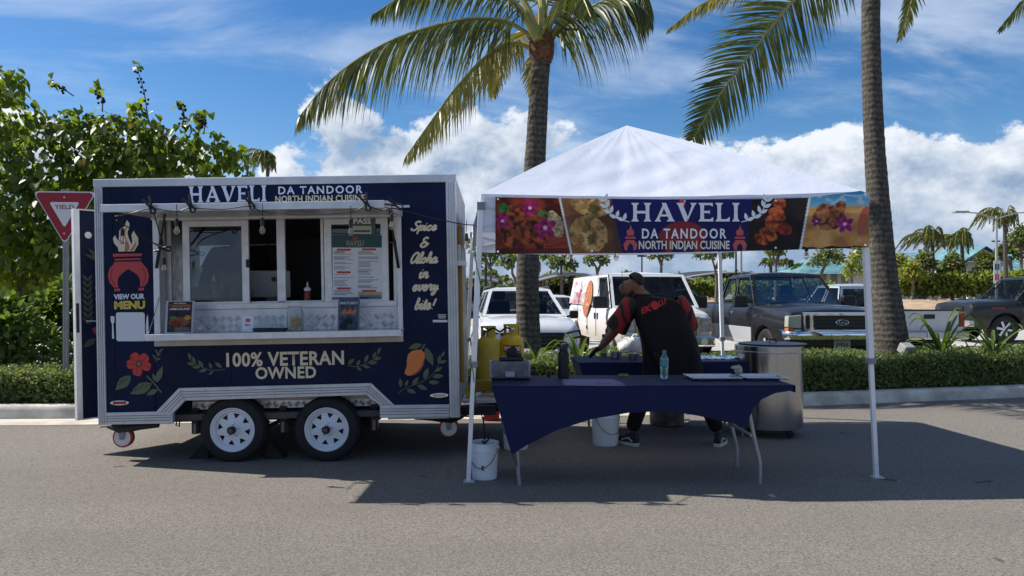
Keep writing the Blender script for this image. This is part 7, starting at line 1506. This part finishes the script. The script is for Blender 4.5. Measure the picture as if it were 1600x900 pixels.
# --- garden spot lights
for px, py, Y, lab in ((1416, 545, 10.6, 'small grey spot light at the foot of the leaning palm'), (822, 555, 10.2, 'small grey spot light at the foot of the near palm')):
    c = P(px, py, Y); w = thing('spot_light', lab, 'garden light', (c.x, Y, .12), .3, 'garden spot lights'); hz_ = max(.2, c.z-.12); MB().cyl((0, 0, 0), (0, 0, hz_), .012).build('stake', DARK, w); MB().box(-.09, .09, -.07, .07, -.07, .07, Matrix.Translation((0, 0, hz_)) @ Matrix.Rotation(.5, 4, 'X')).build('lamp_housing', mat('lamp_grey', (.30, .30, .29), .5), w, bevel=.015); MB().box(-.07, .07, -.075, -.071, -.05, .05, Matrix.Translation((0, 0, hz_)) @ Matrix.Rotation(.5, 4, 'X')).build('lamp_glass', mat('lamp_lens', (.3, .32, .33), .1), w)
# ================================================================ yield sign
q = P(101, 395, 8.75); w = thing('yield_sign', 'red and white triangular YIELD sign on a perforated post', 'sign', (q.x, 8.75, .1), R(4)); hw = .35
def tri(k, y0, y1, m, nm, cz): 
    pts = [(-hw*k, cz+.27*k), (hw*k, cz+.27*k), (0, cz-.34*k)]; out = []
    for i in range(3):
        a, b_, c = Vector(pts[i-1]), Vector(pts[i]), Vector(pts[(i+1) % 3]); r = .055*k
        for u in (0, .5, 1): p1 = b_+(a-b_).normalized()*r; p2 = b_+(c-b_).normalized()*r; m_ = p1.lerp(p2, u); m_ = m_+(b_-m_)*(.35 if u == .5 else 0); out.append((m_.x, m_.y))
    return MB().prism(out, y0, y1).build(nm, m, w)
cz = P(101, 336, 8.75).z-.1
tri(1.04, 0, .004, mat('sign_white', (.62, .62, .62), .4), 'sign_border', cz); tri(.985, -.003, -.0005, mat('sign_red', (.27, .006, .018), .45), 'red_face', cz); tri(.50, -.005, -.0035, MATS['sign_white'], 'white_triangle', cz+.018)
fit_text('YIELD', -.11, .11, cz+.07, cz+.122, -.007, mat('sign_red_ink', (.25, .02, .04), .5), w, .012, label='word YIELD')
for dz in (.21, -.22): MB().lathe([(.012, 0), (.01, -.006), (1e-6, -.008)], (0, -.006, cz+dz), 10, 'y').build('bolt', ALU, w)
mb = MB(); MB().box(-.026, .026, .006, .05, -.1, cz+.3).build('post', mat('galvanised', (.25, .26, .26), .5, .5, .12, 8), w)
for k in range(70): mb.lathe([(.006, .0055), (1e-6, .0055)], (0, 0, .05+k*.026), 8, 'y')
stuff(mb.build('post_holes', BLACK, w))
# ================================================================ beyond the parking lot
FARLEAF = leafmat('far_leaf', (.05, .065, .025), (.20, .21, .085), .4, .6); FARGREEN = leafmat('far_green_leaf', (.09, .14, .025), (.32, .37, .07), .5, .5, (.42, .5, .06)); FARYEL = leafmat('far_yellow_leaf', (.16, .17, .03), (.40, .38, .07), .45, .6)
def far_tree(label, trunks, bl, Y, n, sz, m=FARLEAF, cat='tree'):
    c = P(trunks[0][0][0], 480, Y); t = thing('airy_tree', label, 'tree', (c.x, Y, 0), 0, 'small trees beyond the parking lot'); o0 = np.array(t.location)
    for i, q in enumerate(trunks):
        pts = [P(x, y, Y)-Vector(t.location) for x, y in q]
        if i == 0: pts = [Vector((pts[0].x, 0, -.05))]+pts
        k = .011*Y*(.45 if i else .6)*.5; MB().tube(cr([tuple(p) for p in pts], 12), list(np.linspace(k, k*.35, 12)), 7).build('trunk' if i == 0 else 'branch', BARK, t, True)
    p_, d_ = blobs_pts(pxblobs(bl, Y, 1, 1.1), int(n*.62), .1); stuff(leafcloud('crown', p_-o0, d_+rng.normal(size=d_.shape), d_+np.array([0, 0, .8])+rng.normal(size=d_.shape)*.4, rng.uniform(.5, 1.1, len(p_))*sz, m, 'oval', t)); return t
far_tree('airy tree left of the near palm with a straight trunk', [[(766, 470), (767, 440), (766, 400)], [(766, 420), (755, 395)], [(767, 415), (785, 392)]], [(766, 395, 14), (748, 398, 12), (752, 408, 9), (780, 392, 12), (740, 385, 14), (772, 380, 16)], 22, 700, .16)
far_tree('crooked airy tree just behind the near palm', [[(806, 470), (806, 440), (800, 425), (805, 405)], [(806, 440), (842, 425), (838, 405)], [(840, 430), (843, 412), (835, 398)]], [(795, 402, 13), (815, 398, 14), (850, 394, 14), (782, 408, 8), (865, 392, 10), (798, 414, 7)], 23, 700, .16)
far_tree('flat topped tree above the carport left of the van', [[(878, 470), (877, 425), (878, 408)]], [(868, 412, 11), (885, 408, 12), (895, 412, 8), (860, 410, 6), (878, 404, 7)], 40, 700, .24)
far_tree('forked flat topped tree above the van roof', [[(933, 470), (933, 425), (926, 408)], [(933, 425), (942, 406)]], [(922, 405, 9), (945, 404, 9), (934, 400, 7), (915, 407, 4)], 38, 500, .22)
far_tree('flat topped tree above the cook', [[(1034, 470), (1033, 420), (1036, 402)], [(1034, 415), (1028, 403)]], [(1030, 396, 10), (1044, 397, 9), (1018, 398, 7)], 38, 500, .22)
far_tree('forked tree beside the rear tent leg', [[(1119, 470), (1119, 430), (1113, 405)], [(1119, 420), (1125, 400)]], [(1108, 394, 12), (1128, 393, 12), (1092, 397, 8), (1140, 395, 6)], 30, 600, .19)
far_tree('twisted bare-stemmed tree behind the black pickup', [[(1212, 470), (1212, 425), (1214, 400)], [(1212, 415), (1208, 398)], [(1213, 412), (1219, 396)]], [(1205, 392, 9), (1220, 391, 9), (1213, 388, 8)], 34, 400, .2)
far_tree('leaning grey-green tree before the teal roof', [[(1282, 470), (1280, 440), (1286, 420), (1296, 410)], [(1282, 430), (1290, 415)]], [(1285, 402, 13), (1302, 398, 14), (1272, 408, 9), (1312, 405, 9), (1292, 393, 9)], 30, 800, .19)
far_tree('yellow-green tree beside the right tent leg', [[(1333, 470), (1330, 430), (1330, 405)]], [(1330, 410, 14), (1340, 400, 14), (1325, 425, 10), (1345, 420, 12)], 33, 700, .2, FARYEL)
for i, (px, py, r, m, lab) in enumerate(((1425, 425, 22, FARYEL, 'yellow-green tree left of the building porch'), (1445, 408, 20, FARLEAF, 'round grey-green tree behind the left far palm'), (1488, 410, 18, FARLEAF, 'round tree just left of the porch gable'), (1405, 412, 18, FARYEL, 'pale tree right of the leaning palm trunk'), (1540, 418, 13, FARLEAF, 'small round tree right of the porch'), (1594, 372, 24, FARLEAF, 'tree at the right edge above the pickup'), (1470, 425, 14, FARLEAF, 'low tree left of the porch column'))):
    far_tree(lab, [[(px, 470), (px+2, py+r*.6), (px, py)], [(px+2, py+r*.7), (px-r*.5, py)], [(px+2, py+r*.7), (px+r*.5, py)]], [(px, py, r*.7), (px-r*.5, py+r*.25, r*.5), (px+r*.5, py+r*.2, r*.5), (px, py-r*.4, r*.5)], 46+i*.7, 800, .3, m)
# hedge rows and a distant belt of green
def far_hedge(label, x0, x1, ytop, ybot, Y, n, m, sz=.16, dep=1.2):
    c = P((x0+x1)/2, ybot, Y); t = thing('far_hedge', label, 'hedge', (c.x, Y, c.z-.1), 0, 'hedges beyond the parking lot'); k = max(3, int((x1-x0)/14)); bl = []
    for i in range(k): x = x0+(x1-x0)*(i+.5)/k; h = (ybot-ytop); bl.append((x, (ytop+ybot)/2+random.uniform(-.12, .12)*h, h*.6+random.uniform(0, .15)*h))
    B_ = pxblobs(bl, Y, 1, dep); p_, d_ = blobs_pts(B_, n, .5); stuff(leafcloud('foliage', p_-np.array(t.location), d_+rng.normal(size=d_.shape)*.6, d_+np.array([0, 0, .7])+rng.normal(size=d_.shape)*.4, rng.uniform(.7, 1.3, n)*sz, m, 'oval', t)); mb = MB()
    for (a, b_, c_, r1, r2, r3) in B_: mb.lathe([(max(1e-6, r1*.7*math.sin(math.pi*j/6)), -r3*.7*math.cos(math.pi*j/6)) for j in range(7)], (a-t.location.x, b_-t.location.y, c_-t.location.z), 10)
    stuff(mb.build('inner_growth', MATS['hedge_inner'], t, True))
far_hedge('bright green hedge on the sandy bank at the right', 1395, 1600, 430, 456, 47, 5200, FARGREEN, .24); far_hedge('green hedge behind the rear tent leg', 1080, 1135, 440, 458, 44, 1500, FARGREEN, .22); far_hedge('green hedge seen through the black pickup cab', 1150, 1300, 440, 460, 45, 2500, FARGREEN, .22); far_hedge('dark hedge under the carport left of the van', 838, 900, 446, 466, 46, 1400, FARLEAF, .22); far_hedge('hedge row left of the near palm', 700, 838, 448, 468, 46, 2000, FARLEAF, .22)
t = thing('distant_treeline', 'distant belt of mixed green trees along the horizon', 'treeline', (0, 95, 0)); t['kind'] = 'stuff'; bl = []
for i in range(120): x = -700+2900*i/119; y = random.uniform(440, 454); bl.append((x, y, random.uniform(10, 20), random.uniform(-5, 8)))
p_, d_ = blobs_pts(pxblobs(bl, 95, 1, 1), 26000, .5); stuff(leafcloud('crowns', p_-np.array(t.location), d_+rng.normal(size=d_.shape)*.6, d_+np.array([0, 0, .7]), rng.uniform(.45, .9, 26000), FARLEAF, 'oval', t))
# left background behind the big tree: shaded thicket
far_hedge('dark thicket behind the left tree', -60, 200, 430, 500, 17, 6000, leafmat('thicket_leaf', (.02, .03, .012), (.06, .08, .025), .25), .16); far_hedge('green thicket right behind the trailer', 180, 420, 430, 500, 18, 2500, SHRUB, .16)
# --- carports
CARP = mat('carport_dark', (.035, .035, .038), .6, .2, .2, 2); CEDGE = mat('carport_edge', (.32, .33, .34), .5)
def carport(label, x0, x1, ymid, bow, Y, dep=6.0):
    a, b_ = P(x0, ymid+bow, Y), P(x1, ymid+bow, Y); t = thing('carport', label, 'carport', ((a.x+b_.x)/2, Y, 0), 0, 'arched carports beyond the lot'); n = 14; top = []; L = (b_.x-a.x)
    hb = bow/FPX*Y*1.6
    mb = MB(); vs = []
    for i in range(n+1):
        s = i/n; x = -L/2+L*s; z = a.z+hb*math.sin(math.pi*s)
        for yy, zz_ in ((0, z), (dep, z+.25), (dep, z+.13), (0, z-.16)): vs.append((x, yy, zz_))
    mb.add(vs, [(i*4+j, i*4+(j+1) % 4, (i+1)*4+(j+1) % 4, (i+1)*4+j) for i in range(n) for j in range(4)]+[(0, 1, 2, 3), (n*4, n*4+1, n*4+2, n*4+3)]); mb.build('roof', CARP, t, True, ang=40)
    MB().tube([(-L/2+L*i/n, -.03, a.z+hb*math.sin(math.pi*i/n)-.05) for i in range(n+1)], .07, 4).build('fascia', CEDGE, t)
    for s in (.12, .5, .88): z = a.z+hb*math.sin(math.pi*s)-.1; MB().box(-L/2+L*s-.13, -L/2+L*s+.13, dep*.45, dep*.45+.3, 0, z+.1).build('post', CARP, t); MB().tube([(-L/2+L*s, .2, z), (-L/2+L*s, dep*.5, z-.35), (-L/2+L*s, dep-.2, z)], .09, 4).build('beam', CARP, t)
carport('arched dark carport roof left of the white van', 836, 962, 431, 7, 40); carport('dark carport roof at the left of the near palm', 700, 778, 434, 4, 34); carport('arched carport roof behind the cook', 985, 1085, 431, 5, 42); carport('long arched carport roof behind the black pickup', 1062, 1236, 428, 6, 46)
carport('pale edged carport behind the near palm trunk', 782, 845, 441, 4, 48)
# --- street lamps and poles
def pole(label, px, ytop, Y, arm=0, r=.07, m=None, sign_=False):
    q = P(px, ytop, Y); w = thing('lamp_post', label, 'lamp post', (q.x, Y, 0), 0, 'lamp posts in the lot'); m = m or mat('pole_grey', (.33, .34, .35), .5, .4); MB().tube([(0, 0, 0), (0, 0, q.z)], [r, r*.7], 8).build('pole', m, w, True); MB().lathe([(r*2, 0), (r*2, .3), (r, .35)], (0, 0, 0), 10).build('base', CONC, w)
    for s in ((-1,) if arm == 1 else (-1, 1) if arm == 2 else ()): MB().tube([(0, 0, q.z-.15), (s*.9, 0, q.z+.12), (s*1.6, 0, q.z+.18)], .035, 6).build('arm', m, w, True); MB().box(min(s*1.4, s*2.1), max(s*1.4, s*2.1), -.15, .15, q.z+.13, q.z+.23).build('lamp_head', m, w, bevel=.03)
    if arm == 0: MB().box(-.28, .28, -.12, .12, q.z-.05, q.z+.06).build('lamp_head', m, w, bevel=.03)
    if sign_: 
        a = P(px, 425, Y); MB().box(-.16, .16, -.05, -.03, a.z-.55, a.z+.55).build('notice_board', mat('notice_white', (.6, .6, .6), .5), w); MB().box(-.11, .11, -.056, -.051, a.z+.1, a.z+.4).build('notice_print', mat('ink_grey', (.07, .07, .08), .6), w); MB().box(-.1, .1, -.056, -.051, a.z-.4, a.z-.1).build('notice_print', mat('notice_red', (.4, .05, .05), .5), w)
pole('tall grey street lamp with curved arm at the right', 1557, 337, 36, 2, .075, None, True); pole('dark lamp post with flat head before the building', 1556, 377, 58, 0, .08, DARK); pole('slim dark lamp post above the pickup cab', 1150, 360, 44, 0, .07, DARK); pole('slim pale lamp post above the pickup cab', 1158, 356, 46, 0, .09); pole('thin dark post left of the airy tree', 759, 360, 30, 0, .06, DARK); pole('short pale post before the far palms', 1462, 417, 48, 0, .08, WHITEP)
pole('thin lamp post above the van roof', 1003, 400, 45, 0, .06, DARK)
# --- building with teal roof
TEAL = mat('teal_roof', (.13, .27, .29), .5, .2, .35, 1.3, .3, 6); WALL = mat('stucco', (.52, .49, .43), .9, 0, .08, 2); YB = 66.0
def bld():
    t = thing('porch_building', 'low pale building with teal hipped roof, arched porch and cupola', 'building', (P(1500, 470, YB).x, YB, 0)); o0 = Vector(t.location); q = lambda x, y, d=0.0: P(x, y, YB)+Vector((0, d, 0))-o0
    a, b_ = q(1372, 470), q(1720, 470); ez = q(0, 425).z; rz_ = q(0, 389).z; MB().box(a.x, b_.x, 1, 12, 0, ez).build('wall', WALL, t)
    MB().add([(a.x-1, 0, ez), (b_.x+1, 0, ez), (b_.x+1, 13, ez), (a.x-1, 13, ez), (a.x+4, 6.5, rz_), (b_.x-4, 6.5, rz_)], [(0, 1, 5, 4), (1, 2, 5), (2, 3, 4, 5), (3, 0, 4), (0, 1, 2, 3)]).build('roof', TEAL, t)
    for i in range(26): x = a.x+(b_.x-a.x)*(i+.5)/26; zf = .9; MB().tube([(x, .02, ez+.05), (x, 6.4*zf, ez+(rz_-ez)*zf+.05)], .04, 4).build('roof_seam', TEAL, t)
    px0, px1 = q(1477, 0).x, q(1530, 0).x; pz = q(0, 413).z; MB().box(px0, px1, -3.2, .98, pz-.35, pz).build('porch_beam', WALL, t)
    for x in (px0+.25, px0+.9, px1-.9, px1-.25): MB().box(x-.16, x+.16, -3.15, -2.85, 0, pz-.36).build('porch_column', WALL, t)
    mb = MB(); n = 12; out = [(px0+1.05, 0), (px0+1.05, pz-1.1)]+[(((px0+px1)/2)-(px1-px0-2.1)/2*math.cos(math.pi*i/n), pz-1.1+.65*math.sin(math.pi*i/n)) for i in range(1, n)]+[(px1-1.05, pz-1.1), (px1-1.05, 0)]
    arc = [(x, z) for x, z in out[1:-1]]; mb.prism([(px0+1.05, pz-.36)]+arc+[(px1-1.05, pz-.36)], -3.0, -2.9); mb.build('porch_arch', WALL, t)
    gx = (px0+px1)/2; gz = q(0, 392).z; MB().prism([(px0-.4, pz+.02), (px1+.4, pz+.02), (gx, gz)], -3.1, 2).build('gable', mat('gable_grey', (.42, .43, .42), .8), t); MB().add([(px0-.7, -3.4, pz-.05), (gx, -3.4, gz+.2), (gx, 5, gz+.2), (px0-.7, 5, pz-.05), (px1+.7, -3.4, pz-.05), (px1+.7, 5, pz-.05)], [(0, 1, 2, 3), (4, 1, 2, 5)]).build('gable_roof', TEAL, t); MB().prism([(gx-1.3, pz+.15), (gx+1.3, pz+.15), (gx+1.1, pz+.45), (gx-1.1, pz+.45)], -3.14, -3.105).build('gable_vent', DARK, t)
    MB().add([(px0-.6, -3.8, pz+.0), (px1+.6, -3.8, pz+.0), (px1+.6, -2.9, pz+.35), (px0-.6, -2.9, pz+.35)], [(0, 1, 2, 3)]).build('porch_eave', TEAL, t)
    for x, w_ in ((gx+.5, .8), (gx-1.0, .7)):
        d = MB().box(x-w_/2, x+w_/2, .93, .985, 0, 2.1).build('door' if x > gx else 'window', mat('door_dark', (.03, .03, .03), .4), t); MB().box(x-w_/2+.08, x+w_/2-.08, .9, .925, 1.2, 1.9).build('pane', mat('pane_dark', (.05, .06, .07), .1), d)
    for i in range(9):
        x = a.x+2+i*(b_.x-a.x-4)/8
        if abs(x-gx) > 2.5: wv = MB().box(x-.5, x+.5, .93, .985, .9, 2.1).build('window', mat('door_dark', (.03, .03, .03), .4), t); MB().box(x-.42, x+.42, .9, .925, 1.0, 2.0).build('pane', mat('pane_dark', (.05, .06, .07), .1), wv)
    c = q(1400, 389); cu = MB().box(c.x-.65, c.x+.65, 5.8, 7.1, rz_-.5, q(0, 380).z).build('cupola', mat('cupola_white', (.65, .65, .64), .7), t); MB().add([(c.x-.85, 5.6, q(0, 380).z), (c.x+.85, 5.6, q(0, 380).z), (c.x+.85, 7.3, q(0, 380).z), (c.x-.85, 7.3, q(0, 380).z), (c.x, 6.45, q(0, 372).z)], [(0, 1, 4), (1, 2, 4), (2, 3, 4), (3, 0, 4), (0, 1, 2, 3)]).build('cupola_roof', mat('cupola_white', (.65, .65, .64), .7), cu)
bld()
t = thing('pavilion', 'teal hip roofed pavilion behind the silver pickup cab', 'building', (P(1300, 470, 55).x, 55, 0)); q = lambda x, y: P(x, y, 55)-Vector(t.location); a, b_ = q(1245, 0).x, q(1350, 0).x; e, r_ = q(0, 428).z, q(0, 396).z
MB().add([(a, 0, e), (b_, 0, e), (b_, 8, e), (a, 8, e), (a+2.8, 4, r_), (b_-1.2, 4, r_)], [(0, 1, 5, 4), (1, 2, 5), (2, 3, 4, 5), (3, 0, 4), (0, 1, 2, 3)]).build('roof', TEAL, t); MB().box(a+.6, b_-.4, 1, 7, 0, e-.02).build('wall', WALL, t)
for i in range(5): x = a+.9+i*(b_-a-1.8)/4; MB().box(x-.13, x+.13, .3, .56, 0, e-.01).build('column', WALL, t)
for i in range(3): x = a+1.6+i*1.6; MB().box(x-.35, x+.35, .95, .99, .6, 1.7).build('window', mat('door_dark', (.03, .03, .03), .4), t)
# --- far palms, blown to the left
def far_palm(label, px, ybase, xc, yc, r, Y, seed, fan_=False):
    R_ = random.Random(seed); c = P(px, ybase, Y); t = thing('fan_palm' if fan_ else 'far_palm', label, 'palm tree', (c.x, Y, 0), 0, 'palms beyond the parking lot'); C = P(xc, yc, Y)
    MB().tube([Vector(p)-Vector(t.location) for p in cr([(c.x, Y, -.05), tuple(P(px+(xc-px)*.3, (ybase*2+yc)/3, Y)), tuple(P(px+(xc-px)*.75, (ybase+2*yc)/3, Y)), tuple(C)], 14)], list(np.linspace(.0032*Y, .0022*Y, 14)), 8).build('trunk', PBARK, t, True)
    u = r/FPX*Y
    if fan_:
        for k in range(16):
            a = 2*math.pi*k/16; el_ = R_.uniform(-.3, 1.0); d = Vector((math.cos(a)*math.cos(el_), math.sin(a)*math.cos(el_), math.sin(el_))); q = C-Vector(t.location)+d*u*.5; n = 14; dr = np.array([tuple(d+Vector((R_.uniform(-.7, .7), R_.uniform(-.7, .7), R_.uniform(-.7, .7)))) for _ in range(n)]); o = leafcloud('fan_leaf', np.array([tuple(q)]*n), dr, rdirs(n), np.full(n, u*.65), FROND, 'blade', t, 1.6)
        return
    for k in range(18):
        a = 2*math.pi*k/18+R_.uniform(-.2, .2); ln = u*R_.uniform(.85, 1.15); dx, dy = math.cos(a)*.8-.45, math.sin(a)*.8; up = R_.uniform(.15, 1.1); frond(t, [C, C+Vector((dx*ln*.4, dy*ln*.4, ln*up*.5)), C+Vector((dx*ln*.8, dy*ln*.8, ln*(up*.5-.12))), C+Vector((dx*ln*1.1, dy*ln*1.1, ln*(up*.35-.55)))], u*.40, .75, 34, FROND, wid=.0006*Y, seed=seed*40+k)
far_palm('left of two windswept palms before the building', 1458, 462, 1457, 374, 36, 50, 1); far_palm('right of two windswept palms before the building', 1506, 462, 1503, 378, 34, 52, 2); far_palm('tallest far palm beside the street lamp', 1572, 462, 1570, 344, 36, 46, 3)
far_palm('fan palm right of the porch', 1541, 462, 1541, 408, 18, 58, 4, True); far_palm('fan palm below the tall far palm', 1583, 462, 1578, 400, 22, 56, 5, True); far_palm('small palm above the black pickup roof', 1234, 470, 1234, 412, 15, 60, 6); far_palm('small palm left of the twisted tree', 1205, 470, 1204, 410, 14, 62, 7); far_palm('palm whose crown shows above the trailer roof', 418, 470, 418, 252, 34, 26, 8); far_palm('low fan palm beside the pavilion', 1250, 470, 1248, 422, 12, 58, 9, True)
